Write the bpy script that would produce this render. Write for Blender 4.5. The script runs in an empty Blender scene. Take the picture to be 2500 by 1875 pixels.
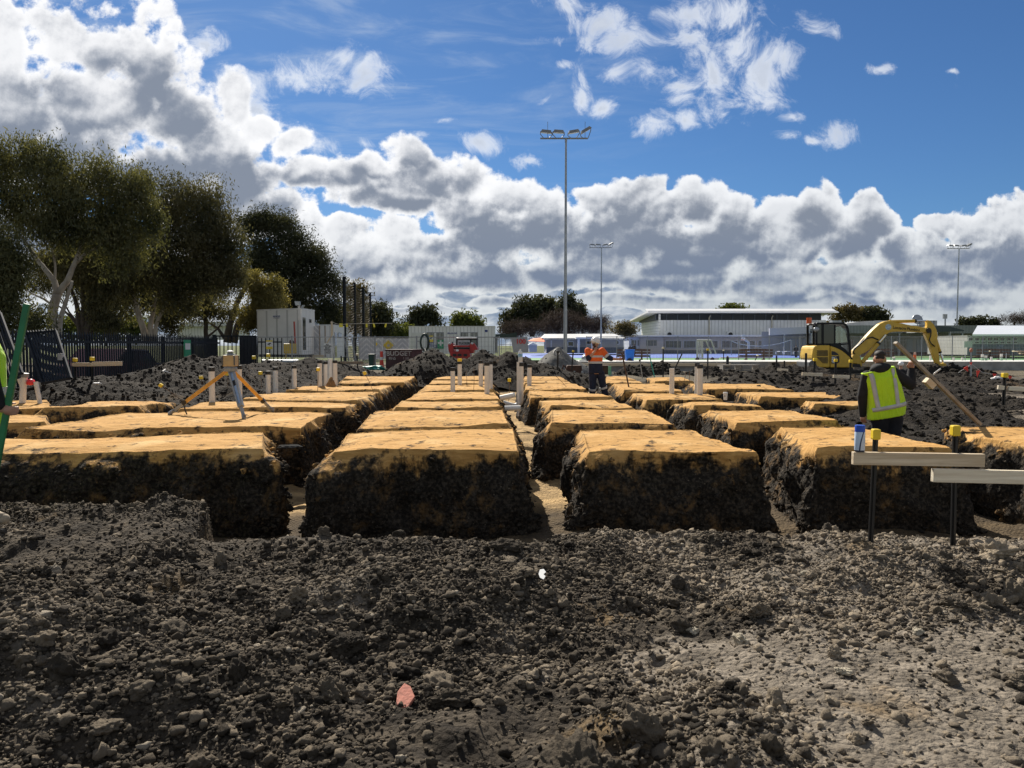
import bpy, math, random
import numpy as np
from mathutils import Vector, Matrix

R = math.radians
random.seed(7)
RNG = np.random.default_rng(11)
SC = bpy.context.scene

# ------------------------------------------------------------------ camera
F, PW, PH = 1878.0, 2500.0, 1875.0          # focal length and size in photograph pixels
PITCH, YAW = R(2.88), R(2.59)
CAM = Vector((0, 0, 1.13))                  # z = 0 is the top of the sand pads
cd = bpy.data.cameras.new('camera'); cam = bpy.data.objects.new('camera', cd)
SC.collection.objects.link(cam); SC.camera = cam
cam.location = CAM; cam.rotation_euler = (R(90) - PITCH, 0, -YAW)
cd.sensor_fit = 'HORIZONTAL'; cd.sensor_width = 36; cd.lens = 36 * F / PW
cd.clip_start = 0.05; cd.clip_end = 6000
CR = cam.rotation_euler.to_matrix()
FH = Vector((math.sin(YAW), math.cos(YAW), 0))

def ray(x, y):
    return CR @ Vector(((x - PW / 2) / F, (PH / 2 - y) / F, -1))
def P(x, y, d):                              # world point seen at pixel x,y at horizontal distance d
    w = ray(x, y); return CAM + w * (d / w.dot(FH))
def G(x, y, z=0.0):                          # world point seen at pixel x,y on the level z
    w = ray(x, y); return CAM + w * ((z - CAM.z) / w.z)

# ------------------------------------------------------------------ light
SUN_AZ, SUN_EL = R(-18.3), R(39)             # azimuth measured from +Y towards +X
SDIR = Vector((math.sin(SUN_AZ) * math.cos(SUN_EL), math.cos(SUN_AZ) * math.cos(SUN_EL), math.sin(SUN_EL)))
ld = bpy.data.lights.new('sun', 'SUN'); lo = bpy.data.objects.new('sun', ld)
SC.collection.objects.link(lo)
ld.energy = 5.0; ld.angle = R(0.53); ld.color = (1.0, 0.93, 0.82)
lo.rotation_euler = SDIR.to_track_quat('Z', 'Y').to_euler(); lo.location = (0, 0, 50)
SC.view_settings.view_transform = 'Standard'; SC.view_settings.look = 'None'
SC.view_settings.exposure = 0.55; SC.view_settings.gamma = 1
SC.render.engine = 'CYCLES'

# ------------------------------------------------------------------ node helper
class NT:
    def __init__(s, tree):
        s.t = tree; s.n = tree.nodes; s.l = tree.links
    def new(s, typ, **kw):
        n = s.n.new(typ)
        for k, v in kw.items(): setattr(n, k, v)
        return n
    def put(s, sock, v):
        if v is None: return
        if isinstance(v, bpy.types.NodeSocket): s.l.new(v, sock)
        elif isinstance(v, (tuple, list)) and len(v) == 3 and sock.type == 'RGBA': sock.default_value = (*v, 1)
        else: sock.default_value = v
    def m(s, op, a, b=None, c=None, clamp=False):
        n = s.new('ShaderNodeMath', operation=op); n.use_clamp = clamp
        s.put(n.inputs[0], a); s.put(n.inputs[1], b); s.put(n.inputs[2], c); return n.outputs[0]
    def vm(s, op, a, b=None, c=None):
        n = s.new('ShaderNodeVectorMath', operation=op)
        s.put(n.inputs[0], a); s.put(n.inputs[1], b); s.put(n.inputs[2], c)
        return n.outputs['Value'] if op in ('LENGTH', 'DOT_PRODUCT', 'DISTANCE') else n.outputs[0]
    def sep(s, v):
        n = s.new('ShaderNodeSeparateXYZ'); s.put(n.inputs[0], v); return n.outputs
    def comb(s, x, y, z):
        n = s.new('ShaderNodeCombineXYZ')
        for i, q in enumerate((x, y, z)): s.put(n.inputs[i], q)
        return n.outputs[0]
    def noise(s, v, scale, detail=4, rough=0.55, dist=0.0, col=False):
        n = s.new('ShaderNodeTexNoise')
        s.put(n.inputs['Vector'], v); s.put(n.inputs['Scale'], scale); s.put(n.inputs['Detail'], detail)
        s.put(n.inputs['Roughness'], rough); s.put(n.inputs['Distortion'], dist)
        return n.outputs['Color' if col else 'Fac']
    def voro(s, v, scale, feature='F1', out='Distance', rnd=1.0):
        n = s.new('ShaderNodeTexVoronoi', feature=feature)
        s.put(n.inputs['Vector'], v); s.put(n.inputs['Scale'], scale); s.put(n.inputs['Randomness'], rnd)
        return n.outputs[out]
    def mix(s, f, a, b, mode='MIX'):
        n = s.new('ShaderNodeMix', data_type='RGBA', blend_type=mode)
        s.put(n.inputs[0], f); s.put(n.inputs[6], a); s.put(n.inputs[7], b); return n.outputs[2]
    def step(s, v, lo, hi, smooth=True):
        n = s.new('ShaderNodeMapRange', interpolation_type='SMOOTHSTEP' if smooth else 'LINEAR'); n.clamp = True
        s.put(n.inputs[0], v); s.put(n.inputs[1], lo); s.put(n.inputs[2], hi); s.put(n.inputs[3], 0.0); s.put(n.inputs[4], 1.0)
        return n.outputs[0]
    def bump(s, h, strength=0.5, dist=0.02, normal=None):
        n = s.new('ShaderNodeBump'); s.put(n.inputs['Strength'], strength); s.put(n.inputs['Distance'], dist)
        s.put(n.inputs['Height'], h); s.put(n.inputs['Normal'], normal); return n.outputs[0]

# ------------------------------------------------------------------ sky: clear blue air with drifting cumulus
K = 1.1302                                           # the cloud lists were measured on a 2212 px wide print
def cl(*rows): return [(cx * K, cy * K, rx * K, ry * K, (s[0] if s else 1.0)) for cx, cy, rx, ry, *s in rows]
CUMULUS = cl(  # big bank rising to the upper left
    (-40,110,250,160),(120,70,170,100),(250,90,130,95),(335,165,100,115),(180,220,240,100),(20,240,210,100),(380,260,110,70),(60,330,340,80),
    (460,310,95,62),(540,400,95,75),(330,370,210,80),(610,455,82,66),(650,510,80,66),(480,460,160,90),(60,500,220,70),(200,600,270,80),(420,640,270,70),
    (515,215,46,60),(570,268,64,44),(625,300,50,34),
    # centre cumulus
    (660,372,50,46),(750,375,66,46),(800,355,42,36),(888,345,52,50),(925,380,98,48),(1015,400,64,50),(860,425,160,42),(1000,460,100,70),
    (840,505,84,44),(770,570,110,56),(900,560,160,70),(735,500,42,40),
    # long bank
    (1110,425,66,52),(1165,445,60,50),(1060,510,120,76),(1180,510,100,80),(1285,440,56,52),(1345,430,54,50),(1400,418,46,48),(1340,510,150,90),
    (1440,455,54,46),(1505,448,66,60),(1572,495,74,62),(1530,545,130,66),(1620,525,66,56),(1700,468,60,58),(1765,450,60,56),(1725,525,96,66),
    (1875,455,44,50),(1902,478,44,46),(1830,525,86,66),(1930,535,58,46),(1960,565,56,40),(2035,482,54,26),(2110,495,90,54),(2185,470,70,64),
    (2100,565,150,66),(2230,545,100,78),
    # low layers to the horizon
    (1000,602,200,34),(1240,594,200,32),(1470,594,200,36),(1690,612,200,42),(1900,612,200,46),(2130,640,200,50),(820,627,130,28),
    (1180,652,260,17),(1500,657,260,19),(1800,662,260,23),(2120,682,260,24),(900,670,220,11))
GREYS = cl((70,185,130,46,.55),(235,130,60,40,.5),(150,215,120,40,.6),(335,205,66,62),(400,270,70,50),(280,150,50,30,.8),(60,285,190,40,1.3),(200,330,160,48,1.15),(320,385,160,66,1.3),(430,430,130,76,1.3),(510,430,70,56),(565,400,66,50),(150,430,260,100,1.3),(620,470,40,40,.8),
    (700,398,56,24),(760,432,100,26),(800,390,46,24),(890,368,52,34),(950,402,90,28),(880,440,80,18),(780,365,30,20,.8),
    (1060,505,100,64),(1150,500,84,56),(1110,545,160,42),(1290,500,104,56),(1350,470,66,46),(1400,525,125,55),(1500,485,50,46),(1560,525,96,50),(1640,560,70,38),(1500,575,160,28),(1230,548,100,34),
    (1760,482,48,40),(1840,535,72,44),(1930,548,60,38),(1880,490,36,34),(1800,562,70,28),(2100,545,110,40),(2185,560,76,46),(2010,600,100,22),
    (850,592,110,27),(930,622,140,27),(820,645,130,20),(1150,603,170,25),(1000,640,190,18),(1350,622,210,21),(1550,612,140,22),(1750,640,120,14),(1950,650,160,16))
WISPS = cl((432,98,52,28),(640,148,66,40),(720,150,70,40),(790,155,60,46),(750,125,40,26),(1040,313,60,30),(1135,342,42,22),(905,296,30,14,.8),(800,305,34,14,.7),(512,180,50,40),(545,235,60,40),(690,318,50,24,.8),(650,285,50,40,.7),(960,265,40,14,.5),(1300,40,95,50),(1345,85,60,34),(1275,80,30,30),(1225,12,70,30),(1180,88,50,20,.8),(1480,25,110,36),(1470,70,70,30),(1560,15,95,46),(1590,105,95,58),
    (1540,165,85,62),(1640,150,95,62),(1610,220,80,40),(1700,125,56,40),(1500,95,60,36),(1400,160,80,32),(1460,188,60,28),(1345,160,44,26),(1560,250,60,26,.8),
    (1265,190,28,46),(1300,225,34,28),(1415,275,52,30),(1475,265,30,22),(1660,225,40,30),(1700,258,30,14),(1795,285,50,30),(1745,302,26,12),
    (1690,297,34,14),(1905,152,34,13),(2045,157,14,6),(1760,65,50,30,.8),(1170,205,40,34,.6),(1225,138,26,14,.8),(1480,215,50,20,.8))

def build_world():
    w = bpy.data.worlds.new('World'); SC.world = w; w.use_nodes = True
    nt = NT(w.node_tree); nt.n.clear()
    def nishita():
        sky = nt.new('ShaderNodeTexSky', sky_type='NISHITA')
        sky.sun_disc = False; sky.sun_elevation = SUN_EL; sky.sun_rotation = SUN_AZ
        sky.altitude = 50; sky.air_density = 1.0; sky.dust_density = 0.2; sky.ozone_density = 2.5
        return sky.outputs[0]
    tc = nt.new('ShaderNodeTexCoord').outputs['Generated']
    x, y, z = nt.sep(tc)
    yc = nt.m('MAXIMUM', y, 0.06)
    u = nt.m('DIVIDE', x, yc); v = nt.m('DIVIDE', z, yc)
    uv0 = nt.comb(u, v, 0.0)
    def bg(col):
        n = nt.new('ShaderNodeBackground'); nt.put(n.inputs[0], col); n.inputs[1].default_value = 0.072; return n.outputs[0]
    def blobs(q, lst, x0, x1, k):
        acc = None
        for cx, cy, rx, ry, s in lst:
            if cx + rx * 1.9 < x0 or cx - rx * 1.9 > x1: continue
            r = ray(cx, cy); cu, cv, ru, rv = r.x / r.y, r.z / r.y, rx / F, ry / F
            L = nt.vm('LENGTH', nt.vm('MULTIPLY_ADD', q, (1 / ru, 1 / rv, 0.0), (-cu / ru, -cv / rv, 0.0)))
            d = nt.m('SUBTRACT', s, L)
            acc = d if acc is None else nt.m('SMOOTH_MAX', acc, d, k)
        return None if acc is None else nt.m('MAXIMUM', acc, -0.9)
    def region(x0, x1):
        wob = nt.vm('SUBTRACT', nt.noise(uv0, 9.0, 2, .5, col=True), (.5, .5, .5))
        q = nt.vm('MULTIPLY_ADD', wob, (.045, .035, 0.0), uv0)
        q2 = nt.vm('ADD', q, (-.010, .026, 0.0))                      # a step nearer the sun
        def billow(p, det):
            big = nt.m('SUBTRACT', nt.noise(p, 14.0, det, .62), .5)
            wv = nt.vm('MULTIPLY_ADD', wob, (.05, .05, 0.0), p)
            bil = nt.m('SUBTRACT', .40, nt.voro(wv, 24.0, 'SMOOTH_F1'))
            bil2 = nt.m('SUBTRACT', .40, nt.voro(wv, 58.0, 'SMOOTH_F1'))
            return nt.m('MULTIPLY_ADD', bil2, .40, nt.m('MULTIPLY_ADD', bil, .62, nt.m('MULTIPLY', big, nt.m('MULTIPLY_ADD', nt.step(v, .2, .4), 1.3, 1.9))))
        tex = billow(uv0, 8)
        relief = nt.m('SUBTRACT', tex, billow(nt.vm('ADD', uv0, (-.0028, .0060, 0.0)), 8))
        relief = nt.m('MAXIMUM', nt.m('MINIMUM', nt.m('MULTIPLY', relief, nt.m('MULTIPLY_ADD', nt.step(v, .16, .34), -.8, 1.5)), .5), -.5)
        c0 = blobs(q, CUMULUS, x0, x1, .22); g0 = blobs(q, GREYS, x0, x1, .3)
        D = nt.m('ADD', nt.m('ADD', c0, tex), nt.m('MULTIPLY_ADD', nt.m('MULTIPLY', nt.step(v, .24, .14), nt.step(u, .0, .1)), .13, .07))
        edge = nt.m('MULTIPLY_ADD', nt.step(v, .12, .38), .22, .15)
        alpha = nt.step(D, .0, edge)
        lob = nt.m('SUBTRACT', nt.noise(nt.vm('ADD', uv0, (-.008, .020, 4.0)), 11.0, 7, .56), .5)
        rim = nt.step(nt.m('MULTIPLY_ADD', relief, -.6, nt.m('MULTIPLY_ADD', lob, .5, D)), .06, .62)
        g = nt.m('ADD', nt.m('MULTIPLY', nt.m('MAXIMUM', g0, -.55), .95), nt.m('MULTIPLY_ADD', lob, 2.3, nt.m('MULTIPLY', tex, .15)))
        body = nt.step(nt.m('MULTIPLY_ADD', relief, -1.1, g), -.85, .62)
        shade = nt.m('MULTIPLY', rim, nt.m('MULTIPLY_ADD', body, .82, .18))
        low = nt.step(v, .20, .05)
        sunny = nt.step(nt.vm('DOT_PRODUCT', tc, tuple(SDIR)), .70, .97)
        white = nt.mix(sunny, nt.mix(low, (8.6, 8.8, 9.1), (6.3, 6.7, 6.9)), (10.4, 10.4, 10.5))
        grey = nt.mix(sunny, nt.mix(low, (2.3, 2.65, 3.3), (1.7, 2.2, 3.2)), (2.3, 2.7, 3.45))
        cc = nt.mix(shade, white, grey)
        st = nt.noise(nt.vm('MULTIPLY', nt.vm('ADD', uv0, (0., 0., 3.)), (2.2, 11.0, 1.0)), 2.0, 6, .62, 1.2)
        ci = nt.m('MULTIPLY', nt.step(st, .42, .85), nt.m('MULTIPLY', nt.step(u, .42, -.15), nt.step(v, .08, .32)))
        blue = nt.mix(1.0, nishita(), (.33, .515, .73), 'MULTIPLY')
        blue = nt.mix(nt.m('MULTIPLY', ci, .55), blue, (5.2, 6.1, 7.4))
        # flat decks of cloud seen edge-on along the horizon
        hz = nt.noise(nt.vm('MULTIPLY', nt.vm('MULTIPLY_ADD', wob, (.06, .04, 0.0), uv0), (1.0, 2.6, 1.0)), 19, 8, .62)
        hcol = nt.mix(nt.step(hz, .36, .72), (2.0, 2.6, 3.7), (7.4, 7.6, 7.7))
        blue = nt.mix(nt.m('MULTIPLY', nt.step(v, .15, .085), .95), blue, hcol)
        wc = blobs(q, WISPS, x0, x1, .3)
        if wc is not None:
            torn = nt.m('SUBTRACT', nt.noise(nt.vm('MULTIPLY_ADD', wob, (.10, .10, 0.0), uv0), 19.0, 10, .70, .3), .5)
            Dw = nt.m('MULTIPLY_ADD', torn, 4.4, nt.m('SUBTRACT', wc, .10))
            wa = nt.m('MULTIPLY', nt.step(Dw, -.2, 1.3), .92)
            wl = nt.mix(nt.step(nt.m('MULTIPLY_ADD', lob, 1.2, Dw), .5, 1.3), (9.2, 9.5, 9.9), (6.0, 6.5, 7.4))
            blue = nt.mix(wa, blue, wl)
        return bg(nt.mix(alpha, blue, cc))
    def choose(cond, a, b):                                           # cond = 1 -> b
        n = nt.new('ShaderNodeMixShader'); nt.put(n.inputs[0], cond); nt.l.new(a, n.inputs[1]); nt.l.new(b, n.inputs[2]); return n.outputs[0]
    cheap = bg(nt.mix(nt.m('MULTIPLY', nt.step(nt.noise(tc, 3.0, 4, .6),   .42, .58), nt.step(z, 0.0, .1)),
                      nt.mix(1.0, nishita(), (.62, .68, .72), 'MULTIPLY'), (4.4, 4.45, 4.6)))
    cuts = [470, 900, 1330, 1770, 2180]; ends = [-9999] + cuts + [99999]
    acc = region(ends[-2], ends[-1])
    for i in range(len(cuts) - 1, -1, -1):
        r = ray(cuts[i], 500)
        acc = choose(nt.m('LESS_THAN', u, r.x / r.y), acc, region(ends[i], ends[i + 1]))
    top = ray(1250, -130); top = top.z / top.y
    outside = nt.m('MAXIMUM', nt.m('LESS_THAN', y, .3), nt.m('MAXIMUM', nt.m('LESS_THAN', z, -.02), nt.m('GREATER_THAN', v, top)))
    acc = choose(outside, acc, cheap)
    out = nt.new('ShaderNodeOutputWorld'); nt.l.new(acc, out.inputs[0])
    w.cycles.sampling_method = 'MANUAL'; w.cycles.sample_map_resolution = 256
build_world()
# ------------------------------------------------------------------ noise for shaping earth
def _hash(ix, iy, iz, s):
    h = (ix.astype(np.int64) * 374761393 + iy.astype(np.int64) * 668265263 + iz.astype(np.int64) * 2147483647 + s * 974634777) & 0xffffffff
    h = ((h ^ (h >> 13)) * 1274126177) & 0xffffffff
    return ((h ^ (h >> 16)) & 0xffff) / 32767.5 - 1.0
def vnoise(p, s=0):
    i = np.floor(p).astype(np.int64); f = p - i; f = f * f * (3 - 2 * f)
    x, y, z = i[:, 0], i[:, 1], i[:, 2]; a, b, c = f[:, 0], f[:, 1], f[:, 2]
    def l(t, u, v): return u + (v - u) * t
    return l(c, l(b, l(a, _hash(x, y, z, s), _hash(x+1, y, z, s)), l(a, _hash(x, y+1, z, s), _hash(x+1, y+1, z, s))),
                l(b, l(a, _hash(x, y, z+1, s), _hash(x+1, y, z+1, s)), l(a, _hash(x, y+1, z+1, s), _hash(x+1, y+1, z+1, s))))
def fbm(p, scale=1.0, octv=4, s=0, gain=.5):
    p = np.asarray(p, float) * scale; out = np.zeros(len(p)); a = 1.0
    for k in range(octv):
        out += a * vnoise(p + 17.3 * k, s + k * 7); a *= gain; p = p * 2.03
    return out
def xyz(X, Y, Z=0.0):
    X = np.asarray(X, float); return np.stack([X, np.asarray(Y, float), np.broadcast_to(Z, X.shape)], 1)
def sst(v, a, b):
    t = np.clip((v - a) / (b - a), 0, 1); return t * t * (3 - 2 * t)

# ------------------------------------------------------------------ frames and things
class Frame:                                  # local frame: x to the side, y away from the camera, z up
    def __init__(s, loc, rotz=-YAW):
        s.loc = Vector(loc); s.rot = rotz; s.M = Matrix.Translation(s.loc) @ Matrix.Rotation(rotz, 4, 'Z'); s.I = s.M.inverted()
    def l(s, x, y, d): return s.I @ P(x, y, d)
    def w(s, v): return s.I @ Vector(v)
def at(x, y, d, rot=-YAW): return Frame(P(x, y, d), rot)
ROOTS = {}
def tag(o, label, cat, group=None, kind=None):
    if label: o['label'] = label
    if cat: o['category'] = cat
    if group: o['group'] = group
    if kind: o['kind'] = kind
    return o
def thing(name, label, cat, fr, group=None):
    o = bpy.data.objects.new(name, None); SC.collection.objects.link(o); o.empty_display_size = .2
    o.location = fr.loc; o.rotation_euler = (0, 0, fr.rot)
    return tag(o, label, cat, group)
def copy_tree(o, parent=None):
    c = o.copy(); SC.collection.objects.link(c)
    if parent: c.parent = parent
    for ch in o.children: copy_tree(ch, c)
    return c

class MB:
    def __init__(s): s.v = []; s.f = []; s.mi = []
    def add(s, vs, fs, m=0):
        n = len(s.v); s.v += [tuple(q) for q in vs]; s.f += [tuple(i + n for i in q) for q in fs]; s.mi += [m] * len(fs)
    def box(s, a, b, m=0):
        x0, y0, z0 = [min(p, q) for p, q in zip(a, b)]; x1, y1, z1 = [max(p, q) for p, q in zip(a, b)]
        s.add([(x0,y0,z0),(x1,y0,z0),(x1,y1,z0),(x0,y1,z0),(x0,y0,z1),(x1,y0,z1),(x1,y1,z1),(x0,y1,z1)],
              [(0,3,2,1),(4,5,6,7),(0,1,5,4),(1,2,6,5),(2,3,7,6),(3,0,4,7)], m)
    def beam(s, p, q, w, h, m=0, up=(0, 0, 1)):        # rectangular bar from p to q: w across, h along 'up'
        p = Vector(p); q = Vector(q); t = (q - p).normalized(); a = t.cross(Vector(up))
        if a.length < 1e-4: a = t.cross(Vector((0, 1, 0)))
        a.normalize(); c = a.cross(t).normalized()
        vs = [e + a * (i * w / 2) + c * (j * h / 2) for e in (p, q) for i, j in ((-1,-1),(1,-1),(1,1),(-1,1))]
        s.add(vs, [(0,3,2,1),(4,5,6,7),(0,1,5,4),(1,2,6,5),(2,3,7,6),(3,0,4,7)], m)
    def tube(s, pts, r, n=8, m=0, caps=True):
        pts = [Vector(p) for p in pts]; k = len(pts)
        rs = list(r) if isinstance(r, (list, tuple)) else [r] * k
        vs = []; a = None
        for i in range(k):
            t = (pts[min(i+1, k-1)] - pts[max(i-1, 0)])
            t = t.normalized() if t.length > 1e-9 else Vector((0, 0, 1))
            if a is None: a = t.orthogonal().normalized()
            a = (a - t * a.dot(t)); a = a.normalized() if a.length > 1e-6 else t.orthogonal().normalized()
            c = t.cross(a)
            for j in range(n):
                an = 2 * math.pi * j / n
                vs.append(pts[i] + (a * math.cos(an) + c * math.sin(an)) * rs[i])
        fs = [(i*n+j, i*n+(j+1) % n, (i+1)*n+(j+1) % n, (i+1)*n+j) for i in range(k-1) for j in range(n)]
        if caps: fs += [tuple(range(n-1, -1, -1)), tuple((k-1)*n + j for j in range(n))]
        s.add(vs, fs, m)
    def lathe(s, prof, c=(0, 0, 0), n=20, m=0):        # profile of (radius, height) about the vertical through c
        vs = []; fs = []; k = len(prof)
        for r, z in prof:
            for j in range(n):
                an = 2 * math.pi * j / n; vs.append((c[0] + r * math.cos(an), c[1] + r * math.sin(an), c[2] + z))
        fs = [(i*n+j, i*n+(j+1) % n, (i+1)*n+(j+1) % n, (i+1)*n+j) for i in range(k-1) for j in range(n)]
        fs += [tuple(range(n-1, -1, -1)), tuple((k-1)*n + j for j in range(n))]
        s.add(vs, fs, m)
    def prism(s, poly, y0, y1, m=0):                   # outline of (x, z) carried from y0 to y1
        n = len(poly); ar = sum(poly[i][0]*poly[(i+1) % n][1] - poly[(i+1) % n][0]*poly[i][1] for i in range(n))
        if ar < 0: poly = poly[::-1]
        vs = [(x, y0, z) for x, z in poly] + [(x, y1, z) for x, z in poly]
        fs = [tuple(range(n)), tuple(range(2*n-1, n-1, -1))] + [(i, i+n, (i+1) % n+n, (i+1) % n) for i in range(n)]
        s.add(vs, fs, m)
    def plan(s, poly, z0, z1, m=0):                    # outline of (x, y) carried from z0 to z1
        n = len(poly); ar = sum(poly[i][0]*poly[(i+1) % n][1] - poly[(i+1) % n][0]*poly[i][1] for i in range(n))
        if ar < 0: poly = poly[::-1]
        vs = [(x, y, z0) for x, y in poly] + [(x, y, z1) for x, y in poly]
        fs = [tuple(range(n-1, -1, -1)), tuple(range(n, 2*n))] + [(i, (i+1) % n, (i+1) % n+n, i+n) for i in range(n)]
        s.add(vs, fs, m)
    def ell(s, c, r, nu=12, nv=8, m=0, M=None):
        vs = []; c = Vector(c)
        for i in range(nv + 1):
            ph = math.pi * i / nv
            for j in range(nu):
                an = 2 * math.pi * j / nu
                q = Vector((r[0]*math.sin(ph)*math.cos(an), r[1]*math.sin(ph)*math.sin(an), r[2]*math.cos(ph)))
                vs.append(c + (M @ q if M else q))
        fs = [(i*nu+j, (i+1)*nu+j, (i+1)*nu+(j+1) % nu, i*nu+(j+1) % nu) for i in range(nv) for j in range(nu)]
        s.add(vs, fs, m)
    def grid(s, fn, nu, nv, m=0):                      # fn(u, v) in 0..1
        vs = [fn(i / nu, j / nv) for i in range(nu + 1) for j in range(nv + 1)]
        fs = [(i*(nv+1)+j, (i+1)*(nv+1)+j, (i+1)*(nv+1)+j+1, i*(nv+1)+j+1) for i in range(nu) for j in range(nv)]
        s.add(vs, fs, m)
    def px(s, fr, x0, y0, x1, y1, d, dep, m=0):        # box whose near face spans two picture points at distance d
        a = fr.l(x0, y0, d); b = fr.l(x1, y1, d); s.box((a.x, a.y, a.z), (b.x, a.y + dep, b.z), m)
    def pxp(s, fr, pts, d, dep, m=0):
        q = [fr.l(x, y, d) for x, y in pts]; s.prism([(v.x, v.z) for v in q], q[0].y, q[0].y + dep, m)
    def build(s, name, mats, parent=None, fr=None, smooth=False, bevel=0):
        me = bpy.data.meshes.new(name)
        if isinstance(s.v, np.ndarray): me.from_pydata(s.v.tolist(), [], s.f)
        else: me.from_pydata(s.v, [], s.f)
        for mt in (mats if isinstance(mats, (list, tuple)) else [mats]): me.materials.append(mt)
        if any(s.mi): me.polygons.foreach_set('material_index', s.mi)
        if smooth: me.polygons.foreach_set('use_smooth', [True] * len(me.polygons))
        me.update(); o = bpy.data.objects.new(name, me); SC.collection.objects.link(o)
        if parent: o.parent = parent
        if fr: o.location = fr.loc; o.rotation_euler = (0, 0, fr.rot)
        if smooth == 'auto':
            try: me.set_sharp_from_angle(angle=R(40))
            except Exception: pass
        if bevel:
            b = o.modifiers.new('Bevel', 'BEVEL'); b.width = bevel; b.segments = 2; b.limit_method = 'ANGLE'
        return o
def np_mesh(name, V, Fq, mats, smooth=False, mi=None):    # Fq: (n,3) or (n,4) array
    me = bpy.data.meshes.new(name); k = Fq.shape[1]
    me.vertices.add(len(V)); me.vertices.foreach_set('co', np.ascontiguousarray(V, dtype=np.float32).ravel())
    me.loops.add(Fq.size); me.loops.foreach_set('vertex_index', np.ascontiguousarray(Fq, dtype=np.int32).ravel())
    me.polygons.add(len(Fq)); me.polygons.foreach_set('loop_start', np.arange(0, Fq.size, k, dtype=np.int32))
    for mt in (mats if isinstance(mats, (list, tuple)) else [mats]): me.materials.append(mt)
    if mi is not None: me.polygons.foreach_set('material_index', mi.astype(np.int32))
    if smooth: me.polygons.foreach_set('use_smooth', np.ones(len(Fq), dtype=bool))
    me.update(calc_edges=True); me.validate()
    o = bpy.data.objects.new(name, me); SC.collection.objects.link(o); return o
def text(body, name, mat, parent, loc, size, rot=(math.pi / 2, 0, 0), bold=0.0, ext=.002, align='CENTER', sx=1.0):
    c = bpy.data.curves.new(name, 'FONT'); c.body = body; c.size = size; c.extrude = ext; c.offset = bold * size
    c.align_x = align; c.align_y = 'CENTER'; c.space_line = .95; c.resolution_u = 3; c.materials.append(mat)
    t = bpy.data.objects.new(name, c); me = bpy.data.meshes.new_from_object(t); me.name = name; bpy.data.objects.remove(t); bpy.data.curves.remove(c)
    if not me.materials: me.materials.append(mat)
    o = bpy.data.objects.new(name, me); SC.collection.objects.link(o); o.parent = parent
    o.location = loc; o.rotation_euler = rot; o.scale = (sx, 1, 1); return o

# ------------------------------------------------------------------ materials
MATS = {}
def pm(name, col, rough=.6, var=.15, scale=6.0, bump=0.0, bscale=40.0, metal=0.0, col2=None, spec=.5, stretch=(1, 1, 1), coat=0.0, dirt=0.0):
    if name in MATS: return MATS[name]
    m = bpy.data.materials.new(name); m.use_nodes = True; nt = NT(m.node_tree)
    b = nt.n['Principled BSDF']; oc = nt.new('ShaderNodeTexCoord').outputs['Object']
    v = nt.vm('MULTIPLY', oc, stretch) if stretch != (1, 1, 1) else oc
    n = nt.noise(v, scale, 5, .6)
    c2 = col2 or tuple(min(1, c * (1 + var)) for c in col); c1 = col if col2 else tuple(c * (1 - var) for c in col)
    c = nt.mix(nt.step(n, .35, .68), c1, c2)
    if dirt: c = nt.mix(nt.m('MULTIPLY', nt.step(nt.noise(oc, 2.3, 6, .65), .48, .72), dirt), c, (.10, .08, .055))
    nt.l.new(c, b.inputs['Base Color']); b.inputs['Roughness'].default_value = rough; b.inputs['Metallic'].default_value = metal
    b.inputs['Specular IOR Level'].default_value = spec; b.inputs['Coat Weight'].default_value = coat
    if bump: nt.l.new(nt.bump(nt.noise(v, bscale, 4, .6), bump, .01), b.inputs['Normal'])
    MATS[name] = m; return m
def mat_glass(name, col=(.02, .025, .03), rough=.05):
    if name in MATS: return MATS[name]
    m = bpy.data.materials.new(name); m.use_nodes = True; b = m.node_tree.nodes['Principled BSDF']
    b.inputs['Base Color'].default_value = (*col, 1); b.inputs['Roughness'].default_value = rough; b.inputs['Specular IOR Level'].default_value = .7
    MATS[name] = m; return m
def mat_clear(name, tint=(.75, .85, .9), a=.25):
    m = bpy.data.materials.new(name); m.use_nodes = True; nt = NT(m.node_tree); out = nt.n['Material Output']
    g = nt.new('ShaderNodeBsdfGlossy'); g.inputs['Roughness'].default_value = .05
    t = nt.new('ShaderNodeBsdfTransparent'); nt.put(t.inputs[0], tint)
    x = nt.new('ShaderNodeMixShader'); x.inputs[0].default_value = a; nt.l.new(t.outputs[0], x.inputs[1]); nt.l.new(g.outputs[0], x.inputs[2])
    nt.l.new(x.outputs[0], out.inputs[0]); return m
def earth(name, fn, rough=.95, spec=.15):
    m = bpy.data.materials.new(name); m.use_nodes = True; nt = NT(m.node_tree); b = nt.n['Principled BSDF']
    oc = nt.new('ShaderNodeTexCoord').outputs['Object']
    c, nrm = fn(nt, oc); nt.put(b.inputs['Base Color'], c); nt.l.new(nrm, b.inputs['Normal'])
    b.inputs['Roughness'].default_value = rough; b.inputs['Specular IOR Level'].default_value = spec; return m
SOIL = (.030, .026, .022); SOIL2 = (.075, .063, .050); DUST = (.20, .165, .12); SAND = (.63, .372, .132); SANDD = (.43, .235, .075)
def soil_bump(nt, oc, k=1.0):
    h = nt.m('ADD', nt.m('MULTIPLY', nt.voro(oc, 22 * k), -.9), nt.noise(oc, 34 * k, 6, .65))
    return nt.bump(nt.m('MULTIPLY_ADD', nt.noise(oc, 7 * k, 3), 1.2, h), .9, .035)
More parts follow.
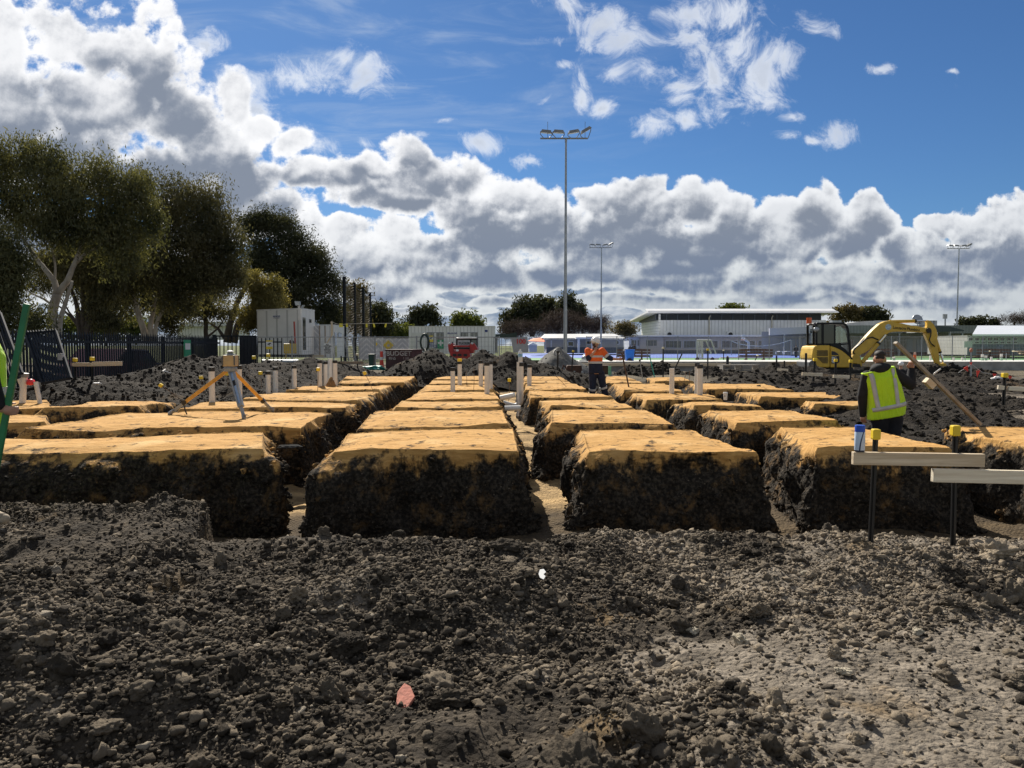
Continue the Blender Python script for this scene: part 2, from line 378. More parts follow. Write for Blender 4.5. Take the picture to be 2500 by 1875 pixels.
def f_pad(nt, oc):
    x, y, z = nt.sep(oc)
    n = nt.noise(oc, 3.1, 6, .65); n2 = nt.noise(oc, 9.0, 5, .6)
    ver = nt.noise(nt.vm('MULTIPLY', oc, (1.0, 1.0, .16)), 7.0, 5, .65)
    lay = nt.m('ADD', z, nt.m('MULTIPLY_ADD', nt.m('SUBTRACT', n, .5), .75, nt.m('MULTIPLY_ADD', nt.m('SUBTRACT', n2, .5), .30, nt.m('MULTIPLY', nt.m('SUBTRACT', ver, .5), .55))))
    top = nt.m('MULTIPLY', nt.step(lay, -.20, -.065), nt.m('MULTIPLY_ADD', nt.step(lay, -.12, -.06), .45, .55))                                  # sand fill over black clay
    och = nt.step(nt.noise(oc, 2.2, 7, .7), .51, .62)                 # ochre pockets in the clay
    sol = nt.mix(nt.step(nt.noise(oc, 25, 4, .6), .4, .7), (.020, .017, .014), (.078, .064, .048))
    sol = nt.mix(nt.m('MULTIPLY', nt.m('MULTIPLY', och, nt.m('MULTIPLY', nt.step(ver, .36, .60), nt.step(n2, .40, .56))), .85), sol, (.19, .115, .05))
    sol = nt.mix(nt.m('MULTIPLY', nt.step(nt.voro(oc, 19), .20, .10), nt.step(nt.noise(oc, 6, 2), .52, .6)), sol, (.16, .13, .10))
    st = nt.noise(nt.vm('MULTIPLY', oc, (1.4, 9.0, 6.0)), 3.2, 6, .62)
    sd = nt.mix(nt.step(st, .36, .70), SANDD, SAND)
    sd = nt.mix(nt.step(nt.noise(oc, 1.1, 4, .6), .5, .75), sd, (.66, .44, .20))
    crumbs = nt.m('MULTIPLY', nt.step(nt.noise(nt.vm('MULTIPLY', oc, (1, 2.2, 1)), 2.4, 6, .7), .57, .66), nt.step(nt.noise(oc, 30, 3, .6), .42, .58))
    sd = nt.mix(nt.m('MULTIPLY', crumbs, .8), sd, (.11, .065, .032))
    c = nt.mix(top, sol, sd)
    hs = nt.m('ADD', nt.m('MULTIPLY', st, .35), nt.m('MULTIPLY', nt.noise(oc, 40, 4, .6), .25))
    rid = nt.noise(nt.vm('MULTIPLY', oc, (1.0, 1.0, .22)), 14, 5, .6)
    hd = nt.m('ADD', nt.m('MULTIPLY', nt.voro(oc, 22), -.9), nt.m('MULTIPLY_ADD', rid, 1.1, nt.noise(oc, 36, 6, .65)))
    h = nt.m('ADD', nt.m('MULTIPLY', top, hs), nt.m('MULTIPLY', nt.m('SUBTRACT', 1.0, top), hd))
    return c, nt.bump(h, .85, .035)
def f_soil(nt, oc):
    c = nt.mix(nt.step(nt.noise(oc, 6, 6, .65), .38, .68), (.018, .0152, .0126), (.050, .042, .034))
    c = nt.mix(nt.m('MULTIPLY', nt.step(nt.noise(oc, .9, 5, .65), .46, .70), .5), c, (.070, .057, .043))
    c = nt.mix(nt.m('MULTIPLY', nt.step(nt.noise(nt.vm('ADD', oc, (9., 3., 0.)), .8, 5, .65), .60, .72), .5), c, (.24, .15, .065))
    return c, soil_bump(nt, oc, 1.5)
def f_ground(nt, oc):
    x, y, z = nt.sep(oc); n = nt.noise(oc, .8, 6, .65); n2 = nt.noise(oc, 5, 6, .65)
    soil = nt.mix(nt.step(n2, .36, .68), (.032, .0262, .020), (.108, .088, .065))
    dry = nt.mix(nt.step(n2, .36, .66), (.16, .136, .107), (.295, .252, .20))
    # the trodden, drier earth lies towards the near side and in patches along the spoil
    dm = nt.m('ADD', nt.m('MULTIPLY', nt.step(x, -.6, 2.6), .55), nt.m('MULTIPLY_ADD', nt.m('MULTIPLY', nt.step(y, 4.8, 3.7), nt.step(x, .5, 1.6)), 1.1, nt.m('MULTIPLY', nt.m('SUBTRACT', n, .5), 3.4)))
    fore = nt.mix(nt.step(dm, .22, .66), soil, dry)
    fore = nt.mix(nt.m('MULTIPLY', nt.step(nt.noise(nt.vm('ADD', oc, (5., 1., 0.)), 1.3, 5, .6), .62, .74), .55), fore, (.27, .18, .085))
    floor = nt.mix(nt.step(nt.noise(oc, 2.2, 6, .65), .40, .62), (.34, .235, .12), (.66, .455, .225))
    floor = nt.mix(nt.m('MULTIPLY', nt.step(nt.noise(oc, 11, 5, .65), .55, .72), .5), floor, (.12, .09, .06))
    fl = nt.m('MULTIPLY', nt.step(y, 6.6, 7.2), nt.m('MULTIPLY', nt.step(z, -.52, -.62), nt.step(y, 40., 34.)))
    floor = nt.mix(nt.m('MULTIPLY', nt.step(nt.m('MULTIPLY_ADD', nt.step(x, 2.2, 3.6), -1.9, nt.m('MULTIPLY_ADD', nt.m('SUBTRACT', n, .5), 1.2, y)), 9.7, 9.0), .85), floor, (.040, .034, .028))  # shade on the front trench floor, put into its colour as dark soil
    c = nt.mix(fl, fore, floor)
    far = nt.mix(nt.step(nt.noise(oc, .25, 6, .6), .4, .65), (.10, .085, .062), (.19, .16, .115))
    c = nt.mix(nt.step(y, 26., 34.), c, far)
    grass = nt.mix(nt.step(nt.noise(oc, .35, 6, .65), .35, .65), (.055, .075, .020), (.13, .15, .05))
    c = nt.mix(nt.m('MULTIPLY', nt.step(y, 56., 64.), .9), c, grass)
    return c, soil_bump(nt, oc, 1.3)
def f_gravel(nt, oc):
    rnd = nt.new('ShaderNodeNewGeometry').outputs['Random Per Island']
    x, y, z = nt.sep(oc); n = nt.noise(oc, .8, 5, .65)
    a = nt.mix(nt.m('POWER', rnd, 1.45), (.026, .0215, .0165), (.225, .184, .134))
    bcol = nt.mix(rnd, (.075, .063, .050), (.37, .302, .218))
    dm = nt.m('ADD', nt.m('MULTIPLY', nt.step(x, -.8, 2.4), .6), nt.m('MULTIPLY', nt.m('SUBTRACT', n, .5), 3.4))
    c = nt.mix(nt.step(dm, .16, .7), a, bcol)
    c = nt.mix(nt.m('GREATER_THAN', rnd, .988), c, (.36, .31, .24))
    return c, nt.bump(nt.noise(oc, 60, 6, .7), .9, .02)
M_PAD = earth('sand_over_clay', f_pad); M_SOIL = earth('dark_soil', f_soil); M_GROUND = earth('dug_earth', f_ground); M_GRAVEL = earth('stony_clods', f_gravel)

# ------------------------------------------------------------------ ground
def gz(X, Y):
    X = np.asarray(X, float); Y = np.asarray(Y, float)
    left = sst(X, 5.0, -3.0); side = sst(X, 7.5, 10.5)
    base = -.30 + .16 * left * sst(Y, 14, 24) - .0 * side
    base = base + .28 * side * sst(Y, 9, 12) * sst(Y, 30, 18) - .10 * sst(Y, 40, 70)
    # spoil in the foreground, highest along the lip of the trench
    edge = 6.5 + .28 * sst(X, -.6, -1.6) - .25 * np.exp(-((X + 1.75) / .55) ** 2) + .15 * sst(X, .5, 3.5)
    ledge = sst(X, -2.42, -2.62)
    edge = edge * (1 - ledge) + (7.45 + .12 * sst(X, -3.0, -5.5)) * ledge
    p = xyz(X, Y)
    n1 = fbm(p, .75, 4, 3); n2 = fbm(p, 3.0, 4, 9); n3 = fbm(p, 12.0, 3, 21)
    fore = -.55 + .13 * n1 * (1 - .65 * sst(X, 1.2, 2.4)) + .060 * n2 + .018 * n3
    fore = fore + .12 * np.exp(-((Y - edge + .55) / .75) ** 2) * (1 - ledge) + .17 * ledge * sst(Y, 5.2, 6.4)
    fore = fore + .22 * np.exp(-((X + 2.9) / 1.0) ** 2 - ((Y - 4.6) / .9) ** 2) + .16 * np.exp(-((X + .7) / .9) ** 2 - ((Y - 4.9) / .5) ** 2)
    fore = fore - .12 * np.exp(-((X + 1.75) / .5) ** 2 - ((Y - 6.0) / .6) ** 2) - .05 * sst(X, .8, 2.6) * sst(Y, 5.0, 4.0)
    flat = sst(X, .8, 1.8) * sst(Y, 4.8, 3.9)
    fore = fore * (1 - flat) + flat * (-.56 + .03 * n1 + .012 * n2 + .010 * n3)
    fore = fore - .085 * sst(X, 1.5, 2.3) * sst(Y, 5.2, 6.0) + .13 * np.exp(-((X - 3.7) / .4) ** 2 - ((Y - 5.75) / .4) ** 2) + .09 * np.exp(-((X - 3.07) / .35) ** 2 - ((Y - 5.75) / .4) ** 2)
    floor = -.92 + .26 * sst(Y, 9, 16) + .05 * fbm(p, .9, 3, 5) + .018 * fbm(p, 5, 3, 6)
    wob = .10 * fbm(p, 1.4, 3, 31) + .04 * n2
    w = sst(Y + wob, edge - .02, edge + .26)
    near = fore * (1 - w) + floor * w
    inside = sst(X + wob, -10.5, -9.5) * sst(X + wob, 9.6, 8.4) * sst(Y, 30.5, 29.5)
    rest = base + (.06 * n1 + .03 * n2) * sst(Y, 60, 40)
    farz = floor * inside + rest * (1 - inside)
    return np.where(Y < 9.0, near, farz)
def geo(a, b, s0, k):
    out = [a]; s = s0
    while out[-1] < b: out.append(out[-1] + s); s *= k
    return out
def build_ground():
    xs = np.arange(-5.4, 6.6, .034)
    xs = np.concatenate([-np.array(geo(5.4 + .05, 1800, .05, 1.075))[::-1], xs, np.array(geo(6.6, 1800, .05, 1.075))])
    ys = np.concatenate([np.arange(-3, 2.0, .25), np.arange(2.0, 8.7, .030), np.arange(8.7, 46, .17), geo(46, 2600, .3, 1.09)])
    XX, YY = np.meshgrid(xs, ys); Z = gz(XX.ravel(), YY.ravel()); nx, ny = len(xs), len(ys)
    i = np.arange(nx * ny).reshape(ny, nx)
    Q = np.stack([i[:-1, :-1], i[:-1, 1:], i[1:, 1:], i[1:, :-1]], -1).reshape(-1, 4)
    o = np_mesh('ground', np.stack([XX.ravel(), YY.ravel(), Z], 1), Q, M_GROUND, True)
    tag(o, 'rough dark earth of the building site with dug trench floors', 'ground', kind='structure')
build_ground()

def ico(sub):
    bm_v = []; t = (1 + 5 ** .5) / 2
    V = np.array([(-1,t,0),(1,t,0),(-1,-t,0),(1,-t,0),(0,-1,t),(0,1,t),(0,-1,-t),(0,1,-t),(t,0,-1),(t,0,1),(-t,0,-1),(-t,0,1)], float)
    Fc = [(0,11,5),(0,5,1),(0,1,7),(0,7,10),(0,10,11),(1,5,9),(5,11,4),(11,10,2),(10,7,6),(7,1,8),(3,9,4),(3,4,2),(3,2,6),(3,6,8),(3,8,9),(4,9,5),(2,4,11),(6,2,10),(8,6,7),(9,8,1)]
    V = [v / np.linalg.norm(v) for v in V]
    for _ in range(sub):
        c = {}; N = []
        def mid(a, b):
            k = (min(a, b), max(a, b))
            if k not in c: m = V[a] + V[b]; c[k] = len(V); V.append(m / np.linalg.norm(m))
            return c[k]
        for a, b, d in Fc:
            x, y, z = mid(a, b), mid(b, d), mid(d, a); N += [(a, x, z), (b, y, x), (d, z, y), (x, y, z)]
        Fc = N
    return np.array(V), np.array(Fc)
def clods(C, r, sub, rough=.28, seed=0, flat=.72):        # many irregular lumps at centres C with radii r, as arrays
    rg = np.random.default_rng(seed); V0, F0 = ico(sub); n, k = len(C), len(V0); vs = []
    VAR = 24
    var = []
    for q in range(VAR):
        off = rg.uniform(0, 50, 3)
        s = 1 + rough * fbm(V0 + off, 1.3, 2, q) + rough * .7 * fbm(V0 + off, 3.1, 2, q + 40) + (rough * .35 * fbm(V0 + off, 8.0, 3, q + 80) if sub > 2 else 0)
        var.append(V0 * s[:, None] * (rg.uniform(.62, 1.38, 3) * np.array([1, 1, flat])))
    var = np.array(var); pick = rg.integers(0, VAR, n)
    an = rg.uniform(0, 6.283, n); c, s = np.cos(an), np.sin(an); ti = rg.normal(0, .35, n); ct, st = np.cos(ti), np.sin(ti)
    B = var[pick] * r[:, None, None]
    x, y, z = B[..., 0], B[..., 1], B[..., 2]
    y, z = y * ct[:, None] - z * st[:, None], y * st[:, None] + z * ct[:, None]
    X = x * c[:, None] - y * s[:, None]; Y = x * s[:, None] + y * c[:, None]
    V = np.stack([X, Y, z], -1) + C[:, None, :]
    Fa = F0[None] + (np.arange(n) * k)[:, None, None]
    return V.reshape(-1, 3), Fa.reshape(-1, 3)
def scatter(n, seed, y0=2.5, y1=7.6):
    rg = np.random.default_rng(seed)
    Y = y0 + (y1 - y0) * rg.random(n) ** .8
    X = Y * math.tan(YAW) + (rg.random(n) * 2 - 1) * (Y * .72 + .25)
    return X, Y, rg
def build_gravel():
    Vs, Fs, off = [], [], 0
    for n, r0, r1, sub, seed, pw in ((100000, .005, .015, 0, 1, 1.5), (15000, .011, .030, 1, 2, 2.4), (420, .026, .06, 3, 3, 2.5), (16, .06, .10, 4, 4, 2.0)):
        X, Y, rg = scatter(n, seed)
        Z = gz(X, Y)
        keep = (Z > -.68)
        dens = fbm(xyz(X, Y), .9, 4, 77) - 1.5 * sst(X + .25 * fbm(xyz(X, Y), 1.7, 3, 78), .7, 1.7) * sst(Y + .3 * fbm(xyz(X, Y), 1.5, 3, 79), 4.7, 3.9)
        keep &= rg.random(n) < np.clip(.80 + .9 * dens, .13, 1)
        X, Y, Z = X[keep], Y[keep], Z[keep]
        r = r0 + (r1 - r0) * rg.random(len(X)) ** pw
        V, Fa = clods(np.stack([X, Y, Z + r * .25], 1), r, sub, .52 if sub < 2 else .36, seed + 10)
        Vs.append(V); Fs.append(Fa + off); off += len(V)
    # the few big lumps that stand out
    big = [(350, 1800, .17), (725, 1470, .12), (1620, 1400, .10), (1850, 1460, .10), (850, 1540, .13), (1100, 1650, .12), (1180, 1810, .07), (2040, 1560, .08), (2420, 1440, .14),
           (2330, 1450, .10), (1400, 1855, .16), (1480, 1850, .13), (820, 1640, .12), (2490, 1620, .07), (1710, 1620, .045), (2330, 1870, .06)]
    C = []; r = []
    for x, y, q in big:
        g = G(x, y, -.45); C.append((g.x, g.y, float(gz([g.x], [g.y])[0]) + q * .2)); r.append(q * .62)
    V, Fa = clods(np.array(C), np.array(r), 5, .34, 99); Vs.append(V); Fs.append(Fa + off); off += len(V)
    o = np_mesh('gravel', np.concatenate(Vs), np.concatenate(Fs), M_GRAVEL)
    tag(o, 'loose dark clods and small stones spread over the spoil', 'gravel', kind='stuff')
build_gravel()

# ------------------------------------------------------------------ earth pads
def pad(FL, FR, BR, BL, label, cell=.06, rough=.05, seed=0, z=0.0, bottom=-1.0, slope=.16, group='sand topped earth pads between the trenches'):
    c = [np.array(G(*q, z).xy) for q in (FL, FR, BR, BL)]; cen = sum(c) / 4
    lx = max(np.linalg.norm(c[1] - c[0]), np.linalg.norm(c[2] - c[3])); ly = max(np.linalg.norm(c[3] - c[0]), np.linalg.norm(c[2] - c[1]))
    nx, ny = max(4, int(lx / cell)), max(4, int(ly / cell)); k = max(8, int(.85 / cell))
    e = np.linspace(0, 1, k + 1)[1:] ** 1.6
    def ext(n): return np.concatenate([-e[::-1], np.linspace(0, 1, n + 1), 1 + e])
    uu, vv = np.meshgrid(ext(nx), ext(ny)); u, v = uu.ravel(), vv.ravel()
    cu, cv = np.clip(u, 0, 1), np.clip(v, 0, 1); eu, ev = np.abs(u - cu), np.abs(v - cv); E = np.clip(np.hypot(eu, ev), 0, 1)
    b = ((c[0][None] * (1 - cu)[:, None] + c[1][None] * cu[:, None]) * (1 - cv)[:, None] + (c[3][None] * (1 - cu)[:, None] + c[2][None] * cu[:, None]) * cv[:, None])
    dx = (c[1] + c[2] - c[0] - c[3]); dx /= np.linalg.norm(dx); dy = (c[2] + c[3] - c[0] - c[1]); dy /= np.linalg.norm(dy)
    out = np.interp(E, [0, .03, .12, .3, 1], [0, .012, .060, .09 + .25 * slope, .09 + slope])
    dn = np.interp(E, [0, .03, .12, .3, 1], [0, .012, .105, .30, -bottom + z])
    nrm = np.hypot(eu, ev) + 1e-9
    dirx = np.sign(u - cu) * eu / nrm; diry = np.sign(v - cv) * ev / nrm
    lowf = fbm(np.stack([b[:, 0], b[:, 1], 0 * E], 1) + seed * 3.1, .8, 2, 50)
    out = out * (1 + .45 * lowf) + .04 * dirx ** 2 * sst(E, .05, .9) + .05 * np.abs(dirx * diry) * 2 * sst(E, 0, .2)
    b = b + (dx[None] * (dirx * out)[:, None] + dy[None] * (diry * out)[:, None])
    V = np.stack([b[:, 0], b[:, 1], z - dn], 1)
    wall = sst(E, .02, .25); o3 = np.array([seed * 3.7, seed * 1.9, 0])
    # ragged outline, lumpy walls, a scraped but uneven top
    A = fbm(V + o3, .9, 4, 2); Bn = fbm(V * np.array([1, 1, .6]) + o3, 3.2, 4, 8); Cn = fbm(V + o3, 9, 3, 15)
    side = (.12 * A + .085 * Bn + .035 * Cn) * (rough / .05)
    V[:, :2] += (dx[None] * (dirx * wall * side)[:, None] + dy[None] * (diry * wall * side)[:, None])
    rim = np.exp(-(np.minimum(np.minimum(cu, 1 - cu) * lx, np.minimum(cv, 1 - cv) * ly) / .25) ** 2)
    V[:, 2] += (1 - wall) * (.012 * fbm(V * np.array([.5, 1.6, 1]) + o3, 2.2, 4, 4) + .004 * Cn - .012 * rim * (E <= 0) - .05 * np.clip(lowf, 0, 1) * rim + .03 * np.clip(A, -1, .3) * rim * (E <= .05))
    V[:, 2] += wall * .05 * Bn
    ax, ay = nx + 2 * k + 1, ny + 2 * k + 1; i = np.arange(ax * ay).reshape(ay, ax)
    Q = np.stack([i[:-1, :-1], i[:-1, 1:], i[1:, 1:], i[1:, :-1]], -1).reshape(-1, 4)
    V[:, 0] -= cen[0]; V[:, 1] -= cen[1]
    if cell < .055:                                        # crumbs stuck in the cut faces and fallen to the foot
        rg = np.random.default_rng(seed + 900); wv = np.where((E > .12) & (diry < .3))[0]; wt = .35 + 2.2 * sst(E[wv], .6, .95)
        pk = rg.choice(wv, int(lx * 900), p=wt / wt.sum()); r = .007 + .030 * rg.random(len(pk)) ** 3
        CV, CF = clods(V[pk] + rg.normal(size=(len(pk), 3)) * .02 + np.stack([dirx[pk], diry[pk], 0 * r], 1) * .004, r, 1, .4, seed + 60)
        Q = np.concatenate([np.concatenate([Q[:, [0, 1, 2]], Q[:, [0, 2, 3]]]), CF + len(V)]); V = np.concatenate([V, CV])
    ob = np_mesh('earth_pad', V, Q, M_PAD, True); ob.location = (cen[0], cen[1], 0)
    return tag(ob, label, 'earth pad', group)
PADS = [
 ((-520,1098),(640,1094),(640,1056),(-380,1068),'long nearest earth pad on the left with a dark front face and ochre patches',.035),
 ((817,1098),(1262,1092),(1250,1047),(852,1054),'nearest earth pad in the middle column with an even black front face',.03),
 ((1440,1094),(1845,1100),(1683,1045),(1418,1050),'nearest earth pad just right of the central trench',.03),
 ((1996,1092),(2318,1093),(2094,1041),(1908,1043),'nearest earth pad behind the near timber hurdle, its side cut at a slant',.03),
 ((2385,1064),(2690,1108),(2610,1046),(2325,1038),'nearest earth pad at the right edge with the shadow of the timber across it',.035),
 ((-90,1033),(108,1030),(112,1009),(-80,1010),'short earth pad behind the green pole in the second row',.06),
 ((62,1044),(732,1040),(806,1004),(318,1006),'earth pad that carries the tripod of the laser level',.045),
 ((878,1037),(1238,1032),(1225,998),(918,999),'second earth pad from the front in the middle column',.04),
 ((1348,1030),(1640,1026),(1564,996),(1348,1002),'second earth pad from the front just right of the central trench',.04),
 ((1800,1030),(2042,1025),(1925,997),(1732,998),'second earth pad from the front beside the hi-vis vest worker',.04),
 ((1990,985),(2222,985),(2198,976),(1968,977),'earth pad with a tall bare brown face behind the hi-vis vest worker',.05),
 ((-60,1001),(120,992),(112,977),(-40,979),'small earth pad under the branched drain pipe by the leaning gate',.06),
 ((108,997),(335,989),(424,975),(238,977),'earth pad at the foot of the spoil bank behind the tripod foot',.06),
 ((440,995),(842,994),(868,982),(505,981),'earth pad directly behind the tripod',.05),
 ((968,993),(1220,990),(1213,976.5),(982,978),'third earth pad from the front in the middle column',.05),
 ((1346,989),(1542,990),(1498,974),(1318,976.5),'third earth pad from the front just right of the central trench',.05),
 ((1696,989),(1856,988),(1762,976),(1650,978),'earth pad with a paper cup on it',.05),
 ((596,973),(870,973),(923,956.5),(640,958),'fourth row earth pad in front of the cluster of four pipes',.06),
 ((993,972.5),(1217,972),(1205,956),(1024,955.5),'fourth earth pad from the front in the middle column, before the front drain pipe',.06),
 ((1298,967),(1492,968.5),(1423,952.5),(1293,954),'fourth row earth pad in front of the orange shirt worker',.06),
 ((1580,974),(1760,969),(1728,961),(1546,959.5),'fourth row earth pad with the twin capped pipes on it',.06),
 ((1858,967),(2098,969),(2046,955.5),(1800,955.5),'fourth row earth pad behind the paper cup, far to the side',.06),
 ((700,951),(925,951),(953,941),(740,941),'fifth row earth pad with the clay crusted pipe cluster',.07),
 ((1027,951),(1206,950.5),(1197,939.5),(1044,939.5),'fifth earth pad from the front in the middle column with a short capped pipe',.07),
 ((1285,946),(1430,948.5),(1403,936),(1286,936),'fifth row earth pad just left of the orange shirt worker',.07),
 ((1528,951.5),(1664,952.5),(1622,937),(1500,936),'fifth row earth pad just right of the orange shirt worker',.07),
 ((1727,947.5),(1935,950),(1853,936),(1684,935),'fifth row earth pad below the black soil bank',.07),
 ((832,931.2),(985,932),(995,927.2),(840,926.8),'sixth row earth pad on the left, second last before the skip bin',.08),
 ((840,924.4),(1000,925),(1011,918),(847,918),'farthest earth pad on the left, before the skip bin',.08),
 ((1049,935),(1199,935),(1195,928.6),(1056,928.6),'sixth earth pad from the front in the middle column',.08),
 ((1060,925.8),(1194,925.4),(1189,918),(1068,918),'farthest earth pad in the middle column, before the loader',.08),
 ((1283,933),(1394,933),(1385,928.4),(1283,928.4),'sixth row earth pad just right of the central trench',.08),
 ((1283,925.4),(1384,925.4),(1364,918),(1283,918),'farthest earth pad just right of the central trench',.08),
 ((1482,933),(1568,933),(1554,927.4),(1482,927),'sixth row earth pad behind the orange shirt worker',.08),
 ((1482,925),(1551,925.6),(1526,918),(1482,918),'farthest earth pad behind the orange shirt worker',.08),
 ((1600,930),(1690,928.6),(1664,920),(1580,920),'farthest earth pad, alone in front of the black trench spoil',.08),
]
for i, (a, b_, c_, d_, lab, cell) in enumerate(PADS):
    pad(a, b_, c_, d_, lab, cell, seed=i, bottom=-1.02 if i < 5 else -.9, slope=.10 if i < 5 else .15)

# ------------------------------------------------------------------ heaps
def heap(label, cones, foot, cell=.09, seed=0, mat=None, n_clods=400, rough=.075, cat='soil heap', name='soil_heap', group='heaps of dug soil around the pads', cr=(.02, .07)):
    # cones: (x, y, rx, ry, h) in world metres above 'foot' level
    x0 = min(c[0] - c[2] for c in cones) - .2; x1 = max(c[0] + c[2] for c in cones) + .2
    y0 = min(c[1] - c[3] for c in cones) - .2; y1 = max(c[1] + c[3] for c in cones) + .2
    xs = np.arange(x0, x1 + cell, cell); ys = np.arange(y0, y1 + cell, cell)
    def hz(X, Y, fine=True):
        p = xyz(X, Y, seed * 2.3); wx = .35 * fbm(p, .6, 3, seed); Z = np.full(len(X), -1.0)
        for cx, cy, rx, ry, h in cones:
            r = np.hypot((X + wx - cx) / rx, (Y + wx * .7 - cy) / ry)
            z = h * 1.05 * (1 - r) - .06 * h * np.exp(-(r / .2) ** 2)
            m_ = np.maximum(Z, z); Z = m_ + .06 * np.exp(-np.abs(Z - z) / .12)
        ab = sst(Z, -.2, .25)
        return Z + ab * (rough * fbm(p, 1.3, 4, seed + 3) + rough * .45 * fbm(p, 5, 3, seed + 5) + rough * .2 * fbm(p, 14, 2, seed + 6))
    XX, YY = np.meshgrid(xs, ys); Z = hz(XX.ravel(), YY.ravel()); nx, ny = len(xs), len(ys)
    i = np.arange(nx * ny).reshape(ny, nx); Q = np.stack([i[:-1, :-1], i[:-1, 1:], i[1:, 1:], i[1:, :-1]], -1).reshape(-1, 4)
    Q = Q[(Z[Q].max(1) > -.35)]
    Z = np.maximum(Z, -.5)
    used = np.unique(Q); re = np.full(nx * ny, -1); re[used] = np.arange(len(used))
    V = np.stack([XX.ravel(), YY.ravel(), Z + foot], 1)[used]; T = re[Q]
    T = np.concatenate([T[:, [0, 1, 2]], T[:, [0, 2, 3]]])
    rg = np.random.default_rng(seed + 500)
    X = rg.uniform(x0, x1, n_clods); Y = rg.uniform(y0, y1, n_clods); zz = hz(X, Y); kp = zz > -.05
    if kp.any():
        r = cr[0] + (cr[1] - cr[0]) * rg.random(kp.sum()) ** 2.5
        CV, CF = clods(np.stack([X[kp], Y[kp], zz[kp] + foot + r * .2], 1), r, 1, .3, seed + 9)
        T = np.concatenate([T, CF + len(V)]); V = np.concatenate([V, CV])
    cen = np.array([(x0 + x1) / 2, (y0 + y1) / 2, foot]); o = np_mesh(name, V - cen, T, mat or M_SOIL, True); o.location = cen
    return tag(o, label, cat, group)
def hc(x, y, d, rx, ry, foot):               # a cone whose top shows at pixel x,y at distance d
    q = P(x, y, d); return (q.x, q.y, rx, ry, q.z - foot)
heap('long dark soil bank running along the black fence to the tripod', [hc(100,934,16.8,2.0,1.6,-.3),hc(200,924,17.5,2.2,1.8,-.3),hc(290,914,18.3,2.4,1.9,-.3),hc(380,893,19.2,2.3,2.3,-.3),hc(460,866,20.5,2.4,2.8,-.3),hc(515,868,21,1.9,2.6,-.3),hc(300,955,16.3,1.6,.9,-.3),hc(420,950,17.2,1.8,1.2,-.3)], -.3, .07, 1, n_clods=5500, cr=(.012, .042))
heap('broad low dark soil bank behind the row of white pipes', [hc(575,905,22,1.8,2.2,-.3),hc(640,876,27,2.4,3.0,-.3),hc(600,890,25,2.0,2.4,-.3),hc(700,885,28,2.2,2.4,-.3),hc(775,874,30,2.3,2.6,-.3),hc(840,886,30,2.0,2.0,-.3),hc(660,920,22.5,2.0,1.8,-.3),hc(560,940,19.3,1.6,1.5,-.3),hc(720,925,23,1.6,1.6,-.3)], -.3, .09, 2, n_clods=4000, cr=(.012, .045))
heap('tall cone of black soil beside the skip bin', [hc(1047,846,32,2.1,2.3,-.35),hc(1000,885,31.5,1.5,1.6,-.35),hc(1095,864,32.5,1.8,1.8,-.35)], -.35, .08, 3, n_clods=900)
heap('rounded black soil mound against the loader', [hc(1185,850,34.5,1.9,2.0,-.35),hc(1150,875,33.5,1.4,1.4,-.35)], -.35, .09, 4, n_clods=500)
heap('wide black soil mound behind the water bottle', [hc(1240,856,32,2.0,2.2,-.35),hc(1290,870,32,1.7,1.7,-.35),hc(1325,892,31.5,1.4,1.3,-.35),hc(1195,885,31,1.4,1.5,-.35)], -.35, .08, 5, n_clods=700)
heap('low brown soil ridge between the pads and the excavator buckets', [hc(1360,903,31,1.8,1.0,-.35),hc(1430,912,31,1.8,.9,-.35),hc(1300,908,30.5,1.2,.8,-.35)], -.35, .08, 6, n_clods=400)
heap('lumpy black spoil in front of the slab beside the twin pipes', [hc(1560,895,37,1.4,1.5,-.45),hc(1620,888,38,1.4,1.6,-.45),hc(1655,905,37,1.1,1.2,-.45),hc(1530,908,36,1.1,1.0,-.45)], -.45, .08, 7, n_clods=700, rough=.14, cr=(.03, .12))
heap('lumpy black spoil beside the timber pallet', [hc(1740,893,37,1.6,1.4,-.45),hc(1790,903,36,1.3,1.2,-.45),hc(1700,908,36,1.2,1.2,-.45)], -.45, .08, 8, n_clods=600, rough=.14, cr=(.03, .12))
heap('long smooth black soil bank below the excavator', [hc(1810,911,23.5,2.0,1.7,-.3),hc(1870,903,24,2.0,1.8,-.3),hc(1940,908,24,2.0,1.8,-.3),hc(2010,912,24,2.0,1.8,-.3),hc(2075,916,23.5,1.8,1.7,-.3),hc(1975,934,21,2.2,1.4,-.3),hc(2060,945,20,1.8,1.6,-.3)], -.3, .07, 9, n_clods=1500, cr=(.02, .08))
heap('black spoil heaped behind the long bank under the excavator tail', [hc(1885,888,33,1.6,1.6,-.4),hc(1940,886,35,1.7,1.6,-.4),hc(1990,893,35,1.5,1.4,-.4)], -.4, .09, 10, n_clods=500, rough=.12)
heap('crumbled black heap that the excavator arm digs into', [hc(2270,888,38.5,2.0,1.6,-.4),hc(2330,890,38.5,1.9,1.6,-.4),hc(2385,906,36,1.8,1.5,-.4),hc(2230,905,36,1.6,1.6,-.4)], -.4, .09, 11, n_clods=1100, rough=.14, cr=(.03, .12))
heap('big rough dark soil slope beyond the hi-vis vest worker', [hc(2150,935,17.5,2.0,2.2,-.25),hc(2230,925,19,2.4,2.4,-.25),hc(2310,915,22,2.8,2.8,-.25),hc(2400,918,22,2.8,2.8,-.25),hc(2480,925,20,2.6,2.8,-.25),hc(2260,965,15,1.9,1.6,-.25),hc(2360,975,15,2.2,1.8,-.25),hc(2460,985,14.5,2.2,1.8,-.25),hc(2250,1010,12.8,1.3,1.1,-.25),hc(2350,1020,12.5,1.5,1.2,-.25),hc(2470,1035,12,1.6,1.2,-.25)], -.25, .06, 12, n_clods=8000, rough=.09, cr=(.012, .055))
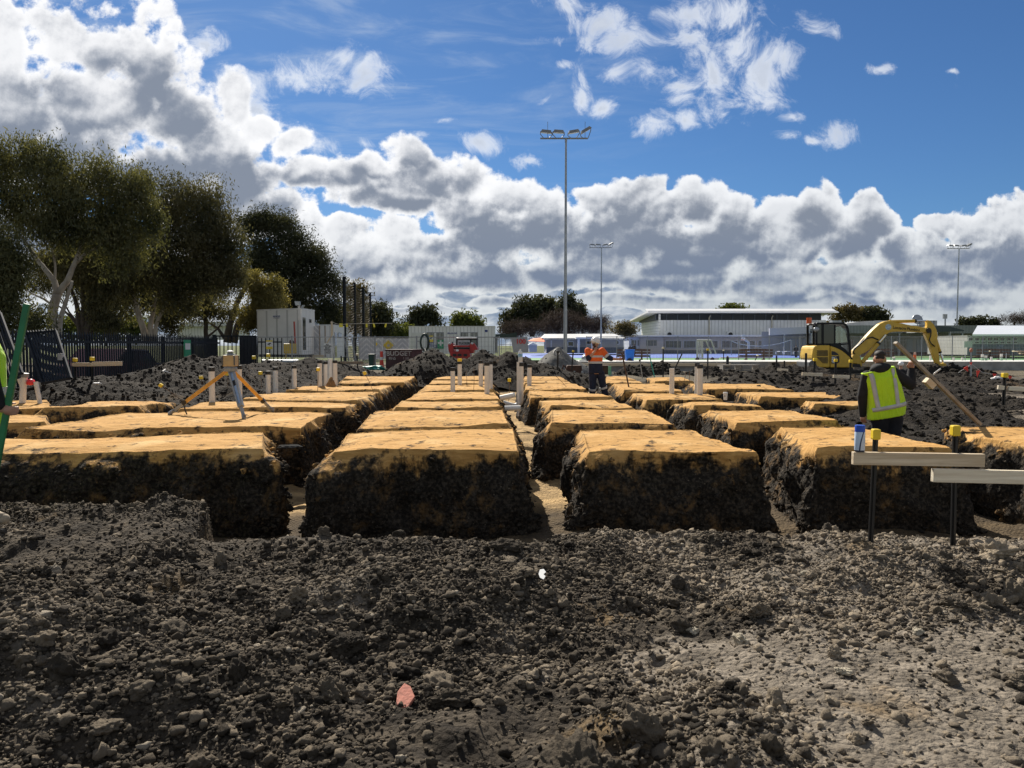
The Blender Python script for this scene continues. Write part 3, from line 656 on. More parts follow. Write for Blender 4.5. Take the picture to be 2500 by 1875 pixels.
M_GREYGRAVEL = pm('grey_crusher_dust', (.17, .165, .155), .95, .25, 9, .6, 60, spec=.1)
heap('smooth grey gravel cone in front of the light pole', [hc(1364,846,37,1.75,1.8,-.4),hc(1400,880,37,1.2,1.3,-.4)], -.4, .08, 13, mat=M_GREYGRAVEL, n_clods=60, rough=.03, cat='gravel heap', name='gravel_heap', group=None)
# ------------------------------------------------------------------ picture maps used to measure outlines
def Zm(ox, oy, s): return lambda x, y: (ox + x / s, oy + y / s)
Z1 = Zm(0, 650, 3.492); Z2 = Zm(500, 650, 3.492); Z3 = Zm(950, 650, 3.492); Z4 = Zm(1400, 650, 3.492); Z5 = Zm(1870, 700, 3.492)
ZT = Zm(0, 300, 2.592); ZA = Zm(600, 720, 6.144); ZB = Zm(920, 750, 6.144); ZC = Zm(1280, 750, 6.144)
ZD = Zm(1560, 730, 5.53); ZE = Zm(1930, 750, 5.53); ZF = Zm(2200, 750, 7.373); ZG = Zm(2060, 840, 6.912)
ZH = Zm(1380, 800, 9.217); ZI = Zm(390, 840, 7.373); ZJ = Zm(2040, 1000, 4.739)

def mat_rib(name, col, pitch=.19, axis='x', depth=.5, rough=.45, var=.06):
    if name in MATS: return MATS[name]
    m = bpy.data.materials.new(name); m.use_nodes = True; nt = NT(m.node_tree); b = nt.n['Principled BSDF']
    oc = nt.new('ShaderNodeTexCoord').outputs['Object']; x, y, z = nt.sep(oc); a = {'x': nt.m('ADD', x, y), 'z': z}[axis]
    w = nt.m('SINE', nt.m('MULTIPLY', a, 2 * math.pi / pitch)); n = nt.noise(oc, .7, 5, .6)
    c = nt.mix(nt.step(n, .35, .7), tuple(q * (1 - var) for q in col), tuple(min(1, q * (1 + var)) for q in col))
    c = nt.mix(nt.step(w, -.75, -1.0), c, tuple(q * .62 for q in col))
    nt.l.new(c, b.inputs['Base Color']); b.inputs['Roughness'].default_value = rough; b.inputs['Specular IOR Level'].default_value = .3
    nt.l.new(nt.bump(w, depth, .02), b.inputs['Normal']); MATS[name] = m; return m

M_WHITE = pm('white_paint', (.74, .75, .74), .45, .05, 3, dirt=.15)
M_SHED = mat_rib('white_panel_wall', (.84, .845, .83), .30, depth=.15)
M_PVC = pm('white_pvc', (.72, .70, .66), .35, .06, 5, dirt=.55)
M_BLACK = pm('black_plastic', (.012, .012, .013), .45, .3)
M_DSTEEL = pm('dark_blue_steel', (.005, .008, .013), .55, .25, 4, spec=.25)
M_GALV = pm('galvanised_steel', (.36, .38, .40), .42, .14, 3, metal=.55)
M_GREYM = pm('grey_metal', (.25, .26, .27), .45, .12, 4, metal=.3)
M_YELCAP = pm('yellow_cap', (.85, .60, .03), .4, .06)
M_TIMBER = pm('pale_timber', (.62, .49, .32), .7, .2, 3, .25, 30, col2=(.74, .62, .44), stretch=(.6, 8, 8))
M_TIMB2 = pm('weathered_timber', (.27, .215, .15), .75, .25, 4, .3, 30, stretch=(1, 1, 6), dirt=.3)
M_RED = pm('red_paint', (.42, .022, .020), .35, .2, 3, dirt=.25)
M_ORANGE = pm('bright_orange', (.90, .16, .03), .6, .08)
M_BLUE = pm('bright_blue', (.012, .17, .70), .4, .08)
M_GLASS = mat_glass('dark_glass')
M_GLASS2 = mat_glass('window_glass', (.06, .08, .10), .08)
M_CONC = pm('concrete', (.34, .335, .32), .9, .18, 2.0, .3, 40)
M_LIGHTCONC = pm('pale_concrete', (.62, .61, .58), .85, .12, 1.5, .2, 40)
M_BARKW = pm('pale_gum_bark', (.30, .26, .215), .85, .3, 2.2, .5, 14, col2=(.50, .46, .40), stretch=(1, 1, .5))
M_BARKD = pm('dark_bark', (.060, .048, .040), .9, .35, 3, .7, 18, stretch=(1, 1, .4))
M_RUST = pm('rusty_steel', (.085, .040, .026), .8, .35, 5, .4, 30)
M_BROWNW = pm('brown_bench_timber', (.13, .055, .032), .6, .2, 5)
M_NAVY = pm('navy_letters', (.03, .05, .22), .6, .05)
M_INK = pm('black_ink', (.012, .012, .012), .6, .05)

# ------------------------------------------------------------------ trees
def leafmat(name, a, b, trans=.30):
    m = bpy.data.materials.new(name); m.use_nodes = True; nt = NT(m.node_tree); out = nt.n['Material Output']; nt.n.remove(nt.n['Principled BSDF'])
    rnd = nt.new('ShaderNodeNewGeometry').outputs['Random Per Island']; oc = nt.new('ShaderNodeTexCoord').outputs['Object']
    f = nt.m('MULTIPLY_ADD', nt.noise(oc, .62, 4, .65), 3.2, nt.m('MULTIPLY_ADD', rnd, .22, -1.2), clamp=True)
    c = nt.mix(f, a, b)
    d = nt.new('ShaderNodeBsdfDiffuse'); nt.l.new(c, d.inputs[0])
    t = nt.new('ShaderNodeBsdfTranslucent'); nt.l.new(nt.mix(1.0, c, (1.25, 1.15, .55), 'MULTIPLY'), t.inputs[0])
    g = nt.new('ShaderNodeBsdfGlossy'); g.inputs['Roughness'].default_value = .38; nt.put(g.inputs[0], (.9, .9, .9))
    x = nt.new('ShaderNodeMixShader'); x.inputs[0].default_value = trans; nt.l.new(d.outputs[0], x.inputs[1]); nt.l.new(t.outputs[0], x.inputs[2])
    y = nt.new('ShaderNodeMixShader'); y.inputs[0].default_value = .012; nt.l.new(x.outputs[0], y.inputs[1]); nt.l.new(g.outputs[0], y.inputs[2])
    nt.l.new(y.outputs[0], out.inputs[0]); return m
L_GUM = leafmat('gum_leaves', (.050, .061, .034), (.195, .195, .098), .33)
L_GUM2 = leafmat('brownish_gum_leaves', (.047, .055, .035), (.170, .160, .090), .31)
L_DARK = leafmat('dark_sheoak_needles', (.026, .034, .022), (.090, .096, .056), .26)
L_PALE = leafmat('pale_olive_leaves', (.12, .115, .045), (.27, .235, .10), .40)
L_GREEN = leafmat('fresh_green_leaves', (.06, .085, .025), (.14, .16, .05), .35)
L_TWIG = leafmat('bare_twigs', (.055, .040, .034), (.13, .10, .085), .05)
L_OLIVE = leafmat('olive_sparse_leaves', (.07, .062, .030), (.17, .14, .07), .3)

def crown_arrays(fr, ells, d, n, leaf, seed, droop=.6, clump=.42, gap=1.0, depth=.85):
    rg = np.random.default_rng(seed)
    E = []
    for ex, ey, rx, ry in ells:
        c = fr.l(ex, ey, d); s = d / F; E.append((np.array(c), np.array([rx * s, min(rx, ry * 1.6) * s * depth, ry * s])))
    vol = np.array([e[1][0] * e[1][2] for e in E]); prob = vol / vol.sum()
    nc = max(8, int(n / (150 if n > 9000 else 90))); ci = rg.choice(len(E), nc, p=prob)
    dirs = rg.normal(size=(nc, 3)); dirs /= np.linalg.norm(dirs, axis=1)[:, None]
    rad = rg.random(nc) ** .38
    C = np.array([E[i][0] for i in ci]) + dirs * (rad * rg.uniform(.85, 1.12, nc))[:, None] * np.array([E[i][1] for i in ci])
    li = rg.integers(0, nc, n); cs = clump * rg.uniform(.65, 1.7, nc) * (1.1 if n > 9000 else 1.0)
    off = np.clip(rg.normal(size=(n, 3)), -1.7, 1.7) * np.array([1, 1, .75 + .35 * (droop > .5)]); off[:, 2] -= np.abs(rg.normal(size=n)) * droop * .35
    Pn = C[li] + off * (cs[li] * .55)[:, None]
    ax = rg.normal(size=(n, 3)); ax[:, 2] -= droop * 1.6; ax /= np.linalg.norm(ax, axis=1)[:, None]
    w = np.cross(ax, rg.normal(size=(n, 3))); w /= np.linalg.norm(w, axis=1)[:, None]
    L = leaf[0] * rg.uniform(.6, 1.3, n); W = leaf[1] * rg.uniform(.7, 1.3, n)
    bend = np.cross(ax, w) * (L * .12)[:, None]
    v0 = Pn - ax * (L / 2)[:, None]; v2 = Pn + ax * (L / 2)[:, None]
    v1 = Pn + w * (W / 2)[:, None] + bend; v3 = Pn - w * (W / 2)[:, None] + bend
    V = np.stack([v0, v1, v2, v3], 1).reshape(-1, 3); Q = np.arange(4 * n).reshape(n, 4)
    return V, Q
def tree(label, base, d, limbs, ells, n, leaf=(.26, .06), lm=None, bark=None, seed=0, droop=.6, clump=.45, cat='tree', name='gum_tree', group='trees behind the building site', depth=.85, zb=-.4):
    g = P(base[0], base[1], d); fr = Frame((g.x, g.y, zb)); t = thing(name, label, cat, fr, group)
    if limbs:
        mb = MB()
        for pts, r0, r1 in limbs:
            k = len(pts); q = [fr.l(x, y, d + dd) for x, y, dd in [(*p, 0)[:3] if len(p) == 2 else p for p in pts]]
            # smooth the run of the limb
            sm = []
            for i in range(k - 1):
                for s in range(4): sm.append(q[i].lerp(q[i + 1], s / 4) + Vector((random.uniform(-1, 1), random.uniform(-1, 1), 0)) * r0 * .12)
            sm.append(q[-1]); m = len(sm)
            mb.tube(sm, [r0 + (r1 - r0) * i / (m - 1) for i in range(m)], 8)
        mb.build('trunk', bark or M_BARKD, t, smooth=True)
    V, Q = crown_arrays(fr, ells, d, n, leaf, seed, droop, clump, depth=depth)
    o = np_mesh('crown', V, Q, lm or L_GUM); o.parent = t
    return t
def zz(f, *pts): return [f(*p) for p in pts]
def ze(f, sc, *es): return [(*f(x, y), rx / sc, ry / sc) for x, y, rx, ry in es]

tree('tall pale trunked gum tree with a forked trunk and a wide drooping crown', ZT(330,1310), 38,
     [(zz(ZT,(325,1380),(332,1270),(338,1160),(362,1085)), .26, .21), (zz(ZT,(362,1085),(345,1000),(280,920),(230,860),(180,780),(120,700)), .16, .06), (zz(ZT,(362,1085),(420,1010),(475,890),(510,790),(560,640)), .17, .05),
      (zz(ZT,(480,885),(545,825),(610,785),(700,740)), .10, .04), (zz(ZT,(372,1360),(385,1240),(425,1110),(455,1000)), .15, .06), (zz(ZT,(330,1150),(270,1110),(200,1080),(130,1030)), .07, .02), (zz(ZT,(345,1000),(350,900),(330,800)), .07, .03)],
     ze(ZT,2.592,(120,190,170,90),(300,250,120,90),(60,380,200,150),(350,400,210,150),(630,330,150,85),(740,460,140,130),(560,520,240,180),(200,560,200,130),(850,600,110,110),(880,400,90,70),(820,820,110,90),(960,560,80,90),(30,640,120,140),(950,690,60,50),(420,660,200,100),(700,690,190,90),(590,740,80,70),(800,780,80,110),(690,830,70,70),(-60,300,120,160),(890,470,60,80)),
     54000, leaf=(.21, .055), lm=L_GUM, bark=M_BARKW, seed=1, droop=.9, clump=.55)
tree('dark multi stemmed gum tree beside the pale forked trunk', ZT(530,1320), 43,
     [(zz(ZT,(515,1370),(500,1240),(480,1130),(430,1010)), .20, .07), (zz(ZT,(530,1370),(530,1200),(528,1080),(515,930)), .20, .07), (zz(ZT,(555,1370),(590,1230),(605,1100),(640,900)), .22, .08), (zz(ZT,(540,1370),(565,1200),(578,1060),(600,880)), .18, .06),
      (zz(ZT,(520,1330),(460,1240),(400,1180),(330,1130)), .10, .03), (zz(ZT,(500,1280),(440,1200),(380,1100)), .07, .03)],
     ze(ZT,2.592,(600,900,190,110),(470,860,120,70),(660,1000,90,90),(300,860,120,60),(620,1150,60,70),(680,1250,60,60)), 26000, leaf=(.22, .055), lm=L_GUM2, seed=2, droop=.9, clump=.5)
tree('dark drooping gum filling the gap between the two pale trunked gums', ZT(700,1300), 56, [(zz(ZT,(690,1390),(700,1200),(690,1000)), .2, .1)],
     ze(ZT,2.592,(700,930,180,110),(600,1060,120,90),(840,1090,150,100),(1000,1150,130,80),(700,1180,110,70),(430,930,140,110),(300,1000,110,70),(1150,1010,160,100),(900,960,160,90),(1330,1060,110,90),(620,760,200,120)), 42000, leaf=(.26,.07), lm=L_GUM2, seed=33, droop=.9, clump=.6)
tree('dark leafy tree hanging over the fence at the edge of the picture', ZT(20,1300), 35, [(zz(ZT,(10,1380),(20,1200),(40,1000)), .2, .1)],
     ze(ZT,2.592,(40,880,110,140),(30,1040,90,130),(-60,950,100,260),(60,1200,60,80),(20,1290,80,60),(220,1230,60,60),(230,1280,60,40)), 24000, leaf=(.2, .055), lm=L_GUM, seed=3, droop=.7, clump=.5)
tree('broad brownish gum tree with three pale trunks behind the fence', ZT(940,1330), 46,
     [(zz(ZT,(925,1390),(905,1290),(880,1220),(862,1160)), .21, .15), (zz(ZT,(862,1160),(840,1080),(820,960)), .16, .06), (zz(ZT,(955,1390),(955,1270),(970,1190),(1010,1060)), .20, .08), (zz(ZT,(980,1390),(990,1270),(1050,1150),(1090,1050)), .15, .06),
      (zz(ZT,(640,640),(690,720),(750,800),(770,900),(765,1020)), .05, .02), (zz(ZT,(840,815),(915,850),(900,920),(960,1000)), .05, .02), (zz(ZT,(905,900),(870,950),(880,1000)), .03, .015), (zz(ZT,(680,930),(730,1000),(745,1060)), .05, .02), (zz(ZT,(960,800),(1010,870),(1060,860)), .035, .015)],
     ze(ZT,2.592,(900,370,80,50),(1050,420,130,60),(1260,460,150,70),(1010,540,160,120),(1220,590,190,130),(1400,590,80,110),(1100,780,240,160),(1330,800,180,150),(880,780,130,120),(1000,960,240,110),(1240,980,190,110),(760,1050,130,110),(1440,930,90,130),(1140,1100,140,70),(1480,760,55,90)),
     60000, leaf=(.23, .06), lm=L_GUM2, bark=M_BARKW, seed=4, droop=.8, clump=.6)
tree('tall very dark she-oak rising behind the white shed', ZT(1470,1330), 62,
     [(zz(ZT,(1440,1390),(1450,1280),(1500,1140),(1600,960),(1680,780)), .34, .10), (zz(ZT,(1480,1390),(1500,1280),(1600,1150),(1760,980),(1880,850)), .30, .08), (zz(ZT,(1420,1360),(1380,1300),(1300,1250)), .16, .06)],
     ze(ZT,2.592,(1640,610,75,45),(1750,640,100,60),(1590,720,80,80),(1700,730,90,60),(1840,750,120,75),(1960,860,100,85),(1790,880,190,100),(1620,860,110,90),(2050,970,75,80),(1900,1000,180,90),(2090,1100,60,110),(1940,1140,150,110),(1800,1120,110,90),(2080,1220,80,80),(1540,980,60,80),(1560,640,60,40)),
     50000, leaf=(.30, .07), lm=L_DARK, seed=5, droop=.3, clump=.75, name='sheoak_tree')
tree('small olive green tree with rounded clumps beside the white shed', ZT(1640,1320), 52, [(zz(ZT,(1640,1390),(1640,1260),(1635,1130),(1610,1020)), .12, .04), (zz(ZT,(1640,1260),(1700,1180),(1750,1080)), .06, .03)],
     ze(ZT,2.592,(1605,1010,70,60),(1745,1050,70,65),(1640,1080,80,60),(1740,1120,80,55),(1575,1200,65,65),(1660,1180,85,55),(1590,1270,60,40)), 20000, leaf=(.19, .06), lm=L_PALE, seed=6, droop=.6, clump=.36)
tree('low dark tree with thin bare stems in front of the far white hut', ZT(1300,1320), 50, [(zz(ZT,(1305,1390),(1302,1250),(1298,1050)), .16, .10), (zz(ZT,(1305,1360),(1380,1300),(1420,1240)), .08, .03)],
     ze(ZT,2.592,(1080,1270,55,45),(1020,1230,60,40),(1180,1190,90,50),(1320,1170,100,60),(1440,1200,60,60),(1080,1180,70,50)), 9000, lm=L_GUM2, seed=7, clump=.5)
tree('dark green tree standing behind the tall black net poles', Z2(1480,560), 92, [(zz(Z2,(1480,640),(1480,500)), .3, .2)],
     ze(Z2,3.492,(1470,360,50,60),(1500,440,70,70),(1450,460,60,80),(1530,520,55,60),(1430,540,60,50),(1120,460,70,80),(1180,400,40,60)), 9000, leaf=(.5, .16), lm=L_DARK, seed=8, clump=.9)
tree('thin pale tree seen through the sports net', Z2(1290,560), 88, [(zz(Z2,(1290,620),(1285,400),(1260,250)), .14, .04)],
     ze(Z2,3.492,(1240,210,45,60),(1290,300,70,80),(1260,420,70,80),(1330,230,40,50),(1320,480,60,60)), 4200, leaf=(.42, .12), lm=L_OLIVE, seed=9, clump=.8)
tree('flat topped gum tree beyond the site office roof', Z3(290,500), 150, [(zz(Z3,(285,540),(280,470),(310,400)), .35, .15), (zz(Z3,(285,500),(350,470),(400,450)), .2, .1)],
     ze(Z3,3.492,(310,392,75,22),(255,430,50,28),(360,420,55,22),(410,480,40,28),(235,490,40,16),(160,500,40,14)), 2600, leaf=(.9, .3), lm=L_DARK, seed=10, clump=1.2)
tree('bushy green tree above the middle of the site office roof', Z3(650,500), 150, [(zz(Z3,(640,540),(645,460)), .3, .15)], ze(Z3,3.492,(640,450,55,22),(660,480,90,28),(730,490,60,22),(580,480,40,30)), 2300, leaf=(.8, .26), lm=L_GREEN, seed=11, clump=1.1)
tree('big dark round topped trees behind the brown hedge near the tall light pole', Z3(1220,560), 150, [(zz(Z3,(1220,600),(1210,470),(1180,380)), .5, .2), (zz(Z3,(1220,560),(1300,420)), .4, .15)],
     ze(Z3,3.492,(1180,350,85,42),(1300,340,110,45),(1390,380,65,48),(1140,430,110,60),(1270,420,130,70),(1050,490,45,55),(1010,520,40,40)), 9000, leaf=(.9, .3), lm=L_DARK, seed=12, clump=1.3)
tree('tall open gum tree right behind the tall light pole', Z3(1540,560), 145, [(zz(Z3,(1530,600),(1525,450),(1540,330)), .35, .12), (zz(Z3,(1527,470),(1590,420),(1620,390)), .2, .08), (zz(Z3,(1526,430),(1480,350)), .16, .07)],
     ze(Z3,3.492,(1535,295,35,32),(1475,320,32,30),(1500,360,40,24),(1590,350,50,35),(1630,400,40,32),(1600,430,30,30)), 2600, leaf=(.8, .28), lm=L_DARK, seed=13, clump=1.0)
for q, (lab, es, n, sd) in enumerate([
    ('bare brownish winter trees left of the tall light pole', [(1060,560,70,35),(1130,540,90,55),(1010,550,50,30),(1300,540,110,60)], 3600, 20),
    ('bare brown winter tree right behind the tall light pole', [(1440,480,100,70),(1500,440,60,50),(1400,540,100,40),(1560,500,80,70)], 4200, 21),
    ('dense purplish bare hedge row between the two light poles', [(1650,510,90,45),(1740,520,60,55),(1600,540,80,40),(1690,480,50,25)], 3600, 22),
    ('thin bare tree top behind the second light pole', [(1830,500,50,60),(1790,470,40,40),(1850,540,40,40)], 900, 23)]):
    tree(lab, Z3(es[0][0], 580), 128, [(zz(Z3,(es[0][0],620),(es[0][0],es[0][1])), .2, .1)], ze(Z3,3.492,*es), n, leaf=(1.3, .05), lm=L_TWIG, seed=sd, clump=1.4, droop=-.5, name='bare_tree')
tree('sparse olive tree beside the gable of the big hall', Z3(2010,580), 122, [(zz(Z3,(2010,620),(2008,500)), .2, .1)], ze(Z3,3.492,(2000,500,70,36),(2060,530,60,36),(1950,540,50,36),(2010,560,80,30)), 2300, leaf=(.6, .12), lm=L_OLIVE, seed=24, clump=1.1, droop=-.2)
tree('round dark tree top showing above the roof of the big hall', Z4(1340,420), 175, [(zz(Z4,(1340,560),(1340,420)), .4, .3)], ze(Z4,3.492,(1340,385,100,34),(1290,395,60,24),(1400,395,60,24)), 2400, leaf=(.8, .3), lm=L_GREEN, seed=25, clump=1.0)
tree('loose gum tree behind the grey low building above the excavator cab', Z5(700,330), 165, [(zz(Z5,(690,420),(680,280),(640,220)), .3, .1)], ze(Z5,3.492,(620,215,40,24),(690,182,32,9),(740,240,65,40),(640,260,30,30),(600,290,40,14)), 2000, leaf=(.9, .3), lm=L_OLIVE, seed=26, clump=1.1)
tree('dense dark tree behind the grey low building', Z5(900,330), 165, [(zz(Z5,(900,420),(890,280)), .4, .2)], ze(Z5,3.492,(860,240,55,42),(930,245,50,36),(990,260,36,32)), 2600, leaf=(.9, .3), lm=L_DARK, seed=27, clump=1.0)
tree('low rounded dark trees behind the grey parapet near the far light pole', Z5(1750,340), 175, [(zz(Z5,(1740,420),(1740,310)), .3, .2)], ze(Z5,3.492,(1710,305,75,18),(1850,305,60,17),(1950,308,30,10),(1650,312,30,10)), 2400, leaf=(.8, .3), lm=L_DARK, seed=28, clump=.9)
tree('bare grey brown tree above the bright white roof', Z5(2120,320), 170, [(zz(Z5,(2120,400),(2120,300)), .3, .2)], ze(Z5,3.492,(2120,285,110,26),(2220,280,80,30)), 1800, leaf=(1.3, .06), lm=L_TWIG, seed=29, clump=1.3, droop=-.5, name='bare_tree')
tree('light green bush behind the fence next to the site office', Z2(1640,570), 105, [(zz(Z2,(1640,640),(1640,570)), .2, .1)], ze(Z2,3.492,(1630,560,60,26),(1690,570,60,26),(1590,580,50,20)), 2400, leaf=(.5, .18), lm=L_GREEN, seed=30, clump=.8, cat='bush', name='bush')
tree('dull green hedge visible under the gum crowns', ZT(800,1300), 70, [], ze(ZT,2.592,(450,1285,90,22),(700,1280,120,28),(840,1290,80,24),(590,1295,60,20)), 5000, leaf=(.4, .14), lm=L_GREEN, seed=31, clump=.8, cat='hedge', name='hedge')

# ------------------------------------------------------------------ buildings
def slab(mb, p, q, u0, u1, z0, z1, t, m=0):             # panel standing proud of the wall p-q, u measured in metres along it
    p = Vector((p[0], p[1], 0)); q = Vector((q[0], q[1], 0)); a = (q - p).normalized(); n = Vector((a.y, -a.x, 0))
    b = [p + a * u0 - n * .02, p + a * u1 - n * .02, p + a * u1 + n * t, p + a * u0 + n * t]
    mb.plan([(v.x, v.y) for v in b], z0, z1, m)
def shed_plan(fr, L, C, Rr):
    l, c, r = (fr.l(*q) for q in (L, C, Rr)); b = l + r - c; return [(v.x, v.y) for v in (l, c, r, b)]
# tall white site shed
fr = at(736, 872, 48); pl = shed_plan(fr, (627.5, 800, 50.2), (736, 800, 48), (768.5, 800, 50.7))
zt = fr.l(736, 753.5, 48).z; z0 = fr.l(736, 866, 48).z
s = thing('site_shed', 'tall white steel site shed with a small blue sign and floodlights at its corner', 'site shed', fr, 'white portable site sheds')
mb = MB(); mb.plan(pl, z0, zt - .06); mb.build('wall', M_SHED, s)
mb = MB(); e = .03; cx = sum(p[0] for p in pl) / 4; cy = sum(p[1] for p in pl) / 4
mb.plan([(cx + (x - cx) * 1.01, cy + (y - cy) * 1.01) for x, y in pl], zt - .06, zt + .04); mb.build('roof', M_WHITE, s)
mb = MB(); mb.plan([(cx + (x - cx) * .97, cy + (y - cy) * .97) for x, y in pl], z0 - .18, z0 - .003); mb.build('base', M_BLACK, s)
mb = MB(); wr = pl[2]; slab(mb, pl[1], pl[2], .25, .78, z0 + .3, fr.l(736, 774, 48).z, .02); mb.build('door', M_GLASS, s)
mb = MB(); slab(mb, pl[1], pl[2], 1.5, 1.95, fr.l(736, 786, 48).z, fr.l(736, 777, 48).z, .03, 0); wn = mb.build('window', M_GREYM, s)
mb = MB(); slab(mb, pl[1], pl[2], 1.55, 1.70, fr.l(736, 785.5, 48).z, fr.l(736, 777.5, 48).z, .04, 0); slab(mb, pl[1], pl[2], 1.76, 1.90, fr.l(736, 785.5, 48).z, fr.l(736, 777.5, 48).z, .04, 0); mb.build('pane', M_GLASS, wn)
a = Vector(pl[0]); b = Vector(pl[1]); ang = math.atan2((b - a).y, (b - a).x); ln = (b - a).length
mb = MB(); u = ln * (418 - 165) / (835 - 165); slab(mb, pl[0], pl[1], u, u + .68, fr.l(680, 778, 49).z, fr.l(680, 769.5, 49).z, .02); sg = mb.build('sign', M_WHITE, s)
n = Vector(((b - a).y, -(b - a).x)).normalized(); c = a + (b - a).normalized() * (u + .34) + n * .03
text('BELGROVE', 'lettering', M_NAVY, sg, (c.x, c.y, fr.l(680, 772.3, 49).z), .14, (math.pi / 2, 0, ang), .02, sx=.95)
text('site accommodation', 'lettering', M_NAVY, sg, (c.x, c.y, fr.l(680, 776, 49).z), .065, (math.pi / 2, 0, ang), .01)
# lower white shed
fr = at(816, 876, 56); pl = shed_plan(fr, (762, 800, 55.5), (816, 800, 55), (850, 800, 62))
zt = fr.l(816, 793.5, 55).z; z0 = fr.l(816, 874, 55).z
s = thing('site_shed', 'lower white site shed beside the tall one, with two dark windows in its side', 'site shed', fr, 'white portable site sheds')
mb = MB(); mb.plan(pl, z0, zt - .05); mb.build('wall', M_SHED, s)
cx = sum(p[0] for p in pl) / 4; cy = sum(p[1] for p in pl) / 4
mb = MB(); mb.plan([(cx + (x - cx) * 1.01, cy + (y - cy) * 1.01) for x, y in pl], zt - .05, zt + .04); mb.build('roof', M_WHITE, s)
for u0, u1, yy0, yy1 in ((1.5, 3.2, 811, 824), (4.6, 6.2, 812.5, 822)):
    mb = MB(); slab(mb, pl[1], pl[2], u0, u1, fr.l(816, yy1, 55).z, fr.l(816, yy0, 55).z, .03); w = mb.build('window', M_GREYM, s)
    mb = MB(); slab(mb, pl[1], pl[2], u0 + .08, u1 - .08, fr.l(816, yy1, 55).z + .06, fr.l(816, yy0, 55).z - .06, .05); mb.build('pane', M_GLASS2, w)
mb = MB(); slab(mb, pl[1], pl[2], .12, .95, z0 + .05, fr.l(816, 811, 55).z, .025); mb.build('door', M_GLASS, s)
# site office
fr = at(998, 872, 66); s = thing('site_office', 'long white site office cabin with barred windows behind the red loader', 'site office', fr, 'white portable site sheds')
A = lambda x, y: ZB(x, y); D = 66
mb = MB(); x0, y0 = A(480, 285); x1, y1 = A(1768, 700); mb.px(fr, x0, y0 + 1, x1, y1, D, 3); mb.build('wall', M_SHED, s)
mb = MB(); mb.px(fr, x0 - .6, y0 - .4, x1 + .6, y0 + 1.0, D - .05, 3.1); mb.build('roof', M_WHITE, s)
for (a0, a1, b0, b1) in ((745, 1005, 375, 615), (1258, 1512, 375, 560)):
    w = MB(); w.px(fr, *A(a0, b0), *A(a1, b1), D - .06, .055); wo = w.build('window', M_GREYM, s)
    w = MB(); w.px(fr, *A(a0 + 12, b0 + 12), *A(a1 - 12, b1 - 8), D - .075, .012); w.build('pane', M_GLASS, wo)
    w = MB()
    for k in range(11): xx = a0 + 25 + k * (a1 - a0 - 50) / 10; w.px(fr, *A(xx - 3, b0 + 12), *A(xx + 3, b1 - 8), D - .10, .02)
    w.px(fr, *A((a0 + a1) / 2 - 14, b0 + 8), *A((a0 + a1) / 2 + 14, b1 - 8), D - .11, .03); w.build('bar', M_WHITE, wo)
w = MB(); w.px(fr, *A(515, 380), *A(708, 640), D - .05, .046); dr = w.build('door', pm('off_white_door', (.68, .69, .67), .5, .04), s)
w = MB(); w.px(fr, *A(605, 505), *A(640, 515), D - .08, .03); w.build('handle', M_GREYM, dr)
for (a0, a1, b0, b1, tx, z) in ((1072, 1190, 375, 410, 'BELGROVE', .2), (1620, 1662, 340, 372, None, 0)):
    w = MB(); w.px(fr, *A(a0, b0), *A(a1, b1), D - .03, .026); so = w.build('sign', M_WHITE if tx else M_NAVY, s)
    if tx: v = fr.l(*A((a0 + a1) / 2, (b0 + b1) / 2), D - .035); text(tx, 'lettering', M_NAVY, so, v, .17, bold=.03)
fr2 = at(1057, 850, D - .2)
def sign(label, fr, box, d, mat, lines, name='site_sign', cat='sign', dep=.03, group=None, stripes=()):
    x0, y0, x1, y1 = box; t = thing(name, label, cat, fr, group)
    mb = MB(); mb.px(fr, x0, y0, x1, y1, d, dep); bd = mb.build('board', mat, t)
    for (sx0, sy0, sx1, sy1, m) in stripes: mb = MB(); mb.px(fr, sx0, sy0, sx1, sy1, d - .006, .005); mb.build('panel', m, t)
    for (tx, x, y, size, m, bold, sx) in lines:
        v = fr.l(x, y, d - .012); text(tx, 'lettering', m, bd, v, size, bold=bold, sx=sx)
    return t
M_YEL = pm('sign_yellow', (.80, .60, .04), .5, .05); M_GRN = pm('sign_green', (.02, .30, .14), .5, .06)
def camera_icon(t, fr, cx, cy, w, d):
    mb = MB(); q = lambda a, b: (cx + a * w, cy + b * w)
    mb.pxp(fr, [q(-.5, .05), q(.35, -.32), q(.5, -.05), q(-.35, .25)], d - .012, .005)
    mb.pxp(fr, [q(-.05, .1), q(.08, .05), q(.12, .4), q(-.02, .4)], d - .012, .005); mb.build('symbol', M_INK, t)
t = sign('yellow and white camera warning sign on the site office window', fr2, (*A(783, 425), *A(845, 525)), D - .2, M_WHITE, [], stripes=[(*A(783, 425), *A(845, 450), M_YEL), (*A(783, 485), *A(845, 525), M_YEL)])
camera_icon(t, fr2, *A(812, 465), 7, D - .2)
sign('white site office sign with blue letters on the cabin window', fr2, (*A(783, 528), *A(880, 612)), D - .2, M_WHITE, [('SITE', *A(818, 552), .34, M_NAVY, .02, .8), ('OFFICE', *A(830, 588), .34, M_NAVY, .02, .8)])
t = sign('green first aid sign with a white cross on the site office', fr2, (*A(908, 490), *A(1005, 622)), D - .2, M_GRN, [])
mb = MB(); mb.px(fr2, *A(945, 498), *A(970, 578), D - .212, .01); mb.px(fr2, *A(918, 522), *A(998, 552), D - .214, .01); mb.build('cross', M_WHITE, t)
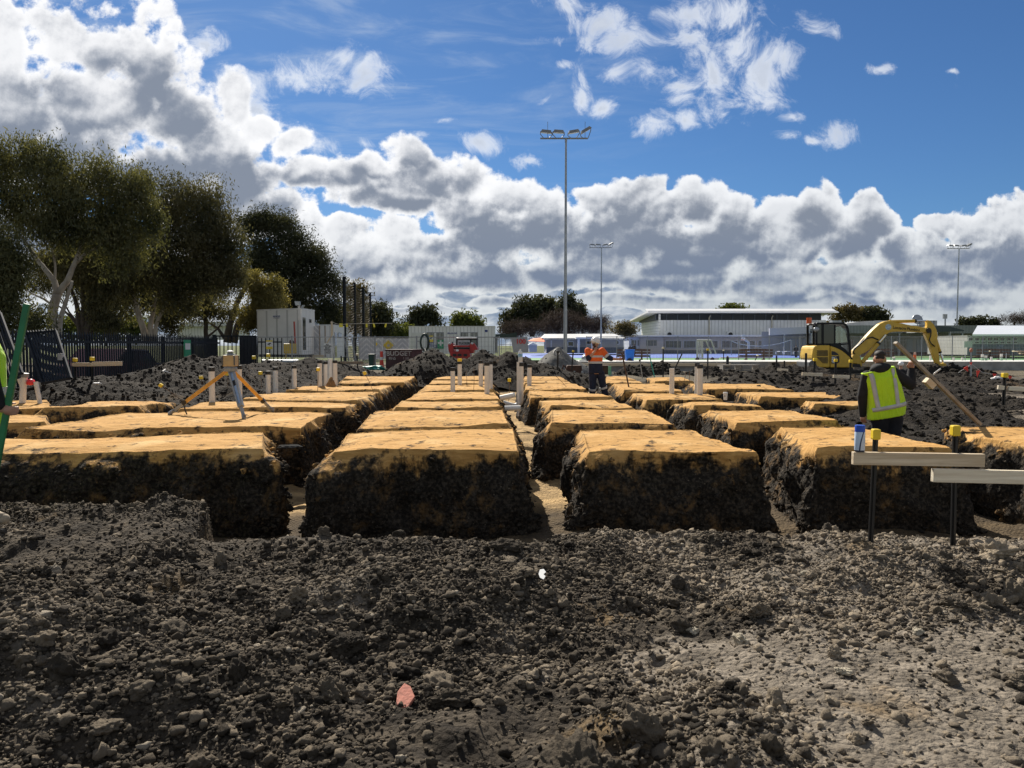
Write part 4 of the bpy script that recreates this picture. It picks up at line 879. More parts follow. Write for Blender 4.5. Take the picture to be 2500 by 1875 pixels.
# big hall
fr = at(1612, 863, 134); D = 134; s = thing('sports_hall', 'big pale ribbed sports hall with a strip of dark high windows', 'hall', fr, 'school buildings behind the court')
M_HALLW = mat_rib('pale_ribbed_cladding', (.86, .86, .85), .6, depth=.3); M_HALLS = mat_rib('pale_end_cladding', (.84, .84, .82), .5, axis='z', depth=.3)
M_GREYW = pm('grey_render', (.62, .555, .46), .8, .06, 1); M_GREYD = pm('dark_grey_base', (.12, .14, .16), .8, .08, 1)
fx = lambda x, y, d=D: fr.l(x, y, d)
a = fx(*ZD(292, 285)); b = fx(*ZD(2520, 500)); mb = MB(); mb.box((a.x, a.y, b.z), (b.x, a.y + 18, a.z)); mb.build('wall', M_HALLW, s)
a2 = fx(*ZD(232, 205)); b2 = fx(*ZD(2470, 284)); mb = MB(); mb.box((a2.x, a.y + .5, b2.z), (b2.x, a.y + 17.9, a2.z + .1))
for k in range(16): xx = a2.x + (k + .0) * (b2.x - a2.x) / 15; mb.box((xx - .05, a.y + .42, b2.z), (xx + .05, a.y + .497, a2.z), 1)
mb.build('clerestory', [pm('dark_louvres', (.018, .024, .030), .5, .1, 1), M_GREYD], s)
# end wall of the hall, falling to the back
e0 = fx(*ZD(232, 200)); zb = fx(*ZD(45, 300), 152).z
mb = MB(); q = [(a.x - .02, a.y + .1, 0), (a.x - .02, a.y + 18, 0)]
mb.add([(a.x-.01, a.y+.02, fx(1612, 863).z), (a.x-.01, a.y+18, fx(1612, 863).z), (a.x-.01, a.y+18, zb), (a.x-.01, a.y+.02, e0.z),
        (a.x-.3, a.y+.02, fx(1612, 863).z), (a.x-.3, a.y+18, fx(1612, 863).z), (a.x-.3, a.y+18, zb), (a.x-.3, a.y+.02, e0.z)],
       [(0,1,2,3),(7,6,5,4),(0,4,5,1),(1,5,6,2),(2,6,7,3),(3,7,4,0)]); mb.build('end_wall', M_HALLS, s)
r0 = fx(*ZD(190, 188)); r1 = fx(*ZD(2630, 188)); zr = r0.z; zd = zr - zb
mb = MB(); mb.prism([(r0.x - 1.2, 0), (r1.x, 0), (r1.x, .01), (r0.x - 1.2, .01)], 0, .01); mb = MB()
mb.add([(x, a.y - 1.52 + dy, zr + dz) for x in (r0.x - 1.25, r1.x + .05) for dy, dz in ((0, -.02), (-.5, -.05), (-.5, .05), (2.2, .75), (2.2, .6))], [(4,3,2,1,0),(5,6,7,8,9)] + [(i, (i + 1) % 5, (i + 1) % 5 + 5, i + 5) for i in range(5)]); mb.build('eave', pm('white_metal_roof', (.80, .80, .80), .4, .04, 1), s)
mb = MB(); mb.add([(r0.x-1.2, a.y-1.5, zr), (r1.x, a.y-1.5, zr), (r1.x, a.y+19.5, zb-.1), (r0.x-1.2, a.y+19.5, zb-.1),
                   (r0.x-1.2, a.y-1.5, zr+.3), (r1.x, a.y-1.5, zr+.3), (r1.x, a.y+19.5, zb+.2), (r0.x-1.2, a.y+19.5, zb+.2)],
                  [(0,1,2,3),(7,6,5,4),(0,4,5,1),(1,5,6,2),(2,6,7,3),(3,7,4,0)]); mb.build('roof', pm('white_metal_roof', (.80, .80, .80), .4, .04, 1), s)
M_DPIPE = pm('cream_downpipe', (.55, .49, .36), .6, .05)
for X in (945, 1790):
    mb = MB(); v0 = fx(*ZD(X, 225)); v1 = fx(*ZD(X, 490)); mb.tube([(v0.x + .15, a.y - .3, v0.z), (v0.x, a.y - .15, v0.z - .4), (v1.x, a.y - .15, v1.z)], .09, 6); mb.build('downpipe', M_DPIPE, s)
# lower front wing of the hall
w0 = fx(*ZD(335, 510), 128); w1 = fx(*ZD(1860, 738), 128); mb = MB(); mb.box((w0.x, w0.y, w1.z), (w1.x, a.y - .01, w0.z)); mb.build('front_wing', M_GREYW, s)
mb = MB(); mb.box((w0.x - 6, w0.y - 1.2, w0.z), (w1.x + .3, a.y - .02, w0.z + .28)); mb.build('wing_roof', M_WHITE, s)
mb = MB(); q = fx(*ZD(335, 690), 128); mb.box((w0.x, w0.y - .04, w1.z), (w1.x, w0.y - .005, q.z)); mb.build('plinth', M_GREYD, s)
for x0, x1 in ((352, 578), (598, 770), (790, 1068), (1112, 1335), (1355, 1570), (1600, 1830)):
    q0 = fx(*ZD(x0, 557), 128); q1 = fx(*ZD(x1, 668), 128)
    mb = MB(); mb.box((q0.x, w0.y - .10, q1.z), (q1.x, w0.y - .003, q0.z)); wo = mb.build('window', pm('pale_window_frame', (.62, .63, .63), .5, .04), s)
    mb = MB(); mb.box((q0.x + .12, w0.y - .13, q1.z + .12), (q1.x - .12, w0.y - .102, q0.z - .12))
    for k in range(1, 4): xx = q0.x + k * (q1.x - q0.x) / 4; mb.box((xx - .04, w0.y - .16, q1.z + .1), (xx + .04, w0.y - .132, q0.z - .1), 1)
    mb.build('pane', [M_GLASS2, M_GREYM], wo)
for X in (462, 1306):
    q = fx(*ZD(X, 475), 127.6); mb = MB(); mb.box((q.x - .55, q.y + 3.0, q.z - .5), (q.x + .55, q.y + 3.9, q.z + .5)); ac = mb.build('air_conditioner', M_WHITE, s)
    mb = MB(); mb.tube([(q.x, q.y + 2.95, q.z), (q.x, q.y + 2.995, q.z)], .36, 14); mb.build('fan', M_BLACK, ac)
# little classroom at the end of the hall
fr = at(1565, 862, 126); s = thing('classroom', 'small white and grey classroom at the end of the big hall', 'classroom', fr, 'school buildings behind the court')
q = lambda x, y: fr.l(*ZD(x, y), 126)
v0 = q(15, 515); v1 = q(330, 738); mb = MB(); mb.box((v0.x, v0.y, v1.z), (v1.x, v0.y + 6, v0.z)); mb.build('wall', M_GREYW, s)
v2 = q(-130, 735); mb = MB(); mb.box((v2.x, v0.y + .6, v1.z), (v0.x - .003, v0.y + 6, v0.z)); mb.build('annex_wall', M_WHITE, s)
mb = MB(); v3 = q(-150, 510); v4 = q(400, 500); mb.box((v3.x, v0.y - .8, v0.z + .003), (v4.x, v0.y + 6.5, v0.z + .25)); mb.build('roof', M_WHITE, s)
for x0, x1 in ((100, 190), (200, 240), (-95, -60), (-50, -30), (-10, 5)):
    mb = MB(); c0 = q(x0, 555); c1 = q(x1, 630); yy = v0.y if x0 > 15 else v0.y + .6; mb.box((c0.x, yy - .06, c1.z), (c1.x, yy - .003, c0.z)); mb.build('window', M_GLASS2, s)
# house with a pale roof behind the tall pole
fr = at(1328, 862, 112); s = thing('house', 'low cream house with a pale metal roof behind the tall light pole', 'house', fr, 'school buildings behind the court')
q = lambda x, y: fr.l(*ZC(x, y), 112)
v0 = q(330, 480); v1 = q(1490, 690); mb = MB(); mb.box((v0.x, v0.y, v1.z), (v1.x, v0.y + 8, v0.z)); mb.build('wall', pm('cream_weatherboard', (.46, .43, .37), .75, .08, 1), s)
r = [q(300, 412), q(1405, 408)]; mb = MB()
ez = q(300, 465).z; mb.add([(q(318,465).x-.6, v0.y-1, ez), (q(1505,465).x, v0.y-1, ez), (q(1505,465).x, v0.y+9, ez), (q(318,465).x-.6, v0.y+9, ez), (r[0].x+.2, v0.y+4, r[0].z+.15), (r[1].x, v0.y+4, r[1].z+.15)],
       [(0,1,5,4),(2,3,4,5),(1,2,5),(3,0,4),(3,2,1,0)]); mb.build('roof', pm('pale_metal_roof', (.66, .66, .65), .45, .1, .6), s)
mb = MB(); c0 = q(330, 600); mb.box((v0.x, v0.y - .12, v1.z), (v1.x, v0.y - .01, c0.z)); mb.build('plinth', M_GREYD, s)
for x0, x1, y0, y1 in ((650, 740, 510, 590), (920, 1010, 500, 560), (1380, 1425, 500, 560), (815, 840, 515, 570), (395, 415, 500, 640)):
    mb = MB(); c0 = q(x0, y0); c1 = q(x1, y1); mb.box((c0.x, v0.y - .07, c1.z), (c1.x, v0.y - .003, c0.z)); wo = mb.build('window', M_WHITE, s)
    mb = MB(); mb.box((c0.x + .1, v0.y - .1, c1.z + .1), (c1.x - .1, v0.y - .072, c0.z - .1)); mb.build('pane', M_GLASS, wo)
mb = MB(); c0 = q(750, 490); c1 = q(1010, 690); mb.box((c0.x, v0.y - 3, c0.z + .1), (c1.x, v0.y - .01, c0.z + .35))
for X in (790, 990): c = q(X, 690); mb.box((c.x - .15, v0.y - 2.8, c.z), (c.x + .15, v0.y - 2.5, c0.z + .097))
mb.build('porch', M_WHITE, s)
# low grey school building
fr = at(1880, 866, 104); s = thing('school_building', 'long low school building with a grey ribbed parapet and a deep dark verandah', 'school building', fr, 'school buildings behind the court'); D = 104
q = lambda x, y, d=D: fr.l(*ZE(x, y), d)
M_PARA = mat_rib('grey_ribbed_parapet', (.25, .265, .255), .42, depth=.5); M_PARAL = pm('pale_grey_fascia', (.56, .55, .53), .7, .05)
v0 = q(700, 245); v1 = q(3450, 352); mb = MB(); mb.box((v0.x, v0.y, v1.z), (v1.x, v0.y + .4, v0.z)); mb.build('parapet', M_PARA, s)
u0 = q(-260, 275); u1 = q(262, 352); mb = MB(); mb.pxp(fr, [ZE(-280, 285), ZE(262, 265), ZE(262, 355), ZE(-280, 378)], D, .4); mb.build('fascia', M_PARAL, s)
wl = q(-260, 380, D + 4); wb = q(3440, 660, D + 4); mb = MB(); mb.plan([(u0.x, wl.y), (v1.x, wl.y), (v1.x, wl.y + 10), (u0.x + 4.6, wl.y + 10)], wb.z, v1.z + .3); mb.build('wall', pm('grey_school_wall', (.46, .44, .41), .75, .06, .8), s)
mb = MB(); mb.plan([(u0.x, v0.y + .402), (v1.x, v0.y + .402), (v1.x, wl.y + 10), (u0.x + 5, wl.y + 10)], v1.z + .301, v1.z + .6); mb.build('roof', M_GREYM, s)
k = -200
for i, X in enumerate(list(range(-140, 260, 75)) + [770, 1000, 1140, 1270, 1400, 1480, 1570, 1700, 1800, 2010, 2120, 2280, 2600]):
    mb = MB(); c0 = q(X, 430, D + 4); c1 = q(X + (50 if X < 300 else 70), 645, D + 4); dark = X in (770, 1270, 1400, 1480)
    mb.box((c0.x, wl.y - .06, c1.z), (c1.x, wl.y - .003, c0.z)); mb.build('door' if not dark else 'window', M_GLASS if dark else pm('pale_grey_door', (.42, .44, .46), .6, .05), s)
for X in (-80, 280, 690, 1470, 2140, 2320):
    mb = MB(); c = q(X, 660); mb.box((c.x - .1, v0.y + .1, c.z), (c.x + .1, v0.y + .3, v1.z - .003)); mb.build('post', M_GALV, s)
mb = MB(); c0 = q(330, 600, D + 3.9); c1 = q(3440, 655, D + 3.9); mb.box((q(950, 600).x, wl.y - .3, c1.z), (q(2180, 600).x, wl.y - .02, q(0, 610).z)); mb.build('brick_base', pm('brown_brick', (.13, .06, .045), .85, .2, 4), s)
mb = MB(); cv = [(q(1500, 330).x, q(1500, 350).z), (q(1600, 330).x, q(0, 285).z), (q(1800, 0).x, q(0, 262).z), (q(1960, 0).x, q(0, 270).z), (q(2150, 0).x, q(0, 318).z), (q(2150, 0).x, q(0, 330).z)]
mb.prism(cv, v0.y - 3.5, v0.y - .01); mb.build('canopy', pm('dark_shade_canopy', (.045, .06, .065), .7, .1), s)
mb = MB()
for X in (1975, 2150): c = q(X, 640, D - 3.4); mb.tube([(c.x, v0.y - 3.4, c.z), (c.x, v0.y - 3.4, q(0, 322).z)], .07, 6)
mb.build('canopy_post', M_GALV, s)
for i in range(9): mb = MB(); c = q(690 + i * 22 if i < 4 else 1940 + (i - 4) * 36, 245); mb.box((c.x, v0.y + 3, v0.z - .8), (c.x + .6, v0.y + 4, v0.z + .75)); mb.build('roof_vent', M_GALV, s)
mb = MB(); mb.pxp(fr, [ZE(760, 215), ZE(900, 200), ZE(1180, 180), ZE(1330, 182), ZE(1500, 215), ZE(1600, 245), ZE(760, 245)], D + 9, 8); mb.build('upper_roof', M_LIGHTCONC, s)
fr = at(*ZE(1712, 240), 108); t = thing('satellite_dish', 'grey satellite dish on the low school roof', 'satellite dish', fr)
mb = MB(); c = fr.l(*ZE(1715, 165), 108); M_ = Matrix.Rotation(R(70), 3, 'X'); mb.ell(c, (.75, .75, .16), 18, 8, 0, M_); mb.build('dish', M_GALV, t, smooth=True)
mb = MB(); mb.tube([fr.l(*ZE(1715, 250), 108), c], .06, 6); mb.tube([c, fr.l(*ZE(1790, 112), 107.4)], .03, 5); mb.build('mount', M_GREYM, t)
fr = at(*ZE(2088, 240), 120); t = thing('phone_mast', 'short mobile phone mast with grey panel aerials above the low school roof', 'mast', fr)
mb = MB(); mb.tube([fr.l(*ZE(2088, 260), 120), fr.l(*ZE(2088, 110), 120)], .1, 6); mb.build('pole', M_GREYM, t)
for X in (2070, 2090, 2110): mb = MB(); mb.px(fr, *ZE(X - 7, 92), *ZE(X + 7, 155), 119.7, .2); mb.build('aerial', M_GALV, t)
# bright white roofed classroom block
fr = at(2360, 866, 84); D = 84; s = thing('classroom_block', 'classroom block with a glaring white metal roof and rows of windows', 'classroom block', fr, 'school buildings behind the court')
q = lambda x, y, d=D: fr.l(*ZF(x, y), d)
v0 = q(1195, 510); v1 = q(2900, 860); mb = MB(); mb.box((v0.x, v0.y, v1.z), (v1.x, v0.y + 8, v0.z)); mb.build('wall', pm('mid_grey_wall', (.46, .44, .42), .75, .07, .8), s)
e0 = q(1165, 490); rr = q(1385, 330, D + 6); mb = MB()
mb.add([(e0.x, v0.y - 1.2, e0.z), (v1.x, v0.y - 1.2, e0.z), (v1.x, v0.y + 6, rr.z), (q(1385, 0, D + 6).x, v0.y + 6, rr.z), (e0.x, v0.y - 1.2, e0.z - .2), (v1.x, v0.y - 1.2, e0.z - .2), (v1.x, v0.y + 6, rr.z - .2), (q(1385, 0, D + 6).x, v0.y + 6, rr.z - .2)],
       [(0,1,2,3),(7,6,5,4),(0,4,5,1),(1,5,6,2),(2,6,7,3),(3,7,4,0)]); mb.build('roof', pm('glossy_white_roof', (.82, .83, .83), .28, .03, .6), s)
for i in range(8):
    for y0, y1 in ((545, 605), (615, 660)):
        mb = MB(); c0 = q(1200 + i * 114, y0); c1 = q(1295 + i * 114, y1); mb.box((c0.x, v0.y - .06, c1.z), (c1.x, v0.y - .003, c0.z)); wo = mb.build('window', pm('white_sash', (.7, .7, .7), .5, .03), s)
        mb = MB(); mb.box((c0.x + .08, v0.y - .09, c1.z + .06), (c1.x - .08, v0.y - .062, c0.z - .06)); mb.build('pane', M_GLASS, wo)
mb = MB(); c0 = q(1200, 668); mb.box((v0.x, v0.y - .05, v1.z), (v1.x, v0.y - .004, c0.z)); mb.build('lower_panel', pm('slate_panel', (.15, .17, .20), .7, .2, 1.5), s)
for X, m in ((1490, 'mural_grey'), (1770, 'mural_blue')):
    mb = MB(); c0 = q(X - 60, 680); c1 = q(X + 65, 770); mb.box((c0.x, v0.y - .08, c1.z), (c1.x, v0.y - .052, c0.z)); mb.build('mural', pm(m, (.20, .22, .30), .7, .5, 3), s)
mb = MB(); c0 = q(1285, 612, D - 2); c1 = q(1435, 725, D - 2); mb.box((c0.x, v0.y - .5, c1.z), (c1.x, v0.y - .4, c0.z)); mb.build('notice_panel', M_PARAL, s)
# hut glimpsed under the gums
fr = at(440, 828, 75); s = thing('hut', 'long pale hut glimpsed under the gum trees behind the black fence', 'hut', fr)
mb = MB(); mb.px(fr, *ZT(1120, 1285), *ZT(1446, 1370), 75, 6); mb.build('wall', M_SHED, s)
mb = MB(); mb.pxp(fr, [ZT(1100, 1288), ZT(1180, 1262), ZT(1440, 1256), ZT(1460, 1286)], 74.6, 7); mb.build('roof', M_WHITE, s)
fr = at(1300, 858, 100); s = thing('garden_shed', 'little pale gabled garden shed under the orange shade sail', 'garden shed', fr); q = lambda x, y: ZC(x, y)
mb = MB(); mb.pxp(fr, [q(72, 672), q(72, 572), q(190, 572), q(190, 672)], 100, 3); mb.build('wall', pm('pale_blue_grey', (.50, .52, .55), .7, .04), s)
mb = MB(); mb.pxp(fr, [q(50, 568), q(125, 528), q(205, 568), q(192, 571.5), q(70, 571.5)], 99.7, 3.5); mb.build('roof', M_WHITE, s)
fr = at(1308, 850, 108); s = thing('shade_sail', 'bright orange shade sail on grey posts', 'shade sail', fr)
mb = MB(); c = [fr.l(*ZC(*p), d) for p, d in (((55, 505), 108), ((310, 515), 108), ((275, 455), 114), ((130, 470), 114))]
mb.add([tuple(v) for v in c] + [(v.x, v.y, v.z - .05) for v in c], [(0,1,2,3),(7,6,5,4),(0,4,5,1),(1,5,6,2),(2,6,7,3),(3,7,4,0)]); mb.build('sail', M_ORANGE, s)
mb = MB()
for v in (c[0], c[1]): mb.tube([(v.x, v.y, -.2 - .3), tuple(v)], .08, 6)
mb.build('post', M_GALV, s)
fr = at(1240, 860, 84); s = thing('shade_structure', 'dark shade cloth shelter behind the open fence panels', 'shelter', fr)
mb = MB(); mb.pxp(fr, [ZB(1775, 405), ZB(1990, 400), ZB(2095, 375), ZB(2095, 450), ZB(1775, 450)], 84, 5); mb.build('cloth', pm('dark_shade_cloth', (.035, .04, .045), .8, .2), s)
mb = MB()
for X in (1790, 2080): v = fr.l(*ZB(X, 680), 84.2); mb.tube([tuple(v), (v.x, v.y, fr.l(*ZB(X, 451), 84.2).z)], .1, 6)
mb.build('post', M_BLACK, s)

# ------------------------------------------------------------------ sports court and slab
def sheet(name, pts, z, mat, th=None):
    mb = MB(); mb.add([(x, y, 0) for x, y in pts], [tuple(range(len(pts)))]); o = mb.build(name, mat); o.location = (0, 0, z); return tag(o, None, None, kind='structure')
zc = float(gz([30.], [90.])[0]) + .02
def quadpx(x0, x1, ya, yb): return [tuple(G(x, y, zc).xy) for x, y in ((x0, ya), (x1, ya), (x1, yb), (x0, yb))]
o = sheet('sports_court', quadpx(1270, 1985, 876.5, 864), zc + .13, pm('blue_court_acrylic', (.085, .16, .50), .6, .06, .3)); o['label'] = 'bright blue acrylic sports court surface'
o = sheet('court_run_off', quadpx(1200, 2800, 882.5, 876.7), zc + .12, pm('green_court_acrylic', (.10, .26, .09), .7, .08, .3)); o['label'] = 'green run-off strip of the sports court'
o = sheet('lawn', quadpx(2085, 2700, 876.6, 869), zc + .126, pm('mown_lawn', (.07, .13, .03), .9, .3, .8, .5, 12)); o['label'] = 'strip of mown lawn before the school verandah'
fr = at(1388, 916, 42); mb = MB(); a = fr.l(1386, 883.5, 42); b = fr.l(2760, 918, 42)
mb.box((a.x, a.y, b.z), (b.x, a.y + 4.4, a.z)); o = mb.build('concrete_slab', M_CONC, None, fr); tag(o, 'raised concrete floor slab with a pale top beyond the trenches', 'slab', kind='structure')
mb = MB(); mb.box((a.x + .02, a.y + .05, a.z + .003), (b.x - .02, a.y + 4.35, a.z + .02)); o = mb.build('slab_topping', M_LIGHTCONC, None, fr); tag(o, 'pale smooth top of the concrete slab', 'slab', kind='structure')
def one(name, label, cat, fr, mb, mat, group=None, **kw): return tag(mb.build(name, mat, None, fr, **kw), label, cat, group)
mb = MB(); c0 = fr.l(*ZC(668, 843), 41.8); c1 = fr.l(*ZC(3100, 884), 41.8); mb.box((c0.x, c0.y, c1.z), (c1.x, c0.y + .12, c0.z)); one('formwork_board', 'long pale timber formwork board along the slab edge behind the orange shirt worker', 'board', fr, mb, M_TIMBER)
SLABZ = (fr.M @ Vector((0, 0, a.z + .02))).z
# ------------------------------------------------------------------ drain pipes
def gd(x, y, z=0.0):                        # horizontal distance of the ground point under a pixel
    return (G(x, y, z) - CAM).dot(FH)
def pipe(label, x, ytop, ybase, wpx, cap='black', z=0.0, lean=0, name='drain_pipe', group='white drain pipes standing in the pads'):
    d = gd(x, ybase, z); fr = at(x, ybase, d); r = wpx * d / F / 2; h = fr.l(x, ytop, d).z
    t = thing(name, label, 'pipe', fr, group); top = (lean, 0, h)
    mb = MB(); mb.tube([(0, 0, -.35), top], r, 18, caps=True); mb.build('pipe_wall', M_PVC, t, smooth='auto')
    if cap:
        mb = MB(); k = h - .10; mb.tube([(lean * .95, 0, h - .075), (lean, 0, h + .012)], r * 1.06, 18)
        mb.build('cap', M_YELCAP if cap == 'yellow' else M_BLACK, t, smooth='auto')
    if cap == 'yellow':
        mb = MB(); mb.tube([(0, 0, h - .15), (0, 0, h - .08)], r * 1.05, 18); mb.build('collar', M_BLACK, t, smooth='auto')
    return t
pipe('capped white pipe just behind the near end of the tripod leg', 518, 897.5, 981, 14.5)
pipe('capped white pipe half hidden by the blue tripod leg', 585, 893, 968, 12.5)
pipe('shorter of the two capped pipes to the side of the tripod', 655, 907, 957, 12)
pipe('taller capped pipe in the pair beside the tripod', 673, 897, 952, 12)
pipe('capped pipe standing alone between the tripod and the pipe cluster', 717, 893, 946.5, 8)
pipe('narrow capped pipe touching the lone pipe before the cluster', 721.5, 893, 945, 6)
pipe('short bare pipe without cap leaning on the soil bank', 740.5, 887.5, 912, 8.5, None, lean=.03)
pipe('capped pipe nearest the edge of the clay crusted cluster', 781, 880, 945, 11)
pipe('second capped pipe in the clay crusted cluster', 795.5, 882.5, 940, 10)
pipe('tallest pipe in the clay crusted cluster, without a cap', 806.5, 876.5, 938, 10.5, None)
pipe('last capped pipe in the clay crusted cluster', 818.5, 880, 941, 11)
pipe('short capped pipe in the middle column of pads', 1105.5, 898.5, 953.5, 11)
pipe('tall pipe with a yellow lid in the middle column of pads', 1122.5, 876, 940, 10.5, 'yellow')
pipe('capped pipe behind the trio in the middle column', 1174, 881, 942.5, 10.5)
pipe('front capped pipe of the trio in the middle column', 1189, 885, 960.5, 12.5)
pipe('capped pipe in shadow beside the front one of the trio', 1198.5, 882.5, 949, 9)
pipe('capped pipe peeping out between the two of the trio', 1188, 880, 945, 8.5)
pipe('short capped pipe standing on the pad beyond the water bottle', 1292.5, 891, 938.5, 11)
pipe('thin pipe tucked behind the pipe that carries the bottle', 1264.5, 884, 975, 6, None)
pipe('uncapped pipe on the fourth row pad beside the thin stakes', 1640, 899, 961.5, 12, None)
pipe('rear capped pipe of the twin pair', 1701.5, 887.5, 957, 11.5)
pipe('front capped pipe of the twin pair', 1708.5, 891.5, 962.5, 14)
# crust of clay round the cluster
def lump(label, x, y, wpx, hpx, z=0.0, mat=None, seed=0):
    d = gd(x, y, z); fr = at(x, y, d); s = d / F; V0, F0 = ico(3)
    V = V0 * (1 + .25 * fbm(V0 + seed, 1.6, 3, seed))[:, None] * np.array([wpx * s / 2, wpx * s / 2, hpx * s]); V[:, 2] = np.maximum(V[:, 2], -.05)
    o = np_mesh('clay_lump', V, F0, mat or M_PAD, True); o.location = fr.loc; o.rotation_euler = (0, 0, fr.rot); return tag(o, label, 'clay lump')
M_CLAY = pm('brown_clay', (.26, .15, .065), .95, .35, 8, .6, 40)
lump('brown clay crust packed round the tallest pipe of the cluster', 808, 944, 22, 21, mat=M_CLAY, seed=3)
lump('brown clay clod at the foot of the first cluster pipe', 787, 947, 16, 5, mat=M_CLAY, seed=4)
# the bottle pipe with its bend
d = gd(1271, 958); fr = at(1271, 958, d)
t = thing('drain_pipe', 'tall pipe with a bend at its foot and a water bottle on top', 'pipe', fr, 'white drain pipes standing in the pads')
q = lambda x, y, dd=0: fr.l(x, y, d + dd)
top = q(1271, 887); mb = MB(); c = q(1271, 975)
pts = [tuple(top), (c.x, 0, q(0, 972).z)] + [(c.x - .16 * (1 - math.cos(a)), 0, q(0, 976).z - .16 * math.sin(a)) for a in [k * math.pi / 12 for k in range(7)]]
pts += [tuple(q(1228, 984))]
r = 14.3 * d / F / 2; mb.tube(pts, r, 18); mb.build('pipe_wall', M_PVC, t, smooth='auto')
mb = MB(); mb.tube([(pts[-2][0] + .02, 0, pts[-2][2]), (pts[-2][0] - .12, 0, pts[-2][2])], r * 1.12, 18); mb.tube([(c.x, 0, q(0, 968).z), (c.x, 0, q(0, 964).z)], r * 1.1, 18); mb.build('socket', M_PVC, t, smooth='auto')
mb = MB(); mb.tube([(top.x, 0, top.z - .07), (top.x, 0, top.z + .012)], r * 1.06, 18); mb.build('cap', M_BLACK, t, smooth='auto')
bt = P(1270.5, 885.5, d); fb = Frame(bt); mb = MB(); s = d / F
t = thing('water_bottle', 'clear plastic water bottle with a blue label on top of the tall bent pipe', 'bottle', fb)
mb.lathe([(.0, .0), (5 * s, 0), (5.4 * s, 1.2 * s), (5.2 * s, 10 * s), (5.4 * s, 22 * s), (4.6 * s, 27 * s), (2.2 * s, 30 * s), (1.6 * s, 31 * s)], n=16); mb.build('bottle_wall', pm('frosted_clear_plastic', (.66, .70, .74), .15, .15, 9), t, smooth=True)
mb = MB(); mb.lathe([(5.45 * s, 14 * s), (5.6 * s, 14.2 * s), (5.6 * s, 21.5 * s), (5.45 * s, 21.8 * s)], n=16); mb.build('label', pm('pale_blue_label', (.25, .50, .80), .4, .4, 14), t, smooth=True)
mb = MB(); mb.lathe([(1.9 * s, 30.5 * s), (1.9 * s, 33 * s), (0.01, 33.1 * s)], n=12); mb.build('cap', M_WHITE, t)
def lying(label, a, b, d, r, name='drain_pipe', mat=None, group='white drain pipes lying in the trenches'):
    fr = at(*a, d); q0 = fr.l(*a, d); q1 = fr.l(*b, d + (.0)); mb = MB(); mb.tube([q0, q1], r, 16)
    return tag(mb.build(name, mat or M_PVC, None, fr, smooth='auto'), label, 'pipe', group)
lying('white pipe lying across the trench behind the bottle pipe', (1221, 972), (1258, 964), 16.2, .055)
lying('white pipe end lying lowest in the trench under the bend', (1232, 997), (1271, 996), 14.6, .05)
# branched pipe at the edge
d = gd(57, 985); fr = at(57, 985, d); q = lambda x, y: fr.l(x, y, d)
t = thing('branched_pipe', 'branched white pipe with a grey collar and a leaning arm with a red plug', 'pipe', fr)
mb = MB(); r = 15 * d / F / 2; mb.tube([q(55, 985), q(57, 945), q(61, 912)], r, 16); mb.tube([q(57, 950), q(47, 925)], r * .7, 12); mb.build('stem', M_PVC, t, smooth='auto')
mb = MB(); mb.tube([q(60.5, 921), q(61.5, 911)], r * 1.15, 16); mb.build('collar', M_GREYM, t, smooth='auto')
mb = MB(); mb.tube([q(101, 1000), q(87, 932)], r * .72, 14); mb.build('arm', M_PVC, t, smooth='auto')
mb = MB(); mb.tube([q(68, 934), q(82, 933)], r * .85, 16); mb.ell(q(75, 933), (r * 1.05,) * 3, 14, 10); mb.build('plug', pm('red_plastic', (.75, .035, .05), .4, .05), t, smooth=True)

